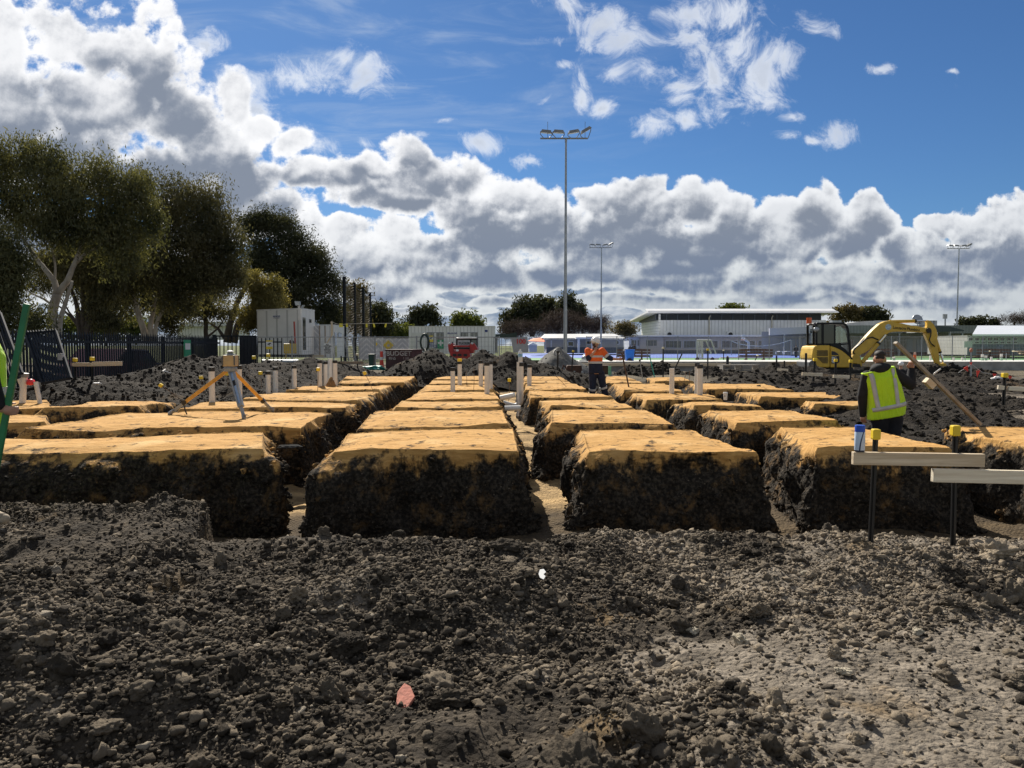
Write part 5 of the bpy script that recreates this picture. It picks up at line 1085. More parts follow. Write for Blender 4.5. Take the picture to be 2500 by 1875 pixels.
# ------------------------------------------------------------------ laser level on its tripod
M_LEGY = pm('varnished_yellow_timber', (.62, .33, .06), .4, .2, 5, stretch=(1, 1, .3)); M_LEGB = pm('pale_blue_panel', (.30, .42, .62), .35, .06); M_LEGG = pm('grey_leg_frame', (.27, .29, .30), .45, .1)
d = 12.25; fr = at(560, 1008, d)
fA = G(410, 1013); fB = G(597, 1024); fC = G(668, 1005); apex = P(563, 899, 12.3)
t = thing('tripod', 'surveying tripod with yellow timber legs and a pale blue panelled front leg', 'tripod', fr)
w = lambda v: fr.I @ Vector(v)
a3 = w(apex); feet = [w((*q.xy, q.z)) for q in (fA, fB, fC)]
hd = MB(); hd.lathe([(.0, -.05), (.10, -.05), (.105, .0), (.09, .02), (0, .02)], tuple(a3 + Vector((0, 0, .0))), 20); hd.build('head', M_LEGG, t)
for i, ft in enumerate(feet):
    st = a3 + (ft - a3).normalized() * .06; md = st.lerp(ft, .72); up = Vector((0, 1, 0)) if i != 1 else Vector((0, 0, 1))
    mb = MB()
    if i == 1:
        sd = Vector((.055, 0, 0))
        mb.beam(st - sd * .7, md - sd * .6, .022, .05, up=(0, 1, 0)); mb.beam(st + sd * .7, md + sd * .6, .022, .05, up=(0, 1, 0)); mb.beam(st, md, .075, .02, 1, up=(0, 1, 0))
        leg = mb.build('leg', [M_LEGG, M_LEGB], t)
        lb = st.lerp(md, .36); m2 = MB(); m2.beam(lb - (md - st).normalized() * .055, lb + (md - st).normalized() * .055, .045, .028, up=(0, 1, 0)); bd = m2.build('badge', M_INK, leg)
    else:
        mb.beam(st, md, .055, .035, up=(0, 1, 0)); leg = mb.build('leg', M_LEGY, t, bevel=.006)
    m2 = MB(); m2.beam(md - (md - st) * .04, md + (ft - md) * .10, .085 if i == 1 else .065, .06, up=(0, 1, 0)); m2.build('clamp', M_LEGG if i == 1 else M_BLACK, leg)
    m2 = MB(); m2.beam(md, ft + (md - ft) * .12, .045, .028, up=(0, 1, 0)); m2.build('lower_leg', M_LEGG, leg)
    m2 = MB(); m2.tube([ft + (md - ft) * .35, ft + (md - ft) * .1, ft + Vector((0, 0, -.02))], [.03, .035, .008], 8); m2.beam(ft + (md - ft) * .25, ft + (md - ft) * .25 + Vector((.05, -.03, .02)), .05, .012); m2.build('foot', M_GREYM, leg)
mb = MB(); st = w(P(450, 988, 12.5)); mb.tube([st, st + Vector((.01, 0, -.09)), st + Vector((.035, 0, -.15)), st + Vector((.03, 0, -.23))], .012, 6); mb.build('strap', M_BLACK, t)
fr = Frame(P(563, 893, 12.3)); fr = at(563, 894, 12.3); s = 12.3 / F
t = thing('laser_level', 'tan rotating laser level with dark corner guards on the tripod', 'laser level', fr)
mb = MB(); M_TAN = pm('tan_plastic', (.46, .34, .17), .45, .08, 6)
def rbox(mb, x, y0, y1, z0, z1, k=.82): mb.plan([(-x, y0 * k), (-x * k, y0), (x * k, y0), (x, y0 * k), (x, y1 * k), (x * k, y1), (-x * k, y1), (-x, y1 * k)], z0, z1)
rbox(mb, 15 * s, -15 * s, 15 * s, 0, 27 * s); mb.build('housing', M_TAN, t, bevel=.008)
for sx in (-1, 1):
    for sy in (-1, 1):
        mb = MB(); mb.box((sx * 12.5 * s, sy * 12.5 * s, .01), (sx * 16.3 * s, sy * 16.3 * s, 26 * s)); mb.build('corner_guard', pm('grey_rubber', (.10, .105, .11), .7, .1), t, bevel=.012)
mb = MB(); mb.box((-7 * s, -15.8 * s, 3 * s), (7 * s, -15.05 * s, 14 * s)); mb.build('battery_door', M_TAN, t, bevel=.004)
mb = MB(); mb.lathe([(0.01, 27.05 * s), (13 * s, 27.05 * s), (12 * s, 29.5 * s), (8 * s, 30 * s), (7 * s, 31 * s)], n=20); mb.build('top_plate', M_LEGG, t, smooth='auto')
mb = MB(); mb.lathe([(5.6 * s, 31 * s), (5.6 * s, 34.5 * s)], n=18); mb.build('rotor', M_GLASS2, t)
mb = MB(); mb.lathe([(8.2 * s, 34.5 * s), (8.4 * s, 36 * s), (6 * s, 38 * s), (.01, 38.6 * s)], n=20); mb.build('lid', M_WHITE, t, smooth='auto')
mb = MB(); mb.box((-19 * s, -4 * s, 2 * s), (-15.1 * s, 2 * s, 6 * s)); mb.build('handle', M_GREYM, t, bevel=.004)

# ------------------------------------------------------------------ star pickets, stakes, hurdles
def star(mb, a, b, w=.05, m=0):             # black star picket of three fins
    mb.beam(a, b, w, w * .28, m, up=(0, 1, 0)); mb.beam(a, b, w * .28, w * .9, m, up=(0, 1, 0))
def picket(parent, fr, xt, yt, xb, yb, d, cap=True, w=.05, sq=True, capmat=None):
    a = fr.l(xb, yb, d); b = fr.l(xt, yt, d); mb = MB(); star(mb, a + (a - b) * .06, b, w); p = mb.build('picket', M_BLACK, parent)
    if cap:
        mb = MB(); u = (b - a).normalized(); mb.beam(b - u * .065, b + u * .018, w * 1.5, w * 1.5, 0, up=(0, 1, 0)); mb.build('cap', capmat or M_YELCAP, p, bevel=.01)
    return p
def holes(p): return p
fr = at(2122, 1312, 5.97); t = thing('timber_hurdle', 'near timber hurdle of two pale boards on black pickets with yellow caps', 'hurdle', fr, 'timber set-out hurdles on pickets')
picket(t, fr, *ZJ(466, 250), *ZJ(408, 1475), 5.98, w=.040); picket(t, fr, *ZJ(1385, 208), *ZJ(1358, 1522), 5.96, w=.040)
def board(parent, fr, x0, y0, x1, y1, hpx, d, th=.045, mat=None, d1=None, name='board'):
    a = fr.l(x0, y0, d); b = fr.l(x1, y1, d1 or d); h = hpx * d / F
    mb = MB(); mb.beam(a, b, th, h, 0); return mb.build(name, mat or M_TIMBER, parent, bevel=.004)
M_T1 = pm('weather_marked_pale_pine', (.56, .43, .28), .78, .2, 2.6, .3, 40, col2=(.80, .67, .49), stretch=(.5, 9, 9), dirt=.22)
M_T2 = pm('clean_pale_pine', (.70, .60, .44), .75, .2, 2.6, .3, 40, col2=(.88, .80, .64), stretch=(.5, 9, 9), dirt=.2)
d = 5.92; x0, y0 = ZJ(195, 562); x1, y1 = ZJ(1712, 586); board(t, fr, x0, y0, x1, y1, 31.5, d, mat=M_T1)
x0, y0 = ZJ(1118, 758); board(t, fr, x0, y0, 2680, y0 + 9.5, 33, 5.90, mat=M_T2)
s = 5.92 / F; c = P(*ZJ(277, 484), 5.92); frc = Frame(c)
t = thing('spray_can', 'white and blue spray can with a blue lid standing on the upper near board', 'spray can', frc)
can_m = bpy.data.materials.new('spray_can_print'); can_m.use_nodes = True; nt = NT(can_m.node_tree); oc = nt.new('ShaderNodeTexCoord').outputs['Object']; x_, y_, z_ = nt.sep(oc)
sw = nt.m('ADD', x_, nt.m('MULTIPLY', nt.m('POWER', nt.m('DIVIDE', z_, .13), 2.0), -.020))
col = nt.mix(nt.m('LESS_THAN', sw, -.010), (.70, .74, .80), (.02, .035, .10)); col = nt.mix(nt.m('LESS_THAN', sw, -.020), col, (.55, .68, .85))
lines = nt.m('MULTIPLY', nt.m('GREATER_THAN', nt.m('SINE', nt.m('MULTIPLY', z_, 900)), .35), nt.m('MULTIPLY', nt.m('GREATER_THAN', x_, .004), nt.m('MULTIPLY', nt.m('GREATER_THAN', z_, .07), nt.m('LESS_THAN', z_, .125))))
col = nt.mix(nt.m('MULTIPLY', lines, .45), col, (.25, .30, .40)); col = nt.mix(nt.m('LESS_THAN', z_, .012), col, (.03, .035, .06)); nt.l.new(col, nt.n['Principled BSDF'].inputs['Base Color']); nt.n['Principled BSDF'].inputs['Roughness'].default_value = .3
R0 = 12.2 * s
mb = MB(); mb.lathe([(0.001, 0), (R0 * .95, 0), (R0, .006), (R0, 47 * s), (R0 * .9, 49.5 * s), (.001, 50 * s)], n=28); mb.build('can_body', can_m, t, smooth='auto')
mb = MB(); mb.lathe([(R0 * .985, 49 * s), (R0 * .985, 63 * s), (R0 * .9, 65 * s), (.001, 65.3 * s)], n=28); mb.build('lid', pm('blue_lid', (.010, .075, .50), .35, .04), t, smooth='auto')
for b0, b1 in ((0, .003), (.004, .005), (.0065, .0095), (.011, .012), (.013, .016)):
    pass
HG = 'timber set-out hurdles on pickets'
fr = at(200, 925, 17.3); t = thing('timber_hurdle', 'pale timber hurdle standing by the black fence', 'hurdle', fr, HG)
picket(t, fr, 183.5, 876, 183.5, 926, 17.4, w=.055); picket(t, fr, 225.5, 873.5, 225.5, 926, 17.4, w=.055)
board(t, fr, 177, 890, 224, 890, 9, 17.3); board(t, fr, 226, 889, 298, 887.5, 10.5, 17.25)
fr = at(2460, 985, 13.8); t = thing('timber_hurdle', 'whitish hurdle with one yellow capped picket at the right edge', 'hurdle', fr, HG)
picket(t, fr, 2453, 913, 2450, 985, 13.8, w=.06); board(t, fr, 2436, 945.5, 2451, 947, 10, 13.75, mat=M_T2); board(t, fr, 2462, 948, 2540, 953, 11, 13.75, mat=M_T2)
for lab, (bx0, by0, bx1, by1, bh), pk, d in (
    ('short white hurdle in front of the excavator tail', (1897, 902, 1924, 903.5, 6), ((1896, 868, 1896, 910, 0), (1915, 881, 1915, 910, 0)), 30),
    ('white hurdle on two pickets below the excavator engine cover', (1958, 913, 2008, 915, 8), ((1968, 862, 1967, 925, 0), (1990, 876, 1984, 950, 1)), 21),
    ('white hurdle on two yellow capped pickets below the excavator boom foot', (2034, 919, 2074, 920.5, 7.5), ((2040.5, 878, 2039, 937, 1), (2077, 880, 2075, 925, 1)), 22)):
    fr = at((bx0 + bx1) / 2, by0, d); t = thing('timber_hurdle', lab, 'hurdle', fr, HG)
    for xt, yt, xb, yb, cap in pk: picket(t, fr, xt, yt, xb, yb, d, bool(cap), w=.06)
    board(t, fr, bx0, by0, bx1, by1, bh, d - .05, mat=M_T2)
def lone(label, xt, yt, xb, yb, d, cap=None, w=.055, group='lone black pickets near the slab', mat=None, name='star_picket'):
    fr = at(xb, yb, d); t = thing(name, label, 'picket', fr, group); a = Vector((0, 0, 0)); b = fr.l(xt, yt, d)
    mb = MB(); star(mb, a - (b - a) * .1, b, w); mb.build('post', mat or M_BLACK, t)
    if cap: mb = MB(); u = (b - a).normalized(); mb.beam(b - u * .05, b + u * .03, w * 1.7, w * 1.7, 0, up=(0, 1, 0)); mb.build('cap', cap, t, bevel=.01)
M_CAPW = pm('cream_cap', (.72, .66, .45), .5, .06)
lone('tall black picket with a cream cap near the blue tub', 1619, 849, 1619, 917, 33, M_CAPW)
lone('black picket with a yellow cap in front of the soccer goal', 1728, 853, 1728, 919, 33, M_YELCAP)
lone('short black picket with a white rag near the goal', 1766.5, 855, 1766.5, 882, 48, M_CAPW)
lone('black picket leaning over beside the uncapped pipe', 1665, 864, 1645, 905, 33)
lone('black picket leaning with a pale cap beside the brown bench', 1849.5, 867, 1839, 890, 45, M_CAPW)
lone('black picket with a yellow cap behind the orange shirt worker', 1399.5, 857, 1396, 900, 33, M_YELCAP)
lone('black picket standing in front of the pipe ring', 1362, 858, 1361, 910, 31, M_BLACK, .07)
lone('black picket in front of the skip with a pale cap', 872, 865, 873, 912, 30, M_CAPW)
lone('black picket with a rail behind the pipe cluster', 833, 869, 834, 912, 30)
lone('grey stake with a dark knob near the blue tub', 1562, 879, 1568, 920, 30, M_BLACK, .04, 'thin stakes near the slab', M_GALV, 'stake')
lone('thin teal stake leaning near the blue tub', 1585.5, 867, 1597, 917, 30, None, .04, 'thin stakes near the slab', pm('teal_paint', (.06, .38, .33), .5, .1), 'stake')
lone('black bollard topped picket near the timber picnic table', 2475, 857, 2474, 881, 45, M_CAPW)
lone('small pale capped picket before the curved bench', 2417, 857, 2416, 876, 48, M_CAPW)
fr = at(855, 890, 29.9); mb = MB(); a = fr.l(822, 885, 29.9); b = fr.l(887, 885, 29.9); mb.beam(a, b, .05, .09); one('timber_rail', 'thin timber rail between the two pickets behind the pipe cluster', 'rail', fr, mb, M_TIMB2)
# thin wire stakes with yellow caps
def wire(label, xt, yt, xb, yb, z=0.0, dd=None, capped=True, r=.006, group='thin wire stakes with yellow caps'):
    d = dd or gd(xb, yb, z); fr = at(xb, yb, d); t = thing('wire_stake', label, 'stake', fr, group); b = fr.l(xt, yt, d)
    mb = MB(); mid = b * .5 + Vector((.01, 0, 0)); mb.tube([-.1 * b, mid, b], r, 5); mb.build('rod', pm('rusty_rod', (.16, .10, .06), .7, .2), t)
    if capped: mb = MB(); k = 8.0 * d / F / 2; u = b.normalized(); mb.beam(b - u * k, b + u * k * 1.1, 2 * k, 2 * k, 0, up=(0, 1, 0)); mb.build('cap', M_YELCAP, t, bevel=k * .2)
wire('yellow capped wire stake leaning out of the spoil bank', 393, 941, 440, 975, dd=15.6)
wire('yellow capped stake beside the capped pipe behind the tripod', 491, 922, 493, 955, dd=17.5)
wire('yellow capped stake seen between the tripod legs', 554, 913, 556, 945, dd=18)
wire('yellow capped stake beside the shorter pipe of the pair', 636, 911, 638, 945, dd=19)
wire('yellow capped stake in front of the clay crusted cluster', 777, 902, 775, 957)
wire('yellow capped wire bent over on the fourth row pad', 891, 911, 912, 958)
wire('yellow capped wire stake in the trench beside the bottle pipe', 1243.5, 928, 1242, 975, dd=16.5)
wire('pale capped stake in front of the dark gate', 620, 873, 621, 890, dd=27)
wire('yellow capped stake below the camera warning sign', 655, 868, 655, 890, dd=27)
G2 = 'thin bare wires stuck in the pads'
wire('bare wire between the two tall pipes of the middle column', 1138, 905, 1139, 940, capped=False, group=G2)
wire('bare wire beside the trio of pipes', 1157, 900, 1156.5, 951, capped=False, group=G2)
wire('bent bare wire near the orange shirt worker', 1357, 918, 1383, 945, capped=False, group=G2)
wire('bare wire leaning beside the uncapped pipe', 1675, 907, 1664, 955, capped=False, group=G2)
wire('bare upright wire next to the twin pipes', 1683, 905, 1682, 961, capped=False, group=G2)
wire('bare wire leaning the other way beside the uncapped pipe', 1657, 926, 1675, 945, capped=False, group=G2)
wire('bare thin rod standing behind the tripod', 607, 892, 608, 935, dd=20, capped=False, group=G2)

# ------------------------------------------------------------------ fences
def fence_pt(d, z=0): return Vector((*(CAM + FH * d + Vector((FH.y, -FH.x, 0)) * -11.5).xy, z))
fr = Frame(fence_pt(24, -.6)); t = thing('palisade_fence', 'long black steel palisade fence with pointed pickets under the gum trees', 'fence', fr)
w = lambda v: fr.I @ Vector(v)
d0, d1 = 14.0, 30.2; zb, zt = -.55, 1.52; mb = MB(); n = int((d1 - d0) / .125)
for i in range(n):
    b = w(fence_pt(d0 + i * .125)); a_ = (b.x, b.y, zb + .6); h = zt + .6 - .02 * (i % 2)
    mb.add([(b.x-.012, b.y-.032, zb+.6), (b.x+.012, b.y-.032, zb+.6), (b.x+.012, b.y+.032, zb+.6), (b.x-.012, b.y+.032, zb+.6), (b.x-.012, b.y-.032, h-.12), (b.x+.012, b.y-.032, h-.12), (b.x+.012, b.y+.032, h-.12), (b.x-.012, b.y+.032, h-.12), (b.x, b.y, h)],
           [(0,3,2,1),(0,1,5,4),(1,2,6,5),(2,3,7,6),(3,0,4,7),(4,5,8),(5,6,8),(6,7,8),(7,4,8)])
o = mb.build('pickets', M_DSTEEL, t); o['kind'] = 'stuff'
for z in (1.22, -.2): mb = MB(); mb.beam(w(fence_pt(d0, z)), w(fence_pt(d1, z)), .05, .07); mb.build('rail', M_DSTEEL, t)
for k in range(8): mb = MB(); b = w(fence_pt(d0 + .1 + k * 2.28)); mb.box((b.x - .10, b.y - .05, 0), (b.x + .0, b.y + .05, 2.02)); mb.build('post', M_DSTEEL, t)
f2 = Frame(fence_pt(27.1, .9), -YAW + math.pi / 2)
t = thing('notice_board', 'small green and white notice on the black palisade fence', 'notice', f2); mb = MB(); mb.box((-.27, .05, -.42), (.27, .08, .42)); 
mb = MB(); mb.box((-.27, -.09, -.42), (.27, -.06, .42)); bd = mb.build('board', M_GRN, t)
mb = MB(); mb.box((-.21, -.097, .08), (.21, -.092, .30)); mb.build('panel', M_WHITE, bd); mb = MB(); mb.box((.02, -.097, -.33), (.2, -.092, -.2)); mb.build('panel', M_WHITE, bd)
def barquad(mb, TL, TR, BR, BL, n, r=.014, over=0.0):
    for i in range(n + 1):
        k = i / n; a = TL.lerp(TR, k); b = BL.lerp(BR, k); mb.beam(b, a + (a - b).normalized() * over, r * 2, r * 2, 0, up=(0, 1, 0))
def loosepanel(label, c, ds, n, group='loose steel fence panels leaning on the fence'):
    fr = at(*c[3], ds[1]); t = thing('fence_panel', label, 'fence panel', fr, group); TL, TR = (fr.l(*p, ds[0]) for p in c[:2]); BR, BL = (fr.l(*p, ds[1]) for p in c[2:])
    mb = MB(); barquad(mb, TL, TR, BR, BL, n, .012, .09); o = mb.build('bars', M_DSTEEL, t); o['kind'] = 'stuff'
    for a, b in ((TL, TR), (BL, BR)): mb = MB(); mb.beam(a, b, .05, .045); mb.build('rail', M_DSTEEL, t)
    for a, b in ((TL, BL), (TR, BR)): mb = MB(); mb.beam(a, b, .05, .045, up=(0, 1, 0)); mb.build('stile', M_DSTEEL, t)
    return t, fr
t, fr = loosepanel('black steel gate panel with a lock box leaning against the fence', [(62, 814), (136, 808), (173, 924), (104, 936)], (16.9, 15.7), 11)
q = fr.l(151.5, 871, 16.2); mb = MB(); mb.box((q.x - .05, q.y - .08, q.z - .07), (q.x + .05, q.y - .02, q.z + .07)); mb.build('lock_box', M_GALV, t)
loosepanel('second loose panel leaning at the very edge beside the gate panel', [(-70, 752), (0, 764), (54, 912), (-15, 930)], (15.6, 14.5), 7)
fr = at(575, 892, 30.3); t = thing('steel_gate', 'open black barred gate at the end of the palisade fence', 'gate', fr)
for (x0, x1, yt, n) in ((527, 626, 820.5, 10), (629, 688, 835, 6)):
    TL, TR, BR, BL = (fr.l(x, y, 30.3) for x, y in ((x0, yt), (x1, yt), (x1, 893), (x0, 893)))
    mb = MB(); barquad(mb, TL, TR, BR, BL, n, .016, .0 if x0 == 527 else .16); lf = mb.build('leaf', M_DSTEEL, t)
    mb = MB(); mb.beam(TL, TR, .05, .05); mb.build('rail', M_DSTEEL, lf); mb = MB(); mb.beam(BL, BR, .05, .05); mb.build('rail', M_DSTEEL, lf)
mb = MB(); mb.px(fr, 584, 821, 626, 893, 30.9, .03); mb.build('mesh_panel', pm('dark_mesh_panel', (.012, .016, .022), .7, .3), t)
mb = MB(); b = fr.l(524.5, 893, 30.3); mb.box((b.x - .06, b.y - .06, 0), (b.x + .06, b.y + .06, fr.l(524, 817, 30.3).z)); mb.build('post', M_DSTEEL, t)
fr = at(657, 841, 30.1); t = sign('yellow and white camera warning sign on the open black gate', fr, (649.5, 831, 665.5, 852.5), 30.1, M_WHITE, [], stripes=[(649.5, 831, 665.5, 834, M_YEL), (649.5, 846, 665.5, 852.5, M_YEL)])
camera_icon(t, fr, 657, 839.5, 9, 30.1)
# temporary wire fence panels
def temp_panel(fr, w=2.35, h=2.05):
    mb = MB()
    for i in range(1, 20): x = w * i / 20; mb.beam((x, 0, .12), (x, 0, h), .009, .009, up=(0, 1, 0))
    for i in range(1, 7): z = .12 + (h - .12) * i / 7; mb.beam((0, 0, z), (w, 0, z), .009, .009)
    return mb
def temp_fence(label, x0, n, d, yt, step, group, first=None, zt=None):
    for i in range(n):
        x = x0 + i * step; tp = P(x, yt, d); fr = Frame((tp.x, tp.y, tp.z - 2.05))
        if first is None:
            t = thing('temporary_fence', label, 'fence', fr, group); mb = temp_panel(fr); wi = mb.build('wire_mesh', M_GALV, t); wi['kind'] = 'stuff'
            for xx in (0.0, 2.35): mb = MB(); mb.tube([(xx, 0, .0), (xx, 0, 2.12)], .026, 6); mb.build('post', M_GALV, t)
            for z in (2.05, .12): mb = MB(); mb.tube([(0, 0, z), (2.35, 0, z)], .026, 6); mb.build('rail', M_GALV, t)
            mb = MB(); mb.box((-.12, -.3, -.1), (.12, .3, .03)); mb.build('foot', M_CONC, t); first = t
        else:
            t = copy_tree(first); t.location = fr.loc; t['label'] = label; t['group'] = group
    return first
tf = temp_fence('galvanised wire temporary fence panel in the row before the white site sheds', 612, 6, 44.4, 823, 101.5, 'temporary fence panels before the site sheds')
temp_fence('galvanised wire temporary fence panel in the row between slab and court', 1432, 16, 60, 822.5, 74.5, 'temporary fence panels along the court', tf)
# hoarding banners
def mat_banner():
    m = bpy.data.materials.new('hoarding_print'); m.use_nodes = True; nt = NT(m.node_tree); b = nt.n['Principled BSDF']; oc = nt.new('ShaderNodeTexCoord').outputs['Object']; x, y, z = nt.sep(oc)
    ab = nt.m('PINGPONG', x, .8); w = nt.m('FRACT', nt.m('MULTIPLY', nt.m('ADD', ab, z), 3.0)); c = nt.mix(nt.m('LESS_THAN', w, .35), (.46, .47, .50), (.64, .64, .65))
    c = nt.mix(nt.step(nt.noise(oc, 2.0, 4, .6), .5, .7), c, (.52, .50, .50)); nt.l.new(c, b.inputs['Base Color']); b.inputs['Roughness'].default_value = .6; return m
M_BAN = mat_banner()
def banner(label, x0, x1, y0, y1, d, emblem=None, posts=True, group='printed hoarding banners'):
    fr = at((x0 + x1) / 2, y1, d); t = thing('hoarding_banner', label, 'banner', fr, group); mb = MB(); mb.px(fr, x0, y0, x1, y1, d, .03); mb.build('sheet', M_BAN, t)
    if emblem:
        ex, ey, er = emblem; mb = MB(); q = lambda a, b: fr.l(ex + a * er, ey + b * er, d - .03)
        for k in (1.0, .6): mb.tube([q(-k, 0), q(0, -k), q(k, 0), q(0, k), q(-k, 0)], .05, 5)
        mb.build('emblem', M_YEL, t)
    for X in (x0, x1): mb = MB(); a = fr.l(X, y0 - 1, d + .04); b = fr.l(X, y1 + 6, d + .04); mb.tube([(a.x, a.y + .06, b.z), (a.x, a.y + .06, a.z)], .03, 6); mb.build('post', M_GALV, t)
banner('white diagonal striped hoarding banner next to the steps', 877, 914, 824.5, 878, 51)
banner('hoarding banner with a yellow diamond emblem behind the skip bin', 934, 966, 826, 876, 51, (948, 843, 11))
banner('plain striped hoarding banner in the middle of the three', 915, 933, 825, 877, 51.2, (917, 840, 4))
banner('pale striped hoarding banner ending at the site office', 967, 998, 826, 875, 51)
fr = at(760, 876, 50.5); t = thing('hoarding_screen', 'grey and white printed screen on brown posts between the two sheds', 'screen', fr)
mb = MB(); mb.px(fr, *ZA(868, 465), *ZA(1105, 890), 50.5, .04); mb.build('sheet', M_BAN, t)
mb = MB(); mb.pxp(fr, [ZA(880, 465), ZA(965, 465), ZA(1085, 760), ZA(1000, 880), ZA(880, 700)], 50.47, .02); mb.build('panel', pm('grey_print', (.34, .36, .39), .6, .08), t)
mb = MB(); mb.pxp(fr, [ZA(873, 685), ZA(900, 690), ZA(915, 712), ZA(900, 735), ZA(873, 740)], 50.44, .02); mb.build('emblem', pm('orange_print', (.75, .28, .10), .6, .05), t)
for X, y0 in ((858, 462), (1108, 460), (1190, 460)): mb = MB(); mb.px(fr, *ZA(X - 8, y0), *ZA(X + 8, 935), 50.4, .1); mb.build('post', M_TIMB2, t)
mb = MB(); mb.px(fr, *ZA(960, 900), *ZA(1170, 938), 50.3, .06); mb.build('bottom_rail', M_TIMBER, t)
fr = at(800, 850, 43.9); t = sign('white notice telling visitors to report to the site office', fr, (*ZA(1168, 725), *ZA(1282, 890)), 43.9, M_WHITE, [(w_, *ZA(1226, 745 + i * 25.5), .115, M_INK, .02, .95) for i, w_ in enumerate(('ALL', 'VISITORS', 'MUST', 'REPORT', 'TO SITE', 'OFFICE'))])
fr = at(808, 830, 50); t = thing('brace_post', 'pale timber post holding the end of the yellow flagged line', 'post', fr); mb = MB(); mb.px(fr, *ZA(1274, 400), *ZA(1304, 605), 50, .1); mb.build('post', M_TIMBER, t, bevel=.01)
mb = MB(); mb.tube([fr.l(*ZA(1290, 605), 50), fr.l(*ZA(1215, 725), 50)], .05, 5); mb.build('stay', M_TIMBER, t)
fr = at(811, 788, 50); t = thing('flag_line', 'sagging line with small yellow flags above the hoardings', 'line', fr); mb = MB()
pts = [fr.l(*ZA(x, y), 50) for x, y in ((1292, 405), (1340, 425), (1410, 445), (1500, 437), (1700, 430), (1900, 428), (2200, 425))]; mb.tube(pts, .018, 5); mb.build('rope', pm('pale_rope', (.55, .52, .45), .8, .1), t)
for X, dx in ((1415, 0), (1440, 4), (1515, 4), (1812, 2), (1918, 12), (2105, -14)):
    mb = MB(); a = fr.l(*ZA(X, 428), 50); b = fr.l(*ZA(X + dx, 485), 50); mb.beam(a, b, .11, .02, up=(0, 1, 0)); mb.build('flag', pm('flag_yellow', (.85, .72, .05), .6, .04), t)
fr = at(722, 870, 47); t = thing('leaning_pole', 'thin red pole leaning against the tall white shed', 'pole', fr); mb = MB(); mb.tube([fr.l(*ZA(748, 880), 46.8), fr.l(*ZA(726, 400), 47)], .055, 8); mb.build('pole', pm('dull_red_paint', (.38, .07, .05), .5, .15), t)
fr = at(731, 780, 47.4); t = thing('floodlight_mast', 'twin floodlights on a short white mast at the shed corner', 'floodlight', fr)
mb = MB(); mb.px(fr, *ZA(780, 165), *ZA(812, 372), 47.4, .12); mb.build('mast', M_PVC, t)
for c in ([(730, 92), (810, 96), (814, 152), (742, 158)], [(822, 205), (842, 152), (880, 150), (858, 198)]):
    mb = MB(); mb.pxp(fr, [ZA(*p) for p in c], 47.3, .16); lf = mb.build('lamp_head', M_GALV, t)
    if c[0][0] == 730: mb = MB(); mb.pxp(fr, [ZA(740, 103), ZA(803, 106), ZA(805, 146), ZA(748, 150)], 47.29, .01); mb.build('lens', pm('lamp_glass', (.55, .57, .58), .15, .1), lf)
fr = at(703, 878, 46); t = thing('yellow_hopper', 'yellow steel hopper on legs behind the wire fence', 'hopper', fr); mb = MB(); mb.px(fr, *ZA(566, 730), *ZA(705, 880), 46, .9); mb.build('body', pm('dull_yellow_paint', (.55, .38, .05), .5, .15), t, bevel=.03)
for X in (598, 690): mb = MB(); mb.px(fr, *ZA(X - 8, 880), *ZA(X + 8, 1000), 46.1, .1); mb.build('leg', pm('dull_yellow_paint', (.5, .4, .05)), t)
mb = MB(); mb.pxp(fr, [ZA(645, 730), ZA(650, 690), ZA(672, 675), ZA(695, 690), ZA(703, 730)], 46.2, .4); mb.build('engine', M_RUST, t)
fr = at(690, 882, 42); mb = MB(); mb.tube([fr.l(640, 883, 42), fr.l(728, 883, 42)], .12, 12); one('grey_duct', 'pale grey duct lying behind the soil bank below the hopper', 'duct', fr, mb, M_GALV, smooth='auto')
fr = at(855, 868, 50); t = thing('steel_steps', 'grey steel access steps leaning at the end of the lower shed', 'steps', fr); mb = MB()
for a, b in (((1480, 660), (1545, 985)), ((1590, 660), (1650, 985))): mb.beam(fr.l(*ZA(*a), 50), fr.l(*ZA(*b), 49), .06, .12, up=(0, 1, 0))
for i in range(9): k = i / 8; mb.beam(fr.l(*ZA(1482 + 63 * k, 668 + 310 * k), 50 - k), fr.l(*ZA(1592 + 56 * k, 668 + 310 * k), 50 - k), .2, .03)
mb.build('flight', M_GREYM, t)
fr = at(862, 868, 53); t = thing('black_steps', 'dark metal stair frame between the lower shed and the hoardings', 'steps', fr); mb = MB()
for i in range(10): mb.px(fr, *ZA(1612, 680 + i * 30), *ZA(1698, 686 + i * 30), 53 - i * .12, .2)
for X in (1612, 1698): mb.px(fr, *ZA(X - 5, 655), *ZA(X + 5, 960), 52.6, .05)
mb.build('flight', M_BLACK, t)
fr = at(906, 902, 41); t = thing('wheelie_bin', 'dark green wheelie bin beside the skip bin', 'bin', fr); s = 41 / F
mb = MB(); v = [fr.l(*Z2(x, y), 41) for x, y in ((1393, 755), (1443, 755), (1436, 868), (1402, 868))]; mb.prism([(p.x, p.z) for p in v], 0, .5); mb.build('body', pm('bottle_green_plastic', (.008, .035, .025), .5, .1), t, bevel=.02)
mb = MB(); mb.px(fr, *Z2(1388, 748), *Z2(1447, 757), 40.97, .6); mb.build('lid', pm('bottle_green_plastic', (.01, .03, .02)), t, bevel=.02)
fr = at(931, 902, 41); t = thing('traffic_post', 'orange and white traffic post against the skip bin', 'bollard', fr); a = fr.l(*Z2(1508, 880), 41); 
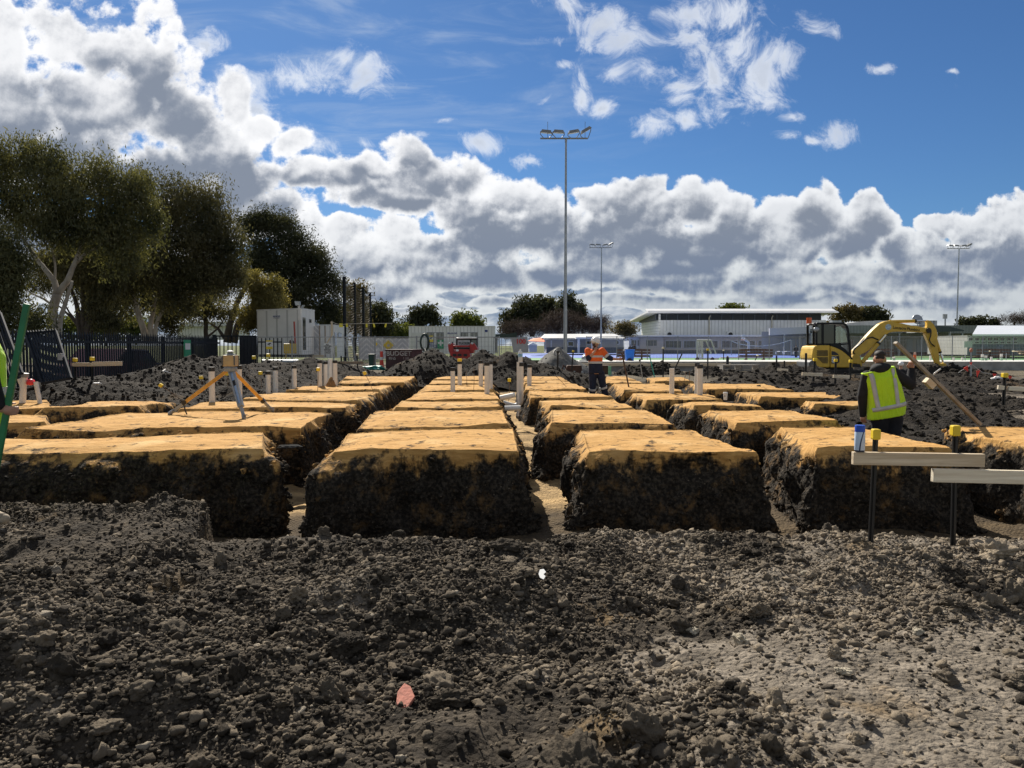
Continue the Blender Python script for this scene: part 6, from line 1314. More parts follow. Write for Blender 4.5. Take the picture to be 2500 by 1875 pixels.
for (y0, y1, m, r0, r1) in ((880, 800, M_ORANGE, .13, .09), (799.5, 775, M_WHITE, .088, .085), (774.5, 725, M_ORANGE, .084, .075)):
    mb = MB(); z0 = fr.l(*Z2(1508, y0), 41).z; z1 = fr.l(*Z2(1508, y1), 41).z; mb.tube([(a.x, 0, z0), (a.x, 0, z1)], [r0, r1], 12); mb.build('sleeve', pm('traffic_red', (.72, .06, .04), .5, .08) if m is M_ORANGE else m, t)
fr = at(915, 905, 40); V0, F0 = ico(3); V = V0 * (1 + .5 * fbm(V0, 2.2, 3, 5))[:, None] * np.array([.55, .4, .16]); o = np_mesh('teal_tarpaulin', V, F0, pm('teal_sheet', (.02, .22, .19), .5, .3, 6), True); o.location = P(912, 900, 40); tag(o, 'crumpled teal plastic sheeting on the ground before the skip bin', 'tarpaulin')
# skip bin
fr = at(943, 903, 40.5); t = thing('skip_bin', 'dark maroon steel skip bin with worn white stencilled letters', 'skip bin', fr); A = lambda x, y: fr.l(*ZB(x, y), 40.5)
M_MAR = pm('worn_maroon_paint', (.055, .016, .018), .55, .35, 3, dirt=.2)
a = A(130, 632); b = A(530, 930); mb = MB(); mb.plan([(a.x, 0), (b.x, 0), (b.x + .35, 1.6), (a.x + .45, 1.6)], b.z, a.z - .08); bd = mb.build('body', M_MAR, t, bevel=.02)
mb = MB(); mb.plan([(a.x - .04, -.04), (b.x + .04, -.04), (b.x + .4, 1.64), (a.x + .4, 1.64)], a.z - .078, a.z); mb.build('rim', M_MAR, t, bevel=.015)
M_STEN = pm('worn_white_stencil', (.42, .37, .34), .7, .45, 8)
v = A(330, 695); text('BUDGET', 'lettering', M_STEN, bd, (v.x, -.008, v.z), .36, bold=.02, sx=.95); v = A(230, 770); text('BINS', 'lettering', M_STEN, bd, (v.x, -.008, v.z), .2, bold=.01, sx=.9)
v = A(440, 768); text('1 101', 'lettering', M_STEN, bd, (v.x, -.008, v.z), .18, bold=.01, sx=.8)
# wire coil on the fence, grey wrapped fence panel
fr = at(1037, 850, 43.2); t = thing('hose_coil', 'oval coil of dark green hose hanging on the wire fence', 'hose coil', fr); mb = MB()
for k in range(5):
    c = Vector((0, -.02 * k, fr.l(1037, 836, 43.2).z)); rx, rz = .26 - .018 * k, .50 - .03 * k + .02 * (k % 2)
    mb.tube([c + Vector((rx * math.cos(2 * math.pi * i / 24), .01 * math.sin(i), rz * math.sin(2 * math.pi * i / 24))) for i in range(25)], .022, 6)
mb.build('loops', pm('dark_green_hose', (.02, .045, .035), .5, .3), t, smooth=True)
fr = at(1270, 868, 58); t = thing('wrapped_panel', 'grey cloth covered fence panel with red figures near the bottle', 'fence panel', fr)
mb = MB(); mb.pxp(fr, [Z3(1035, 610), Z3(1180, 602), Z3(1184, 735), Z3(1060, 738)], 58, .06); bd = mb.build('sheet', pm('grey_cloth', (.36, .37, .39), .8, .12, 1.2), t)
v = fr.l(*Z3(1122, 643), 57.97); text('100', 'lettering', pm('red_print', (.55, .05, .05), .6, .05), bd, v, .5, bold=.03)
fr = at(1207, 868, 57); t = thing('steel_frame_gate', 'open white steel gate frame beside the site office', 'gate', fr); mb = MB()
for X in (1755, 1775, 1805, 1835): mb.tube([fr.l(*ZB(X, 690), 57), fr.l(*ZB(X, 450), 57)], .05 if X > 1800 else .03, 6)
mb.tube([fr.l(*ZB(1755, 460), 57), fr.l(*ZB(2100, 460), 57)], .03, 6)
for X in (1870, 1935, 2000): mb.tube([fr.l(*ZB(X, 690), 57), fr.l(*ZB(X, 460), 57)], .018, 5)
for y in (560, 625): mb.tube([fr.l(*ZB(1840, y), 57), fr.l(*ZB(2030, y), 57)], .018, 5)
mb.build('frame', M_GALV, t)
# ------------------------------------------------------------------ floodlight poles
fr = at(1380, 862, 52); fr = Frame((fr.loc.x, fr.loc.y, -.45))
def lightpole(label, fr, H):
    t = thing('floodlight_pole', label, 'light pole', fr, 'floodlight poles round the court')
    mb = MB(); mb.tube([(0, 0, 0), (0, 0, H * .25), (0, 0, H * .25), (0, 0, H)], [.135, .118, .112, .062], 14); mb.build('pole', M_GALV, t, smooth='auto')
    mb = MB(); mb.tube([(0, 0, H - .25), (0, 0, H)], .08, 10); mb.build('collar', M_GALV, t)
    mb = MB(); mb.beam((-1.72, 0, H), (1.45, 0, H), .09, .09); mb.build('cross_arm', M_GREYM, t)
    for i, (x, til) in enumerate(((-1.32, -6), (-.50, -4), (.50, 10), (1.30, 30))):
        M_ = Matrix.Rotation(R(-til), 3, 'Y') @ Matrix.Rotation(R(8), 3, 'X')
        c = Vector((x, -.12, H + .42 + (.10 if i == 3 else 0))); mb = MB(); hw, hd, hh = .37, .30, .09
        vs = [c + M_ @ Vector(q) for q in ((-hw,-hd,-hh),(hw,-hd,-hh),(hw,hd,-hh),(-hw,hd,-hh),(-hw*.8,-hd*.8,hh),(hw*.8,-hd*.8,hh),(hw*.8,hd*.8,hh),(-hw*.8,hd*.8,hh))]
        mb.add(vs, [(0,3,2,1),(4,5,6,7),(0,1,5,4),(1,2,6,5),(2,3,7,6),(3,0,4,7)]); lh = mb.build('lamp_head', M_GREYM, t)
        mb = MB(); vs = [c + M_ @ Vector(q) for q in ((-hw*.9,-hd*.9,-hh-.012),(hw*.9,-hd*.9,-hh-.012),(hw*.9,hd*.9,-hh-.012),(-hw*.9,hd*.9,-hh-.012),(-hw*.9,-hd*.9,-hh-.003),(hw*.9,-hd*.9,-hh-.003),(hw*.9,hd*.9,-hh-.003),(-hw*.9,hd*.9,-hh-.003))]
        mb.add(vs, [(0,3,2,1),(4,5,6,7),(0,1,5,4),(1,2,6,5),(2,3,7,6),(3,0,4,7)]); mb.build('lens', pm('lamp_glass', (.55, .57, .58), .15, .1), lh)
        mb = MB(); e0 = c + M_ @ Vector((-hw, 0, 0)); e1 = c + M_ @ Vector((hw, 0, 0))
        mb.tube([e0, e0 + Vector((-.03, 0, -.2)), Vector((x - .18, 0, H + .03)), Vector((x + .18, 0, H + .03)), e1 + Vector((.02, 0, -.2)), e1], .026, 6); mb.build('bracket', M_GREYM, lh)
    for x in (-1.22, 1.27): mb = MB(); mb.tube([(x, 0, H), (x, 0, H + 1.1)], .015, 5); mb.build('spike', M_GREYM, t)
    return t
lp = lightpole('very tall floodlight pole rising behind the grey gravel cone', fr, P(1380, 338, 52).z + .45)
for x, yb, d, lab in ((1467, 862, 109, 'second floodlight pole, standing beyond the court beside the tall one'), (2334, 866, 110, 'floodlight pole behind the excavator arm')):
    c = copy_tree(lp); q = P(x, yb, d); c.location = (q.x, q.y, -.5); c['label'] = lab
# sports net on black poles
for x, yt, d, lab in ((840, 675, 60, 'thick black steel pole nearest the white sheds, tallest of the net poles'), (865, 690, 66, 'second black net pole counted from the white sheds'), (886, 702, 71.5, 'third black net pole counted from the white sheds'), (903, 714, 78, 'last and shortest looking black net pole')):
    q = P(x, yt, d); fr = Frame((q.x, q.y, -.4)); mb = MB(); mb.tube([(0, 0, 0), (0, 0, q.z + .4)], .13, 12); one('net_pole', lab, 'pole', fr, mb, M_DSTEEL, 'black poles of the sports net', smooth='auto')
a = P(840, 690, 60); b = P(903, 722, 78); fr = Frame((a.x, a.y, -.4)); t = thing('sports_net', 'tall brown sports net hung between the black poles', 'net', fr); mb = MB(); q0 = fr.w(a); q1 = fr.w(b)
for i in range(34):
    k = i / 33; z = .3 + (q0.z - .3) * k
    pts = [q0.lerp(q1, s / 9) for s in range(10)]; mb.tube([(p.x, p.y, (.3 + (q0.z - .3) * k) + .10 * math.sin(s * 2.1 + i) - .15 * math.sin(math.pi * (s % 3) / 3)) for s, p in enumerate(pts)], .018, 4)
for s in range(46): p = q0.lerp(q1, s / 45); mb.tube([(p.x, p.y, .3), (p.x, p.y, q0.z)], .011, 4)
o = mb.build('net_cords', pm('brown_net', (.16, .12, .075), .8, .2), t); o['kind'] = 'stuff'
mb = MB(); mb.tube([q0.lerp(q1, s / 9) + Vector((0, 0, .25 - .25 * math.sin(math.pi * (s % 3) / 3))) for s in range(10)], .025, 5); mb.build('top_cable', M_BLACK, t)

# ------------------------------------------------------------------ excavator
D = 40; fr = at(2010, 912, D); t = thing('excavator', 'yellow mini excavator with a black cab and an arched boom reaching into the dirt', 'excavator', fr)
M_CATY = pm('machine_yellow', (.68, .43, .045), .4, .10, 3, dirt=.12, coat=.1); M_CAB = pm('black_cab_paint', (.010, .013, .015), .5, .2, spec=.3)
q = lambda x, y, d=D: fr.l(*ZE(x, y), d)
def ep(mb, pts, y0, y1, m=0): v = [q(*p) for p in pts]; mb.prism([(p.x, p.z) for p in v], y0, y1, m)
mb = MB(); ep(mb, [(208, 640), (222, 560), (240, 525), (300, 514), (442, 514), (442, 808), (278, 808), (255, 770), (230, 720), (208, 690)], -.85, .85); body = mb.build('engine_cover', M_CATY, t, bevel=.05)
mb = MB(); ep(mb, [(449, 520), (520, 545), (590, 575), (650, 620), (700, 665), (740, 712), (740, 808), (449, 808)], -.86, .86); sp = mb.build('side_panel', M_CATY, t, bevel=.04)
mb = MB(); ep(mb, [(163, 735), (205, 705), (235, 718), (262, 770), (285, 818), (163, 815)], -.9, .9); mb.build('counterweight', pm('grey_counterweight', (.10, .105, .11), .55, .2), t, bevel=.05)
mb = MB()
for i in range(6): mb.box((q(278 + (6 if i % 2 else 0), 0).x, -.875, q(0, 588 + i * 13).z), (q(425, 0).x, -.853, q(0, 581 + i * 13).z))
for i in range(6): mb.box((q(282 + i * 14, 0).x, -.875, q(0, 680 + i * 14).z), (q(425, 0).x, -.853, q(0, 672 + i * 14).z))
mb.build('grille', M_BLACK, body)
mb = MB(); ep(mb, [(460, 592), (500, 596), (545, 628), (560, 660), (562, 735), (540, 752), (460, 756)], -.885, -.862); dc = mb.build('decal', pm('dark_decal', (.015, .018, .03), .4, .1), sp)
for tx, y, sz in (('PC', 682, .155), ('55', 712, .21), ('MR', 741, .10)): v = q(492, y); text(tx, 'lettering', M_WHITE, dc, (v.x, -.89, v.z), sz, bold=.05, sx=1.25)
mb = MB(); ep(mb, [(460, 645), (545, 645), (552, 656), (460, 656)], -.889, -.886); mb.build('stripe', M_CATY, dc)
# cab
mb = MB(); ep(mb, [(262, 240), (285, 212), (640, 210), (680, 235), (700, 290), (672, 290), (655, 250), (620, 235), (290, 238), (290, 250)], -.72, .5); cab = mb.build('cab', M_CAB, t, bevel=.03)
for poly in ([(262, 240), (290, 240), (290, 515), (262, 515)], [(345, 238), (375, 238), (375, 500), (345, 500)], [(512, 240), (530, 240), (530, 490), (512, 490)], [(655, 250), (690, 250), (708, 300), (718, 380), (738, 600), (738, 690), (712, 660), (700, 500), (685, 330)], [(262, 490), (700, 488), (700, 500), (560, 520), (262, 512)]):
    for y0, y1 in ((-.72, -.64), (.42, .5)): mb = MB(); ep(mb, poly, y0, y1); mb.build('cab_frame', M_CAB, cab)
mb = MB(); ep(mb, [(450, 505), (560, 510), (640, 560), (690, 610), (738, 690), (738, 708), (690, 655), (630, 603), (560, 563), (500, 535), (450, 518)], -.87, .7); mb.build('arch_cover', M_CAB, t)
mb = MB(); ep(mb, [(291, 241), (344, 241), (344, 489), (291, 489)], -.70, -.68); ep(mb, [(376, 241), (511, 241), (511, 489), (376, 489)], -.70, -.68); mb.build('door_glass', M_GLASS, cab)
mb = MB(); ep(mb, [(531, 270), (600, 262), (660, 330), (690, 470), (531, 485)], -.70, -.69); mb.build('window', mat_clear('tinted_clear_glass', (.55, .66, .68), .18), cab)
mb = MB(); ep(mb, [(400, 330), (470, 330), (470, 500), (400, 500)], -.3, .2); ep(mb, [(380, 450), (500, 450), (500, 505), (380, 505)], -.35, .25); mb.build('seat', M_BLACK, cab, bevel=.03)
mb = MB(); mb.tube([q(600, 490), q(590, 420), q(610, 380)], .02, 6); mb.tube([q(585, 400), q(630, 385)], .015, 6); mb.build('lever', M_GREYM, cab)
b = q(230, 222); mb = MB(); mb.tube([(b.x, -.2, b.z), (b.x, -.2, b.z + .30)], .13, 14); bc = mb.build('beacon', pm('orange_beacon', (.75, .12, .02), .2, .1), t)
mb = MB(); mb.tube([(b.x, -.2, b.z - .04), (b.x + .35, -.2, b.z - .02)], .03, 6); mb.build('beacon_arm', M_BLACK, bc)
mb = MB(); v = q(258, 306); mb.ell((v.x, -.9, v.z), (.16, .05, .13), 12, 8); mi = mb.build('mirror', M_GALV, t, smooth=True); mb = MB(); mb.tube([(v.x, -.88, v.z), (q(275, 260).x, -.7, q(0, 260).z)], .015, 5); mb.build('mirror_arm', M_BLACK, mi)
# boom, arm and rams
y0, y1 = -.18, .18
mb = MB(); ep(mb, [(855, 655), (815, 630), (840, 580), (925, 495), (1010, 395), (1100, 300), (1185, 225), (1255, 193), (1320, 183), (1380, 205), (1500, 228), (1830, 283), (1850, 312), (1835, 345), (1700, 338), (1480, 330), (1370, 333), (1310, 345), (1240, 392), (1160, 470), (1040, 580), (905, 655)], y0, y1); boom = mb.build('boom', M_CATY, t, bevel=.025)
v = q(1540, 292); ang = math.atan2(q(1730, 312).z - q(1350, 272).z, q(1730, 312).x - q(1350, 272).x)
text('Longacre Plumbing', 'lettering', M_INK, boom, (v.x, y0 - .006, v.z), .215, (math.pi / 2, -ang, 0), bold=.02, sx=.86)
mb = MB(); v = q(1297, 268); mb.tube([(v.x, y0 - .012, v.z), (v.x, y0 - .003, v.z)], .155, 20); em = mb.build('emblem', pm('pale_blue_emblem', (.45, .58, .66), .5, .3, 6), boom)
mb = MB(); ep(mb, [(1830, 175), (1868, 180), (1925, 240), (1958, 310), (1972, 390), (1962, 470), (1985, 620), (2005, 755), (1985, 770), (1955, 765), (1880, 560), (1800, 365), (1815, 300), (1830, 250)], -.12, .12); arm = mb.build('arm', M_CATY, t, bevel=.02)
mb = MB(); v = q(1838, 315); mb.tube([(v.x, -.22, v.z), (v.x, .22, v.z)], .13, 14); mb.build('pivot', M_BLACK, arm)
def ram(a, b, f, r, off=0.0, body_m=None):
    a = q(*a); b = q(*b); a.y = b.y = off; m = a.lerp(b, f); mb = MB(); mb.tube([a, m], r, 12); o = mb.build('ram', body_m or M_CATY, t, smooth='auto')
    mb = MB(); mb.tube([m, b], r * .55, 10); mb.build('rod', pm('chrome', (.62, .63, .64), .15, .05, metal=.9), o)
    mb = MB(); mb.tube([m - (b - a).normalized() * .06, m + (b - a).normalized() * .03], r * 1.15, 12); mb.build('gland', M_BLACK, o)
ram((940, 740), (1255, 375), .70, .10, -.24); ram((1330, 196), (1840, 184), .70, .085, 0.0); ram((1950, 400), (2068, 765), .58, .08, 0.0)
mb = MB(); ep(mb, [(742, 712), (800, 690), (820, 640), (860, 628), (905, 655), (925, 700), (945, 740), (940, 790), (905, 815), (880, 800), (865, 760), (742, 762)], -.25, .25); mb.build('swing_post', M_CATY, t, bevel=.03)
mb = MB()
for k in range(3):
    o_ = -.2 + k * .09
    pts = [q(850, 640), q(822, 600), q(850, 550), q(930, 500), q(900 + k * 6, 505)]
    mb.tube([(p.x, o_, p.z) for p in (q(855, 640), q(820 + k * 9, 612), q(842 + k * 8, 560), q(915, 500), q(1000, 425 - k * 6), q(1080, 405), q(1160, 440))], .035, 6)
mb.tube([(p.x, -.2, p.z) for p in (q(1830, 300), q(1870, 320), q(1865, 380), q(1845, 440), q(1870, 490), q(1920, 530))], .03, 6)
mb.build('hoses', M_BLACK, t, smooth=True)
mb = MB(); ep(mb, [(1975, 745), (2010, 760), (2060, 752), (2090, 800), (2075, 812), (2015, 790), (1985, 800), (1975, 838), (1955, 836), (1958, 770)], -.2, .2); mb.build('bucket_linkage', M_CATY, t)
mb = MB(); ep(mb, [(1965, 820), (2010, 790), (2080, 800), (2085, 900), (1990, 930), (1940, 900)], -.35, .35); mb.build('bucket', M_BLACK, t, bevel=.03)
for y in (-.95, .60):
    mb = MB(); ep(mb, [(330, 870), (360, 838), (900, 838), (960, 850), (985, 880), (960, 925), (380, 925), (335, 905)], y, y + .35); tr = mb.build('track', pm('muddy_rubber', (.028, .025, .022), .9, .3, 6), t, bevel=.05)
mb = MB(); ep(mb, [(420, 808), (780, 808), (800, 860), (400, 860)], -.5, .5); mb.build('undercarriage', M_BLACK, t)
mb = MB(); ep(mb, [(975, 800), (992, 830), (1000, 880), (985, 930), (965, 930), (972, 880)], -.95, .95); mb.build('blade', M_BLACK, t)
mb = MB(); ep(mb, [(745, 765), (890, 765), (910, 812), (745, 800)], -.4, .4); mb.build('swing_bracket', M_BLACK, t)

# ------------------------------------------------------------------ skid steer loader
D = 43; fr = at(1129, 880, D); t = thing('skid_loader', 'red compact loader with a dark cab, seen from behind its bucket arms', 'loader', fr); q = lambda x, y, d=D: fr.l(*ZB(x, y), d)
def lb(mb, x0, y0, x1, y1, d0, dep, m=0): mb.px(fr, *ZB(x0, y0), *ZB(x1, y1), d0, dep, m)
mb = MB(); mb.pxp(fr, [ZB(*p) for p in ((1188, 450), (1500, 450), (1508, 470), (1508, 600), (1185, 600))], D + .5, 1.0); cab = mb.build('cab', M_CAB, t, bevel=.05)
mb = MB(); mb.pxp(fr, [ZB(*p) for p in ((1192, 462), (1230, 448), (1490, 448), (1500, 470), (1192, 476))], D + .35, 1.2); mb.build('roof', M_WHITE, cab, bevel=.03)
mb = MB(); lb(mb, 1212, 492, 1398, 572, D + .46, .03); wn = mb.build('window', pm('pale_reflecting_glass', (.42, .44, .46), .2, .1), cab)
v = q(1310, 542, D + .44); text('TUCKER', 'lettering', M_INK, wn, v, .17, bold=.02, sx=1.0)
mb = MB(); lb(mb, 1420, 490, 1496, 590, D + .47, .03); mb.build('side_window', M_GLASS2, cab)
for (p_, d0) in ((((1066, 560), (1095, 535), (1135, 550), (1148, 580), (1148, 690), (1090, 690), (1072, 640)), D - .1), (((1392, 560), (1420, 535), (1455, 540), (1490, 580), (1515, 640), (1460, 640), (1450, 690), (1395, 690)), D - .1)):
    mb = MB(); mb.pxp(fr, [ZB(*p) for p in p_], d0, 1.8); ar = mb.build('lift_arm', M_RED, t, bevel=.03)
    x = sum(p[0] for p in p_[:3]) / 3; mb = MB(); v = q(x + (0 if x < 1200 else 8), 545, D - .13); mb.ell(v, (.07, .04, .06), 10, 8); mb.build('lamp', pm('lamp_glass', (.55, .57, .58), .15, .1), ar, smooth=True)
mb = MB(); mb.pxp(fr, [ZB(*p) for p in ((1112, 560), (1132, 515), (1150, 560))], D + .2, .2); mb.build('arm_pin', M_BLACK, t)
mb = MB(); lb(mb, 1148, 572, 1392, 598, D - .05, .15); mb.build('cross_tube', M_RED, t, bevel=.02)
mb = MB(); mb.pxp(fr, [ZB(*p) for p in ((1095, 672), (1160, 668), (1180, 632), (1380, 632), (1395, 672), (1398, 745), (1330, 790), (1170, 790), (1100, 745))], D - .25, 2.2); lo_ = mb.build('body', M_RED, t, bevel=.03)
mb = MB()
for x0 in (1140, 1215, 1300): lb(mb, x0, 700, x0 + 55, 735, D - .30, .046)
mb.build('grille', M_BLACK, lo_)
mb = MB(); lb(mb, 1150, 602, 1390, 630, D + .1, .3); mb.build('gap_fill', M_BLACK, t)  # black box filling the dark gap below the cross tube
for x0 in (1075, 1390): mb = MB(); lb(mb, x0, 745, x0 + 75, 840, D, 1.7); mb.build('track', pm('muddy_rubber', (.028, .025, .022), .9), t, bevel=.05)
mb = MB(); mb.pxp(fr, [ZB(*p) for p in ((1180, 662), (1195, 626), (1232, 640), (1225, 662))], D - .29, .1); mb.build('rag', M_WHITE, t)

# ------------------------------------------------------------------ things about the slab
def bucket(label, x, y, w, h, d):
    fr = at(x, y, d); t = thing('digger_bucket', label, 'digger bucket', fr, 'rusty digger buckets before the slab'); s = d / F
    mb = MB(); mb.prism([(-w * s / 2, 0), (w * s / 2, 0), (w * s * .42, h * s), (-w * s * .40, h * s), (-w * s * .5, h * s * .4)], 0, .5); mb.build('shell', M_RUST, t, bevel=.03)
    for k in (-.45, 0, .45): mb = MB(); mb.prism([(k * w * s - .04, .12), (k * w * s + .04, .12), (k * w * s + .06, -.1), (k * w * s - .06, -.1)], -.08, -.002); mb.build('tooth', M_GALV, t)
    mb = MB(); mb.tube([(-w * s * .4, .2, h * s * .6), (-w * s * .62, .1, h * s * 1.0), (-w * s * .72, .1, h * s * .3)], .04, 6); mb.build('ear', M_RUST, t)
bucket('rusty digger bucket lying under the formwork board, the one further from the worker', 1402, 912, 42, 20, 34)
bucket('rusty digger bucket lying under the formwork board behind the worker', 1472, 914, 44, 22, 34)
fr = at(1491, 916, 33.5); mb = MB(); mb.px(fr, *ZC(1262, 885), *ZC(1304, 1018), 33.5, .05); one('green_board', 'light green board standing on end behind the orange shirt worker', 'board', fr, mb, pm('pale_green_board', (.22, .50, .28), .6, .08), bevel=.01)
fr = Frame((0, 0, 0)); fr = at(1541, 884, 44); t = thing('blue_tub', 'bright blue wheeled tub standing on the slab', 'tub', fr)
v = [fr.l(*ZC(x, y), 44) for x, y in ((1518, 640), (1655, 638), (1640, 828), (1535, 826))]; mb = MB(); mb.prism([(p.x, p.z) for p in v], 0, .5); mb.build('body', M_BLUE, t, bevel=.03)
mb = MB(); mb.px(fr, *ZC(1510, 632), *ZC(1662, 645), 43.95, .6); mb.build('rim', M_BLUE, t, bevel=.02)
c = fr.l(*ZC(1583, 800), 43.9); mb = MB(); mb.tube([(c.x, -.05, c.z), (c.x, -.003, c.z)], .14, 16); mb.build('wheel', M_BLACK, t)
mb = MB(); mb.tube([fr.l(*ZC(1480, 642), 44), fr.l(*ZC(1555, 634), 44)], .03, 6); mb.build('handle', M_WHITE, t)
def onslab(name, label, cat, x0, y0, x1, y1, d, dep, mat, bevel=.02, group=None):
    fr = at((x0 + x1) / 2, y1, d); mb = MB(); mb.px(fr, x0, y0, x1, y1, d, dep); return one(name, label, cat, fr, mb, mat, group, bevel=bevel)
onslab('paper_sack', 'torn white paper sack on the slab beside the orange shirt worker', 'sack', 1502, 881.5, 1524, 886, 42.5, .5, M_WHITE, .04)
onslab('plastic_tub', 'small pale tub on the slab behind the worker', 'tub', 1414, 879, 1432, 885, 42.6, .4, M_PVC, .03)
fr = at(1430, 885, 43.2); t = thing('grey_drum', 'grey round drum half hidden behind the orange shirt', 'drum', fr); mb = MB(); mb.lathe([(.001, 0), (.2, 0), (.25, .15), (.24, .3), (.12, .42), (.001, .44)], n=18); mb.build('drum_wall', M_GALV, t, smooth=True)
onslab('timber_plank', 'long pale timber plank lying along the slab near the goal', 'plank', 1668, 882, 2010, 886.2, 43, .3, pm('pale_green_grey_timber', (.48, .52, .47), .7, .08), .01, 'planks on the slab')
onslab('white_sheet', 'white board lying flat on the slab behind the pallet', 'board', 1772, 886.5, 1872, 889, 42.1, .6, M_WHITE, .005, 'planks on the slab')
onslab('timber_plank', 'thin brown plank on the court beyond the slab', 'plank', 1760, 872.5, 1885, 875, 66, .3, M_TIMBER, .01, 'planks on the slab')
fr = at(1780, 890, 42); t = thing('drink_flask', 'black drink flask standing on the pallet', 'flask', fr); s = 42 / F
v = fr.l(*ZD(1217, 885), 40); mb = MB(); mb.lathe([(.001, v.z), (.075, v.z), (.075, v.z + .36), (.05, v.z + .40), (.05, v.z + .44), (.001, v.z + .44)], (v.x, v.y + .3, 0), 16); mb.build('body', M_BLACK, t, smooth='auto'); mb = MB(); mb.lathe([(.055, v.z + .405), (.055, v.z + .46), (.001, v.z + .461)], (v.x, v.y + .3, 0), 14); mb.build('lid', M_WHITE, t)
fr = at(1805, 905, 40); t = thing('pallet', 'weathered timber pallet propped on blocks beside the black spoil', 'pallet', fr); q = lambda x, y, d=40: fr.l(*ZD(x, y), d)
a = q(1135, 890); b = q(1640, 900); mb = MB()
for i in range(6): mb.box((a.x, i * .2, a.z - .03), (b.x, i * .2 + .12, a.z))
for i in range(3): mb.box((a.x, i * .5, a.z - .30), (b.x, i * .5 + .12, a.z - .27))
for X in (a.x, (a.x + b.x) / 2 - .05, b.x - .1): mb.box((X, 0, a.z - .267), (X + .1, 1.1, a.z - .033))
mb.build('deck', pm('grey_weathered_timber', (.22, .20, .175), .85, .25, 4, stretch=(1, 6, 6)), t)
mb = MB(); mb.box((q(1190, 0).x, .1, q(0, 1065).z), (q(1225, 0).x, .5, a.z - .303)); mb.build('block', M_WHITE, t); mb = MB(); mb.box((q(1228, 0).x, .3, q(0, 1070).z), (q(1330, 0).x, .8, q(0, 1000).z)); mb.build('block', M_LIGHTCONC, t)
t2 = 'short capped pipe stubs cast into the slab'
for x, yt, yb, w, m in ((2300, 868, 880, 5, 1), (2271, 871, 883, 4.5, 0), (2328, 877, 884, 5, 0), (2349, 878, 885, 5, 0), (2398, 872, 887, 6.5, 1), (2407, 870, 882, 6, 1), (2420, 876, 885, 5, 0), (2444, 874, 890, 6, 1), (2356, 869, 884, 1.5, 0), (2456, 867, 885, 1.5, 0), (2182, 876, 885, 6, 1)):
    d = 45; fr = at(x, yb, d); fr.loc.z = SLABZ; fr = Frame(fr.loc); h = (yb - yt) * d / F; r = w * d / F / 2
    t = thing('pipe_stub', {2300: 'white pipe stub on the slab nearest the excavator bucket', 2271: 'white pipe stub hidden behind the excavator arm', 2328: 'low white pipe stub right of the excavator bucket', 2349: 'low white pipe stub left of the bunting pole', 2398: 'tall white pipe stub just right of the bunting pole', 2407: 'tall stub with pale green base behind the bunting', 2420: 'short stub between the two tall stubs', 2444: 'last tall stub with pale green base near the slab corner', 2356: 'thin grey rod standing on the slab near the bunting', 2456: 'thin grey rod near the far end of the slab', 2182: 'pale green based stub beside the worker head'}[x], 'pipe stub', fr, t2)
    mb = MB(); mb.tube([(0, 0, -.02), (0, 0, h)], r, 12); mb.build('pipe_wall', M_PVC if w > 2 else M_GALV, t, smooth='auto')
    if m: mb = MB(); mb.tube([(0, 0, .0), (0, 0, h * .4)], r * 1.08, 12); mb.build('sleeve', pm('pale_green_sleeve', (.35, .55, .38), .5, .1), t, smooth='auto'); mb = MB(); mb.tube([(0, 0, h * .45), (0, 0, h * .55)], r * 1.1, 12); mb.build('band', M_BLACK, t)
# bunting
fr = at(2371, 930, 22); t = thing('bunting_pole', 'thin steel pole with an orange top holding the bunting', 'pole', fr); b = fr.l(2371, 853, 22); mb = MB(); mb.tube([(0, 0, -.3), tuple(b)], .024, 8); mb.build('pole', M_GALV, t); mb = MB(); mb.lathe([(.03, b.z - .08), (.045, b.z - .02), (.03, b.z + .03), (.001, b.z + .04)], (b.x, 0, 0), 10); mb.build('cap', pm('faded_orange', (.60, .25, .15), .6, .1), t)
fr = at(2430, 920, 21); t = thing('bunting', 'line of bright red triangular flags sagging across the dug ground', 'bunting', fr); line = [(2340, 910), (2350, 903), (2362, 896), (2371, 888), (2386, 900), (2400, 910), (2428, 914), (2445, 918), (2466, 921), (2500, 924), (2540, 926)]
mb = MB(); mb.tube([fr.l(x, y, 21) for x, y in line], .006, 5); mb.build('cord', M_PVC, t)
for (x0, y0, x1, y1, x2, y2) in ((2352, 899, 2363, 893, 2364, 908), (2367, 885, 2374, 884, 2371, 892), (2384, 905, 2393, 905, 2386, 921), (2424, 912, 2433, 913, 2428, 927), (2462, 917, 2471, 918, 2466, 932)):
    v = [fr.l(x, y, 20.97) for x, y in ((x0, y0), (x1, y1), (x2, y2))]; mb = MB(); mb.prism([(p.x, p.z) for p in v], -.03, -.02); mb.build('flag', pm('flag_red', (.85, .05, .03), .55, .08), t)
def crumple(name, label, cat, x, y, z, w, h, d, mat, seed, tilt=.2, k=.35):
    fr = at(x, y, d); V0, F0 = ico(3); V = V0 * (1 + k * fbm(V0, 1.8, 3, seed))[:, None] * np.array([w / 2, w / 3, h / 2]); V[:, 2] += h * .3
    o = np_mesh(name, V, F0, mat); o.location = fr.loc if z is None else (fr.loc.x, fr.loc.y, z); return tag(o, label, cat)
crumple('plastic_sheet', 'grey white plastic scrap on the dark soil below the bunting', 'plastic scrap', 2434, 928, None, .28, .13, 20.5, M_PVC, 3)
crumple('plastic_sheet', 'torn grey plastic sheet showing in the trench between the first and second rows', 'plastic scrap', 705, 1093, None, .30, .05, 10.3, pm('dull_grey_film', (.07, .07, .068), 1.0, .4, spec=0), 5)
crumple('paper_scrap', 'white paper scrap on the long soil bank by the fence', 'paper scrap', 236, 938, None, .16, .05, 16.4, M_WHITE, 6)
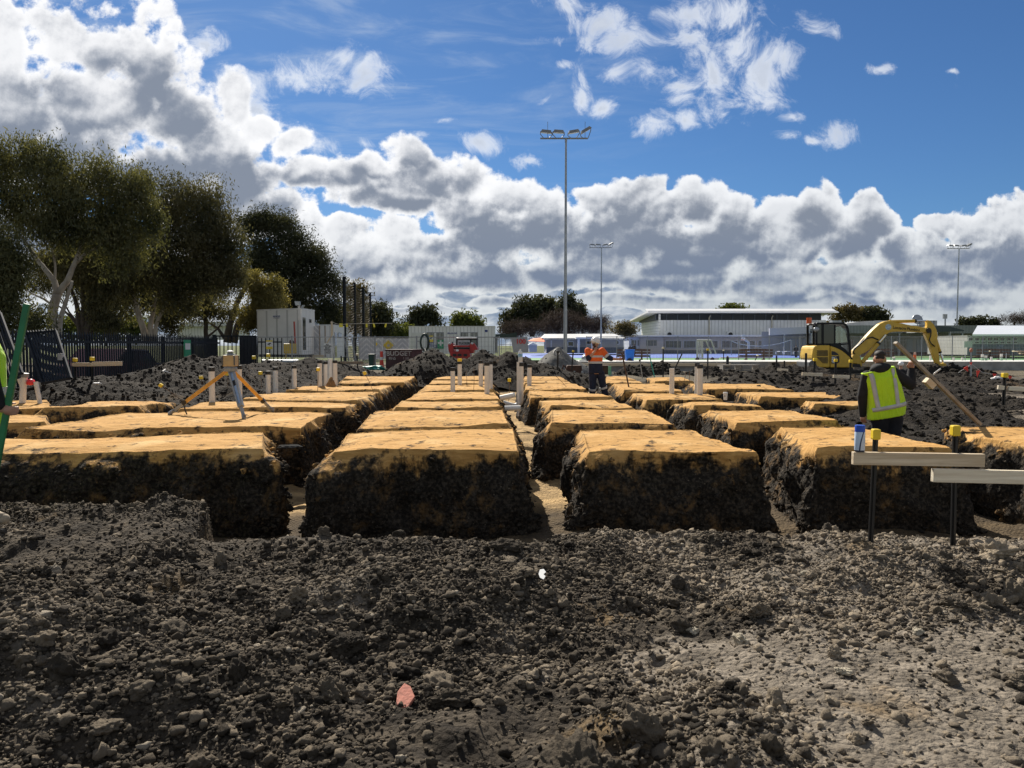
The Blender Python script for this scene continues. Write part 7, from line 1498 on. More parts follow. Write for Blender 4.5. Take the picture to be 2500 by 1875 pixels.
fr = at(405, 908, 19); mb = MB(); mb.tube([fr.l(397, 907, 18.6), fr.l(404, 902, 18.7)], .02, 6); mb.tube([fr.l(402, 906, 18.6), fr.l(417, 911, 18.6)], .015, 6); one('pipe_offcut', 'two thin white pipe offcuts on the long soil bank', 'offcut', fr, mb, M_PVC)
# paper cup
d = gd(1771, 976.5); fr = Frame(G(1771, 976.5)); s = d / F; t = thing('paper_cup', 'white paper coffee cup with a lid on an earth pad', 'cup', fr)
mb = MB(); mb.lathe([(.001, 0), (4.0 * s, 0), (5.2 * s, 16.5 * s), (.001, 16.6 * s)], n=18); mb.build('cup_wall', M_WHITE, t, smooth='auto'); mb = MB(); mb.lathe([(5.6 * s, 16 * s), (5.5 * s, 17.5 * s), (4.6 * s, 19 * s), (.001, 19.2 * s)], n=18); mb.build('lid', M_WHITE, t, smooth='auto')
mb = MB(); mb.box((-3.4 * s, -4.85 * s, 8 * s), (-2.0 * s, -4.35 * s, 12 * s)); mb.build('emblem', M_INK, t)
# scraps in the foreground
def gpt(x, y): 
    z = -.45
    for _ in range(6): g = G(x, y, z); z = float(gz([g.x], [g.y])[0])
    return g
g = gpt(988, 1712); mb = MB(); s = g.y / F; poly = [(-20, 13), (-10, 42), (8, 34), (26, 3), (17, -32), (-4, -40), (-15, -20)]
mb.prism([(x * s, y * s) for x, y in poly], 0, .02); o = mb.build('tile_fragment', pm('pink_terracotta', (.52, .19, .13), .8, .25, 30, .4, 60, dirt=.3), None, bevel=.003); o.location = (g.x, g.y - .02, g.z + .035); o.rotation_euler = (R(-70), R(4), R(-8)); tag(o, 'broken pink terracotta tile fragment lying among the clods', 'tile fragment')
g = gpt(1323, 1408); s = g.y / F; mb = MB(); mb.prism([(x * s, y * s) for x, y in ((-7, 17), (2, 20), (9, 8), (3, 0), (9, -8), (5, -20), (-4, -14), (-9, 0))], 0, .004); o = mb.build('paper_scrap', M_WHITE, None); o.location = (g.x, g.y - .02, g.z + .025); o.rotation_euler = (R(-68), 0, R(-10)); tag(o, 'torn white paper scrap on the foreground spoil', 'paper scrap')
for x, y, r, lab in ((1810, 1572, .045, 'cream white stone, biggest of the pale stones on the spoil'), (1692, 1545, .035, 'pale stone with an ochre stain left of the cream stone'), (1965, 1405, .03, 'pale stone high on the spoil to the right'), (2240, 1550, .035, 'rough pale stone near the dusty patch'), (2060, 1645, .03, 'brown pale stone at the edge of the dusty patch')):
    g = gpt(x, y); V, Fa = clods(np.array([[0, 0, r * .4]]), np.array([r]), 4, .35, int(x)); o = np_mesh('stone', V, Fa, pm('cream_stone', (.40, .35, .26), .9, .3, 18, .7, 50)); o.location = g; tag(o, lab, 'stone', 'pale stones on the spoil')
# pipe ring in front of the gravel cone
fr = at(1362, 862, 35.3); c = fr.l(1362, 861, 35.3); mb = MB()
n = 28; vs = []
for ro, y in ((10.0, 0), (6.6, 0), (6.6, .8), (10.0, .8)):
    for j in range(n): an = 2 * math.pi * j / n; vs.append((c.x + ro * 35.3 / F * math.cos(an), y, c.z + ro * .95 * 35.3 / F * math.sin(an)))
mb.add(vs, [(i*n+j, i*n+(j+1) % n, ((i+1) % 4)*n+(j+1) % n, ((i+1) % 4)*n+j) for i in range(4) for j in range(n)]); one('pipe_ring', 'open end of a pale concrete pipe lying on the grey gravel cone', 'pipe', fr, mb, M_CONC)

# ------------------------------------------------------------------ court furniture
def bench(label, x, d, wpx, first=None):
    z = zc + .13; q = P(x, 880, d); fr = Frame((q.x, q.y, z)); W = wpx * d / F / 2
    if first: c = copy_tree(first); c.location = fr.loc; c['label'] = label; return c
    t = thing('bench', label, 'bench', fr, 'brown slatted benches beside the court')
    for zz_ in (.95, .72, .46):
        mb = MB(); k = 10; pts = [(-W + 2 * W * i / k, .08 * math.sin(math.pi * i / k), zz_ + (.05 * math.sin(math.pi * i / k) if zz_ > .9 else 0)) for i in range(k + 1)]
        for a, b in zip(pts, pts[1:]): mb.beam(a, b, .05, .17)
        mb.build('backrest_slat', M_BROWNW, t)
    mb = MB(); mb.box((-W, .12, .38), (W, .55, .44)); mb.build('seat', M_BROWNW, t, bevel=.01)
    for X in (-W * .55, W * .5): mb = MB(); mb.box((X - .07, .13, -.2), (X + .07, .25, .95)); mb.box((X - .09, .13, -.2), (X + .09, .5, .2)); mb.build('leg', M_BROWNW, t)
    return t
b1 = bench('brown slatted bench half hidden behind the blue tub', 1547, 66, 82); bench('brown slatted bench to the side of the soccer goal', 1846, 66, 82, b1); bench('brown bench seen under the excavator boom', 2141, 66, 82, b1); bench('brown bench in front of the glaring white roofed block', 2424, 66, 82, b1)
D = 72; fr = at(1698, 878, D); t = thing('soccer_goal', 'white portable soccer goal with wheels and a net', 'goal', fr); q = lambda x, y, d=D: fr.l(*ZD(x, y), d)
mb = MB(); 
for a, b in (((785, 800), (785, 552)), ((855, 812), (855, 560)), ((785, 552), (975, 558)), ((785, 552), (855, 560)), ((905, 560), (975, 740)), ((975, 558), (1040, 740)), ((775, 808), (1075, 808)), ((905, 560), (855, 560))): mb.tube([q(*a), q(*b)], .07, 8)
mb.build('frame', M_WHITE, t)
mb = MB()
for i in range(14): k = i / 13; mb.tube([q(790 + 60 * k, 560), q(800 + 60 * k + 10 * math.sin(i), 690), q(795 + 75 * k, 800)], .014, 4)
for i in range(10): k = i / 9; mb.tube([q(788, 560 + 240 * k), q(830, 575 + 235 * k), q(890 - 20 * abs(k - .5), 566 + 240 * k)], .012, 4)
o = mb.build('net', M_WHITE, t); o['kind'] = 'stuff'
for X in (785, 988): mb = MB(); c = q(X, 812); mb.tube([(c.x, -.1, c.z), (c.x, .05, c.z)], .18, 14); mb.build('wheel', M_BLACK, t)
D = 95; fr = at(1828, 862, D); t = thing('basketball_hoop', 'basketball post with a white backboard in front of the hall', 'basketball post', fr); q = lambda x, y, d=D: fr.l(*ZD(x, y), d)
mb = MB(); mb.tube([q(1482, 740), q(1482, 585), q(1420, 540)], .16, 10); mb.build('post', M_LIGHTCONC, t); mb = MB(); mb.px(fr, *ZD(1388, 480), *ZD(1428, 545), D - .3, .08); bb = mb.build('backboard', M_WHITE, t)
mb = MB(); c = q(1408, 552, D - .6); mb.tube([c + Vector((.23 * math.cos(a), .23 * math.sin(a), 0)) for a in [k * math.pi / 6 for k in range(13)]], .02, 5); mb.build('ring', M_ORANGE, bb)
fr = at(1905, 840, 90); t = thing('sagging_line', 'pale rope sagging between two thin posts before the hall', 'line', fr); q = lambda x, y: fr.l(*ZD(x, y), 90); mb = MB(); mb.tube([q(x, y) for x, y in ((1245, 565), (1350, 605), (1480, 628), (1620, 635), (1780, 622), (1900, 600), (2050, 552))], .045, 5); mb.build('rope', M_PVC, t)
for X, y0, y1 in ((1245, 760, 565), (2055, 760, 552)): mb = MB(); mb.tube([q(X, y0), q(X, y1)], .05, 6); mb.build('post', M_GALV, t)
for i, X in enumerate((1925, 2020, 2165)):
    fr = at(*ZD(X, 745), 99); t = thing('white_table', ('small white table nearest the hall corner', 'small white table in the middle of three', 'small white table beside the dark clothed person')[i], 'table', fr, 'small white tables under the verandah'); q = lambda x, y: fr.l(*ZD(x, y), 99); mb = MB(); a = q(X - 22, 704); b = q(X + 22, 712); mb.box((a.x, 0, b.z), (b.x, 1.2, a.z)); mb.build('top', M_WHITE, t)
    for dx in (-.6, .5): mb = MB(); mb.box((dx, .5, 0), (dx + .1, .6, b.z - .003)); mb.build('leg', M_WHITE, t)
fr = at(*ZF(2150, 862), 60); t = thing('picnic_table', 'pale timber picnic table at the edge of the lawn', 'table', fr); q = lambda x, y: fr.l(*ZF(x, y), 60); a = q(2110, 788); b = q(2260, 800); mb = MB(); mb.box((a.x, 0, b.z), (b.x, .8, a.z)); mb.build('top', M_TIMBER, t); a = q(2070, 822); mb = MB(); mb.box((a.x, -.6, a.z - .08), (b.x, -.3, a.z)); mb.build('seat', M_TIMBER, t)
mb = MB(); c = q(2130, 862); mb.beam((c.x, -.5, c.z), (c.x + .5, .4, b.z - .01), .1, .1); mb.beam((c.x + .5, -.3, c.z), (c.x, .3, b.z - .01), .1, .1); mb.build('leg', M_TIMB2, t)
# maroon car behind the palisade fence
q0 = fence_pt(23.6, -.55); f0 = CAM + FH * 27.6 + Vector((FH.y, -FH.x, 0)) * -14.2; fr = Frame((f0.x, f0.y, -.50), -YAW + math.pi / 2)
t = thing('parked_car', 'dark maroon car parked behind the black palisade fence', 'car', fr); M_CAR = pm('maroon_car_paint', (.10, .008, .012), .25, .08, 2, coat=.6)
prof = [(-2.2, .30), (-2.25, .75), (-2.0, .95), (-1.35, 1.0), (-.65, 1.48), (.9, 1.52), (1.75, 1.05), (2.15, .95), (2.25, .6), (2.2, .30)]
mb = MB(); mb.prism([(-x, z) for x, z in prof], -.85, .85); bd = mb.build('body', M_CAR, t, bevel=.06)
mb = MB(); mb.prism([(1.22, 1.02), (.62, 1.42), (-.1, 1.45), (-.1, 1.02)], -.865, .865); mb.prism([(-.2, 1.02), (-.2, 1.45), (-.85, 1.46), (-1.5, 1.05)], -.865, .865); mb.build('window', M_GLASS, t)
for X in (-1.4, 1.4):
    for y in (-.88, .70): mb = MB(); mb.tube([(X, y, .33), (X, y + .18, .33)], .33, 18); wh = mb.build('wheel', M_BLACK, t); mb = MB(); mb.tube([(X, y - .01, .33), (X, y + .19, .33)], .2, 14); mb.build('rim', M_GALV, wh)
# ------------------------------------------------------------------ people
M_SKIN = pm('skin', (.47, .26, .18), .55, .10, 20); M_HAIR = pm('dark_hair', (.018, .013, .010), .7, .3, 60, .5, 90)
M_HIVIS = None
def mat_vest():
    m = bpy.data.materials.new('hivis_yellow'); m.use_nodes = True; nt = NT(m.node_tree); b = nt.n['Principled BSDF']; oc = nt.new('ShaderNodeTexCoord').outputs['Object']
    c = nt.mix(nt.noise(oc, 6, 4, .6), (.44, .74, .01), (.62, .93, .02)); nt.l.new(c, b.inputs['Base Color']); b.inputs['Roughness'].default_value = .8; b.inputs['Sheen Weight'].default_value = .2
    nt.l.new(nt.bump(nt.noise(nt.vm('MULTIPLY', oc, (1, 1, .35)), 7, 4, .55), .9, .07), b.inputs['Normal']); return m
M_HIVIS = mat_vest(); M_TAPE = pm('reflective_tape', (.50, .51, .52), .4, .08, 9, .3, 25)
M_HOOD = pm('black_hoodie', (.012, .013, .017), .9, .3, 8, .5, 14); M_JEAN = pm('black_work_trousers', (.012, .014, .020), .9, .3, 8, .4, 14)
M_ORSH = pm('orange_hivis_cotton', (.86, .15, .025), .8, .12, 7, .4, 12); M_NAVYC = pm('navy_cotton', (.012, .018, .042), .9, .25, 7, .4, 12); M_HELM = pm('white_helmet', (.78, .78, .78), .25, .03)
def chain(mb, pts, rs, n=14):                          # a limb: tapered tube with rounded ends
    pts = [Vector(p) for p in pts]; P2 = []; R2 = []
    for i in range(len(pts) - 1):
        for k in range(3): P2.append(pts[i].lerp(pts[i + 1], k / 3)); R2.append(rs[i] + (rs[i + 1] - rs[i]) * k / 3)
    P2.append(pts[-1]); R2.append(rs[-1]); mb.tube(P2, R2, n)
    for p, r in ((pts[0], rs[0]), (pts[-1], rs[-1])): mb.ell(p, (r, r, r), n, 8)
    for p, r in zip(pts[1:-1], rs[1:-1]): mb.ell(p, (r * 1.0,) * 3, n, 8)
def loft(mb, secs, n=18):                              # secs: (centre, half width, half depth, side vector)
    vs = []; k = len(secs)
    for c, a, b, sd in secs:
        c = Vector(c); sd = Vector(sd).normalized(); fw = Vector((0, 0, 1)).cross(sd).normalized()
        for j in range(n):
            an = 2 * math.pi * j / n; ca, sa = math.cos(an), math.sin(an)
            e = .75; vs.append(c + sd * (a * math.copysign(abs(ca) ** e, ca)) + fw * (b * math.copysign(abs(sa) ** e, sa)))
    fs = [(i*n+j, i*n+(j+1) % n, (i+1)*n+(j+1) % n, (i+1)*n+j) for i in range(k-1) for j in range(n)]
    fs += [tuple(range(n-1, -1, -1)), tuple((k-1)*n + j for j in range(n))]; mb.add(vs, fs)
def fuse(o, vox, smooth=4):                            # one continuous skin
    r = o.modifiers.new('Remesh', 'REMESH'); r.mode = 'VOXEL'; r.voxel_size = vox; r.use_smooth_shade = True
    s = o.modifiers.new('Smooth', 'SMOOTH'); s.factor = .5; s.iterations = smooth; return o
def hand(mb, wrist, palm_dir, finger_dir, thumb_dir, s=1.0, curl=.6, holder=None):
    w = Vector(wrist); f = Vector(finger_dir).normalized(); n = Vector(palm_dir).normalized(); n = (n - f * n.dot(f)).normalized(); a = f.cross(n); th = Vector(thumb_dir); sg = 1 if th.dot(a) > 0 else -1
    pc = w + f * .05 * s; mb.ell(pc, (.04 * s, .04 * s, .04 * s), 10, 8); 
    for k in range(4):
        o = (1.5 - k) * .019 * s * sg; base = w + f * .085 * s + a * o; L = (.072, .08, .074, .058)[k] * s; mb.tube([w + f * .02 * s + a * o * .6, base], [.017 * s, .013 * s], 8)
        pts = [base]; ang = .25
        for j in range(3):
            ang += curl * (.8, 1.0, .8)[j]; dv = f * math.cos(ang) + n * math.sin(ang); pts.append(pts[-1] + dv * L * (.45, .32, .23)[j])
        mb.tube(pts, [.0105 * s, .010 * s, .009 * s, .0075 * s], 8)
        for p_, r_ in zip(pts, (.0105, .010, .009, .0075)): mb.ell(p_, (r_ * s,) * 3, 8, 6)
    t0 = w + f * .03 * s + a * .03 * s * sg; t1 = t0 + (a * sg * .6 + f * .6 + n * .45).normalized() * .04 * s; t2 = t1 + (f * .55 + n * .8).normalized() * .032 * s
    mb.tube([t0, t1, t2], [.015 * s, .012 * s, .009 * s], 8); mb.ell(t2, (.009 * s,) * 3, 8, 6)
def head(mb, c, fwd, up, s=1.0):
    c = Vector(c); f = Vector(fwd).normalized(); u = Vector(up); u = (u - f * u.dot(f)).normalized(); r = f.cross(u); M_ = Matrix((r, f, u)).transposed()
    g = lambda x, y, z: c + M_ @ Vector((x * s, y * s, z * s))
    mb.ell(g(0, -.008, .025), (.076 * s, .096 * s, .095 * s), 18, 14, 0, M_); mb.ell(g(0, .022, -.04), (.058 * s, .068 * s, .075 * s), 16, 12, 0, M_); mb.ell(g(0, .055, -.085), (.032 * s, .03 * s, .025 * s), 12, 8, 0, M_)
    mb.tube([g(0, .088, .022), g(0, .108, -.022)], [.010 * s, .016 * s], 8); mb.ell(g(0, .108, -.024), (.016 * s, .013 * s, .011 * s), 8, 6, 0, M_)
    mb.ell(g(0, .082, .035), (.05 * s, .014 * s, .010 * s), 10, 6, 0, M_); mb.ell(g(0, .083, -.058), (.024 * s, .012 * s, .006 * s), 10, 6, 0, M_); mb.ell(g(0, .081, -.070), (.020 * s, .012 * s, .007 * s), 10, 6, 0, M_)
    for k in (-1, 1): mb.ell(g(.077 * k, -.005, -.005), (.012 * s, .022 * s, .033 * s), 10, 8, 0, M_)
    return g, M_
def eyes(parent, g, M_, s):
    for k in (-1, 1):
        mb = MB(); mb.ell(g(.031 * k, .082, .012), (.0125 * s, .008 * s, .007 * s), 10, 8, 0, M_); mb.build('eye', M_INK, parent, smooth=True)

# the worker in the orange shirt, telephoning
D = 20.7; fr = at(*ZH(690, 1500), D); t = thing('person', 'worker in an orange shirt and white helmet talking on a phone, holding a bar', 'person', fr)
q = lambda x, y, dy=0.0: Vector((fr.l(*ZH(x, y), D).x, dy, fr.l(*ZH(x, y), D).z))
hdc = q(672, 350, -.02); fwd = Vector((.55, -.80, -.16)); s = 1.08
sR, sL = q(508, 520, .02), q(830, 515, .0); eR, eL = q(520, 690, -.10), q(985, 695, -.02); wR, wL = q(660, 520, -.17), q(1185, 708, -.10); hipR, hipL = q(620, 1040, .0), q(795, 1040, .0); kR, kL = q(612, 1370, -.03), q(855, 1330, .0)
aR = Vector((kR.x + .0, .04, kR.z - .44)); aL = Vector((kL.x + .14, .06, kL.z - .44))
mb = MB(); g, M_ = head(mb, hdc, fwd, (0.1, .1, 1), s); chain(mb, [q(672, 530, .03), q(668, 430, .02)], [.07, .062])
loft(mb, [(q(672, 1040), .15, .11, (1, 0, 0)), (q(675, 800), .145, .105, (1, 0, 0)), (q(672, 600), .165, .11, (1, 0, 0)), (q(672, 520), .15, .085, (1, 0, 0))])
for a, e, w in ((sR, eR, wR), (sL, eL, wL)): chain(mb, [a, e, w], [.058, .046, .030])
for h, k, a in ((hipR, kR, aR), (hipL, kL, aL)): chain(mb, [h, k, a], [.09, .06, .042])
hand(mb, wR, (.8, .4, .3), (.15, .15, 1), (1, -.3, 0), 1.0, .35); hand(mb, wL, (.2, 1, .1), (1, -.1, .05), (0, 0, 1), 1.0, .95)
body = fuse(mb.build('body', M_SKIN, t), .0075, 2); eyes(body, g, M_, s)
mb = MB(); mb.ell(g(0, .05, -.072), (.05 * s, .045 * s, .035 * s), 14, 10, 0, M_); mb.ell(g(0, .0, -.05), (.073 * s, .05 * s, .04 * s), 14, 10, 0, M_); mb.build('stubble', pm('dark_stubble', (.06, .035, .025), .85, .3, 40), body, smooth=True)
mb = MB(); hs = [(q(672, 590, .0), .205, .135, (1, 0, 0)), (q(676, 700, .0), .200, .14, (1, 0, 0)), (q(680, 808, .0), .185, .135, (1, 0, 0))]
loft(mb, [(q(672, 470, .03), .085, .075, (1, 0, 0)), (q(672, 500, .02), .155, .10, (1, 0, 0)), (q(672, 545, .0), .19, .125, (1, 0, 0))] + hs)
for a, e, f in ((sR, eR, .92), (sL, eL, .70)): chain(mb, [a, a.lerp(e, f)], [.088, .078])
sh = fuse(mb.build('shirt', M_ORSH, t), .012, 3)
mb = MB(); loft(mb, [(q(680, 795, .0), .187, .137, (1, 0, 0)), (q(680, 900, .0), .195, .145, (1, 0, 0)), (q(682, 1020, .0), .205, .15, (1, 0, 0)), (q(682, 1025, .0), .19, .14, (1, 0, 0))]); lower = fuse(mb.build('shirt_tail', M_NAVYC, t), .012, 2)
mb = MB(); chain(mb, [sR.lerp(eR, .82), eR, eR.lerp(wR, .10)], [.083, .076, .066]); fuse(mb.build('cuff', M_NAVYC, t), .012, 2)
mb = MB(); chain(mb, [sL.lerp(eL, .80), eL.lerp(wL, .22)], [.080, .070]); fuse(mb.build('cuff', M_NAVYC, t), .012, 2)
mb = MB(); loft(mb, [(q(672, 462, .035), .088, .078, (1, 0, 0)), (q(672, 498, .02), .12, .10, (1, 0, 0))]); mb.build('collar', M_NAVYC, t, smooth=True)
for y0, y1, a, b in ((622, 668, .212, .148), (758, 805, .20, .146)): mb = MB(); loft(mb, [(q(676, y0), a, b, (1, 0, 0)), (q(677, y1), a, b, (1, 0, 0))], 24); mb.build('reflective_band', M_TAPE, sh, smooth='auto')
mb = MB(); mid = sL.lerp(eL, .66); ax = (eL - sL).normalized(); mb.tube([mid - ax * .035, mid + ax * .03], [.088, .084], 16); mb.build('reflective_band', M_TAPE, sh)
mb = MB(); chain(mb, [(hipR + hipL) / 2 + Vector((-.06, 0, .08)), hipR, kR, aR], [.10, .115, .092, .075]); chain(mb, [(hipR + hipL) / 2 + Vector((.06, 0, .08)), hipL, kL, aL], [.10, .115, .092, .075]); tr = fuse(mb.build('trousers', M_NAVYC, t), .014, 3)
for k, a in ((kR, aR), (kL, aL)): mb = MB(); ax = (a - k).normalized(); mb.tube([k + ax * .0, k + ax * .055], [.102, .098], 16); mb.build('reflective_band', M_TAPE, tr)
for a in (aR, aL): mb = MB(); chain(mb, [a + Vector((0, 0, .05)), a + Vector((0, -.01, -.05)), a + Vector((0, -.13, -.06))], [.06, .055, .042]); mb.build('boot', M_RUST, t, smooth=True)
mb = MB(); n = 24
mb.ell(g(0, -.005, .06), (.105 * s, .128 * s, .105 * s), 24, 14, 0, M_); hl = mb.build('helmet', M_HELM, t, smooth=True)
mb = MB(); vs = [g(.112 * math.cos(a), .0 + (.165 if math.sin(a) > 0 else .135) * math.sin(a), .048 - .03 * max(0, math.sin(a))) for a in [2 * math.pi * j / n for j in range(n)]]; vs2 = [v + M_ @ Vector((0, 0, .012)) for v in vs]; mb.add([tuple(v) for v in vs + vs2], [tuple(range(n - 1, -1, -1)), tuple(range(n, 2 * n))] + [(i, (i + 1) % n, (i + 1) % n + n, i + n) for i in range(n)]); mb.build('brim', M_HELM, hl)
mb = MB(); mb.tube([g(-.085, -.0, .03), g(-.06, .05, -.085), g(.06, .05, -.085), g(.085, 0, .03)], .006, 6); mb.build('chin_strap', M_BLACK, hl)
fp = Frame((fr.M @ q(648, 400, -.10))); mb = MB(); v = Vector((-.02, 0, 0)); mb.beam((-.02, 0, -.07), (.012, -.03, .075), .02, .07, up=(0, 1, 0)); one('mobile_phone', 'black mobile phone held to the ear of the helmeted worker', 'phone', fp, mb, M_BLACK, bevel=.004)
gpos = P(*ZH(1290, 700), D); fb = Frame(P(*ZH(1455, 1420), D)); q2 = lambda x, y, dy=0.0: fb.I @ (fr.M @ q(x, y, dy))
mb = MB(); mb.tube([q2(1260, 555, -.11), q2(1290, 700, -.11), q2(1460, 1500, -.02)], [.021, .021, .021], 10); o = one('digging_bar', 'long brown steel bar held upright by the worker in orange', 'bar', fb, mb, pm('brown_bar', (.09, .055, .042), .6, .3, 9))

# the worker in the yellow vest, seen from behind
D = 10.9; fr = at(*ZG(700, 1500), D); t = thing('person', 'worker in a yellow hi-vis vest and black hoodie seen from behind', 'person', fr)
q = lambda x, y, dy=0.0: Vector((fr.l(*ZG(x, y), D).x, dy, fr.l(*ZG(x, y), D).z))
hdc = q(634, 262, .05); fwd = Vector((.35, .9, -.10)); s = 1.0
sL, sR = q(395, 545, .0), q(835, 480, .03); eL, wL = q(330, 880, .03), q(375, 1200, .10); eR, wR = q(1165, 690, .06), q(1215, 440, .12)
pel = q(735, 1240, .02); hL, hR = q(620, 1290, .02), q(860, 1270, .02); kL, kR = q(640, 1640, .08), q(850, 1640, .04); aL = Vector((kL.x, .06, kL.z - .40)); aR = Vector((kR.x, .06, kR.z - .40))
sd = (sR - sL).normalized(); sd.z *= .7
mb = MB(); g, M_ = head(mb, hdc, fwd, (0, -.05, 1), s); chain(mb, [q(620, 480, .05), q(632, 350, .05)], [.072, .062])
loft(mb, [(pel, .15, .11, (1, 0, .08)), (q(700, 900), .15, .10, sd), (q(640, 620), .17, .11, sd), (q(620, 480), .15, .08, sd)])
chain(mb, [sL, eL, wL], [.058, .046, .032]); chain(mb, [sR, eR, wR], [.058, .046, .032])
for h, k, a in ((hL, kL, aL), (hR, kR, aR)): chain(mb, [h, k, a], [.09, .06, .042])
hand(mb, wR, (-.1, -.9, 0), (-.05, .0, 1), (-1, 0, 0), 1.12, .85); hand(mb, wL, (.5, .5, 0), (.15, .05, -1), (1, .3, 0), 1.0, .4)
body = fuse(mb.build('body', M_SKIN, t), .007, 2); eyes(body, g, M_, s)
mb = MB(); mb.ell(g(0, -.014, .068), (.076 * s, .094 * s, .064 * s), 20, 14, 0, M_); mb.ell(g(0, -.058, .022), (.064 * s, .048 * s, .043 * s), 16, 10, 0, M_); hr = fuse(mb.build('hair', M_HAIR, body), .008, 2)
mb = MB(); loft(mb, [(pel + Vector((0, 0, .02)), .195, .14, (1, 0, .08)), (q(715, 1080), .19, .135, sd), (q(690, 900), .19, .13, sd), (q(640, 640), .205, .13, sd), (q(620, 520), .19, .10, sd), (q(618, 430, .05), .10, .085, sd)])
chain(mb, [sL, eL, wL + (wL - eL) * .0], [.085, .070, .050]); chain(mb, [sR, eR, eR.lerp(wR, .96)], [.088, .078, .052]); jk = fuse(mb.build('hoodie', M_HOOD, t), .012, 3)
mb = MB(); mb.ell(q(590, 415, -.045), (.155, .09, .075), 18, 12, 0, Matrix.Rotation(R(-14), 3, 'Y')); mb.ell(q(600, 380, .03), (.11, .10, .055), 18, 10, 0, Matrix.Rotation(R(-12), 3, 'Y')); fuse(mb.build('hood', M_HOOD, t), .012, 3)
# vest: shell cut by its own outline
rows = [(400, 300, 850), (470, 318, 862), (540, 330, 872), (640, 352, 905), (720, 372, 950), (860, 395, 985), (980, 402, 1015), (1060, 405, 1032), (1140, 405, 1030), (1235, 408, 1015)]
tilt = (385 - 510) / (850 - 310)
def vx(x, y): return q(x, y + (x - 700) * tilt * (1.0 if y < 700 else .75))
secs = []
for y, xl, xr in rows: a = vx(xl, y); b = vx(xr, y); secs.append(((a + b) / 2, (b - a).length / 2, .142 if y > 500 else .11, (b - a)))
mb = MB(); loft(mb, secs, 28)
vo = mb.build('vest', M_HIVIS, t); fuse(vo, .010, 3)
def strip(a, b, w0, nm='reflective_tape'):
    mb = MB(); k = 10
    pts = [a.lerp(b, i / k) for i in range(k + 1)]
    def dep(p):
        best = min(secs, key=lambda s_: abs(s_[0].z - p.z)); u = min(.97, abs((p - best[0]).x) / best[1]); return -(best[2]) * (1 - u ** (2 / .75)) ** (.75 / 2) - .010
    def off(p, e): z = Vector((p.x, 0, p.z)) + e; z.y = dep(z) - .004; return z
    dv = (b - a).normalized(); sv = Vector((dv.z, 0, -dv.x)) * w0 / 2
    vs = []; fs = []
    for p in pts: vs += [tuple(off(p, -sv)), tuple(off(p, sv)), tuple(off(p, -sv) + Vector((0, .02, 0))), tuple(off(p, sv) + Vector((0, .02, 0)))]
    for i in range(k): o_ = i * 4; fs += [(o_, o_ + 1, o_ + 5, o_ + 4), (o_ + 2, o_ + 6, o_ + 7, o_ + 3), (o_, o_ + 4, o_ + 6, o_ + 2), (o_ + 1, o_ + 3, o_ + 7, o_ + 5)]
    mb.add(vs, fs); ob = mb.build(nm, M_TAPE, vo, smooth=True)
W = 62 / 6.912 * D / F
strip(q(398, 495), q(512, 1065), W); strip(q(768, 408), q(830, 1000), W); strip(q(430, 1108), q(1012, 990), W * 1.05)
mb = MB(); chain(mb, [pel + Vector((-.06, 0, .02)), hL, kL, aL], [.13, .125, .09, .075]); chain(mb, [pel + Vector((.06, 0, .02)), hR, kR, aR], [.13, .125, .09, .075]); fuse(mb.build('trousers', M_JEAN, t), .014, 3)
for a in (aL, aR): mb = MB(); chain(mb, [a + Vector((0, 0, .05)), a + Vector((0, .02, -.05)), a + Vector((0, .14, -.06))], [.06, .055, .042]); mb.build('boot', M_RUST, t, smooth=True)
# orange marker in his fist, timber prop with a block
fm = Frame(P(*ZG(1200, 240), D + .1)); mb = MB(); s = D / F / 6.912
mb.tube([(0, .0, -40 * s), (0, 0, 0), (0, 0, 80 * s)], .020, 12); mb.build
t2 = thing('marker_spray', 'orange marker can gripped in the raised fist of the vest worker', 'marker', fm); mb = MB(); mb.tube([(0, 0, -60 * s), (0, 0, 62 * s)], 22 * s, 14); mb.build('can_body', pm('marker_orange', (.80, .16, .05), .4, .06), t2, smooth='auto'); mb = MB(); mb.tube([(0, 0, 63 * s), (0, 0, 105 * s)], 18 * s, 12); mb.build('cap', pm('marker_pink_white', (.75, .52, .45), .4, .1), t2, smooth='auto')
pa = P(2186, 836, D - .05); pb = P(2397, 1037, 10.6); pb = G(2392, 1036, .0); fp = Frame(((pa + pb) / 2)); t2 = thing('timber_prop', 'long grey timber prop with a block nailed to it, leaning in the worker grip', 'timber', fp)
la = fp.I @ pa; lb_ = fp.I @ pb; mb = MB(); mb.beam(la, lb_, .040, .088, up=(0, 1, 0)); mb.build('beam', pm('dirty_grey_timber', (.33, .29, .235), .8, .25, 5, .3, 30, dirt=.25), t2, bevel=.004)
c = la.lerp(lb_, .445); u = (lb_ - la).normalized(); pr = Vector((-u.z, 0, u.x)); pr = -pr if pr.z > 0 else pr; c = c + pr * .08; mb = MB(); mb.beam(c - u * .075, c + u * .075, .09, .10, up=(0, 1, 0)); mb.build('block', M_TIMBER, t2, bevel=.006)
c2 = la.lerp(lb_, .42) - pr * .05; mb = MB(); mb.tube([c2, c2 - pr * .03 + u * .0, c2 - pr * .07 + Vector((.05, 0, .03))], .011, 8); mb.build('hook', M_PVC, t2, smooth=True)

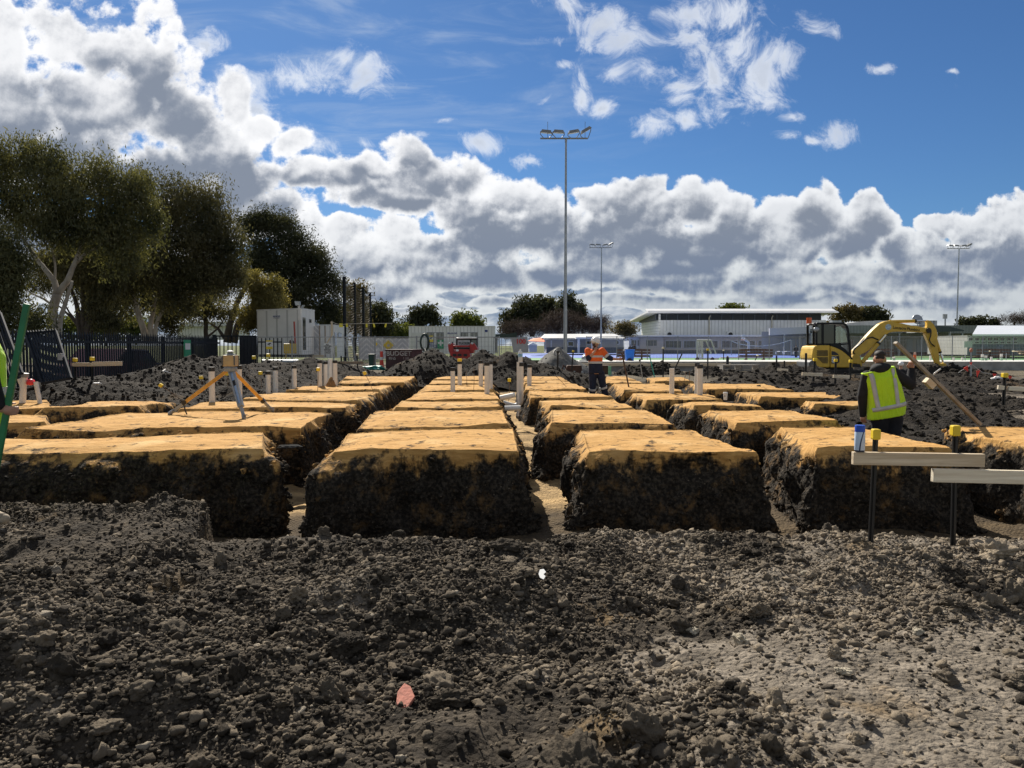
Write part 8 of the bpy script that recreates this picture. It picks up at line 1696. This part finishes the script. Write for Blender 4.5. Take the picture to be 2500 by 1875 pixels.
# the worker at the edge holding a green pole
D = 6.6; fr = at(-62, 1262, D); t = thing('person', 'person in a yellow vest cut off by the edge of the picture', 'person', fr)
q = lambda x, y, dy=0.0: Vector((fr.l(x + 23, y, D).x, dy, fr.l(x, y, D).z))
s = 1.0; hdc = q(-95, 735, 0); mb = MB(); g, M_ = head(mb, hdc, (.9, .3, 0), (0, 0, 1)); chain(mb, [q(-95, 810), q(-95, 770)], [.07, .06])
sR, sL = q(-45, 835, -.08), q(-140, 840, .1); eR = q(-22, 935, -.10); wR = q(-6, 998, -.06); eL, wL = q(-175, 950, .15), q(-150, 1040, .2)
loft(mb, [(q(-95, 1040), .15, .11, (1, 0, 0)), (q(-95, 930), .15, .10, (1, 0, 0)), (q(-92, 850), .17, .11, (1, 0, 0)), (q(-92, 815), .13, .08, (1, 0, 0))]); chain(mb, [sR, eR, wR], [.058, .046, .032]); chain(mb, [sL, eL, wL], [.058, .046, .032])
fR, fL = q(-35, 1248, -.05), q(-120, 1250, .2); hipR, hipL = q(-70, 1050), q(-120, 1050)
for h, k, a in ((hipR, q(-60, 1150, -.08), fR), (hipL, q(-122, 1150, .05), fL)): chain(mb, [h, k, a], [.09, .06, .045])
hand(mb, wR, (.3, .9, 0), (1, -.1, -.15), (0, 0, 1), 1.05, .9); hand(mb, wL, (.5, .5, 0), (.2, 0, -1), (1, 0, 0)); body = fuse(mb.build('body', M_SKIN, t), .0075, 2); eyes(body, g, M_, 1.0)
mb = MB(); mb.ell(g(0, -.005, .06), (.105, .128, .105), 24, 14, 0, M_); mb.build('helmet', M_HELM, t, smooth=True)
mb = MB(); loft(mb, [(q(-92, 805), .10, .08, (1, 0, 0)), (q(-88, 822), .17, .12, (1, 0, 0)), (q(-82, 870), .225, .15, (1, 0, 0)), (q(-82, 960), .235, .155, (1, 0, 0)), (q(-84, 1035), .235, .155, (1, 0, 0))], 24); vo2 = fuse(mb.build('vest', M_HIVIS, t), .012, 3)
mb = MB(); loft(mb, [(q(-82, 945), .242, .163, (1, 0, 0)), (q(-82, 965), .242, .163, (1, 0, 0))], 24); mb.build('reflective_band', M_TAPE, vo2, smooth='auto')
mb = MB(); chain(mb, [sR, eR, eR.lerp(wR, .85)], [.075, .062, .048]); chain(mb, [sL, eL, eL.lerp(wL, .85)], [.075, .062, .048]); fuse(mb.build('sleeve', M_HOOD, t), .012, 2)
mb = MB(); chain(mb, [hipR, q(-60, 1150, -.08), fR], [.12, .09, .07]); chain(mb, [hipL, q(-122, 1150, .05), fL], [.12, .09, .07]); fuse(mb.build('trousers', M_JEAN, t), .014, 2)
for a, e in ((fR, Vector((.13, -.03, -.05))), (fL, Vector((.13, -.03, -.05)))): mb = MB(); chain(mb, [a + Vector((0, 0, .10)), a + Vector((0, 0, -.02)), a + e], [.058, .055, .045]); mb.build('boot', pm('pale_tan_boot', (.38, .31, .22), .85, .2, 12, .4, 30), t, smooth=True)
fp = Frame(P(30, 920, D - .06)); a = fp.I @ P(66, 742, D - .06); b = fp.I @ P(-28, 1240, D - .06); mb = MB(); mb.beam(a, b, .052, .030, up=(0, 1, 0)); one('green_pole', 'flat green measuring pole held slanting by the person at the edge', 'pole', fp, mb, pm('grass_green_paint', (.020, .20, .075), .45, .2, 3, dirt=.2), bevel=.004)
fp = Frame(gpt(20, 1238)); mb = MB(); mb.beam((-.25, .1, .05), (.12, .1, .06), .03, .02); mb.beam((-.3, .15, .04), (.08, .06, .045), .02, .02); one('timber_offcut', 'thin grey timber offcuts by the boot at the edge', 'offcut', fp, mb, M_TIMB2)

# small figures further off
def figure(label, x, yt, yb, d, top, legs, skin=True, helmet=False):
    fr = at(x, yb, d); t = thing('person', label, 'person', fr); h = fr.l(x, yt, d).z; k = h / 1.75
    mb = MB(); g, M_ = head(mb, (0, 0, 1.63 * k), (.2, 1, 0), (0, 0, 1), k); chain(mb, [(0, 0, 1.42 * k), (0, 0, 1.55 * k)], [.06 * k, .055 * k]); loft(mb, [((0, 0, .9 * k), .14 * k, .1 * k, (1, 0, 0)), ((0, 0, 1.4 * k), .17 * k, .1 * k, (1, 0, 0))])
    arms = (((-.2, 0, 1.38), (-.27, .02, 1.1), (-.17, -.12, .98)), ((.2, 0, 1.38), (.27, .02, 1.1), (.17, -.12, .98)))
    for A_ in arms: chain(mb, [Vector(v) * k for v in A_], [.05 * k, .042 * k, .03 * k])
    for sx in (-1, 1): chain(mb, [Vector((sx * .09, 0, .9)) * k, Vector((sx * .09, 0, .48)) * k, Vector((sx * .09 + .03, .0, .06)) * k], [.085 * k, .06 * k, .045 * k])
    hand(mb, Vector(arms[0][2]) * k, (0, -1, 0), (.4, -.5, -.5), (1, 0, 0), k); hand(mb, Vector(arms[1][2]) * k, (0, -1, 0), (-.4, -.5, -.5), (-1, 0, 0), k)
    b = fuse(mb.build('body', M_SKIN, t), .012, 2)
    mb = MB(); loft(mb, [((0, 0, .82 * k), .18 * k, .13 * k, (1, 0, 0)), ((0, 0, 1.2 * k), .185 * k, .13 * k, (1, 0, 0)), ((0, 0, 1.42 * k), .19 * k, .12 * k, (1, 0, 0)), ((0, 0, 1.48 * k), .09 * k, .08 * k, (1, 0, 0))])
    for A_ in arms: chain(mb, [Vector(v) * k for v in A_[:2]] + [Vector(A_[1]).lerp(Vector(A_[2]), .7) * k], [.07 * k, .06 * k, .045 * k])
    fuse(mb.build('jacket', top, t), .016, 2)
    mb = MB()
    for sx in (-1, 1): chain(mb, [Vector((sx * .07, 0, .92)) * k, Vector((sx * .09, 0, .48)) * k, Vector((sx * .09 + .03, 0, .1)) * k], [.11 * k, .085 * k, .07 * k])
    fuse(mb.build('trousers', legs, t), .018, 2)
    for sx in (-1, 1): mb = MB(); mb.ell(((sx * .09 + .03) * k, -.05 * k, .04 * k), (.05 * k, .12 * k, .05 * k), 10, 8); mb.build('shoe', M_BLACK, t, smooth=True)
    mb = MB()
    if helmet:
        mb.ell(g(0, 0, .06), (.105 * k, .13 * k, .105 * k), 18, 12, 0, M_); mb.ell(g(0, .04, .035), (.115 * k, .15 * k, .016 * k), 18, 8, 0, M_); mb.build('helmet', M_HELM, t, smooth=True)
    else: mb.ell(g(0, -.02, .045), (.082 * k, .098 * k, .085 * k), 14, 10, 0, M_); mb.build('hair', M_HAIR, t, smooth=True)
    return t
figure('dark clothed person walking away near the school verandah', 1943, 842, 875, 88, M_HOOD, M_JEAN)
figure('person in black at the far end of the court, nearer the white classroom', 1548, 839, 871, 92, M_HOOD, M_JEAN)
figure('person in black at the far end of the court, above the blue tub', 1538.5, 841, 871, 92, M_HOOD, M_JEAN)
figure('worker with a white helmet mostly hidden behind the soil and the vest worker', 2197, 884.5, 992, 29, M_HOOD, M_JEAN, helmet=True)
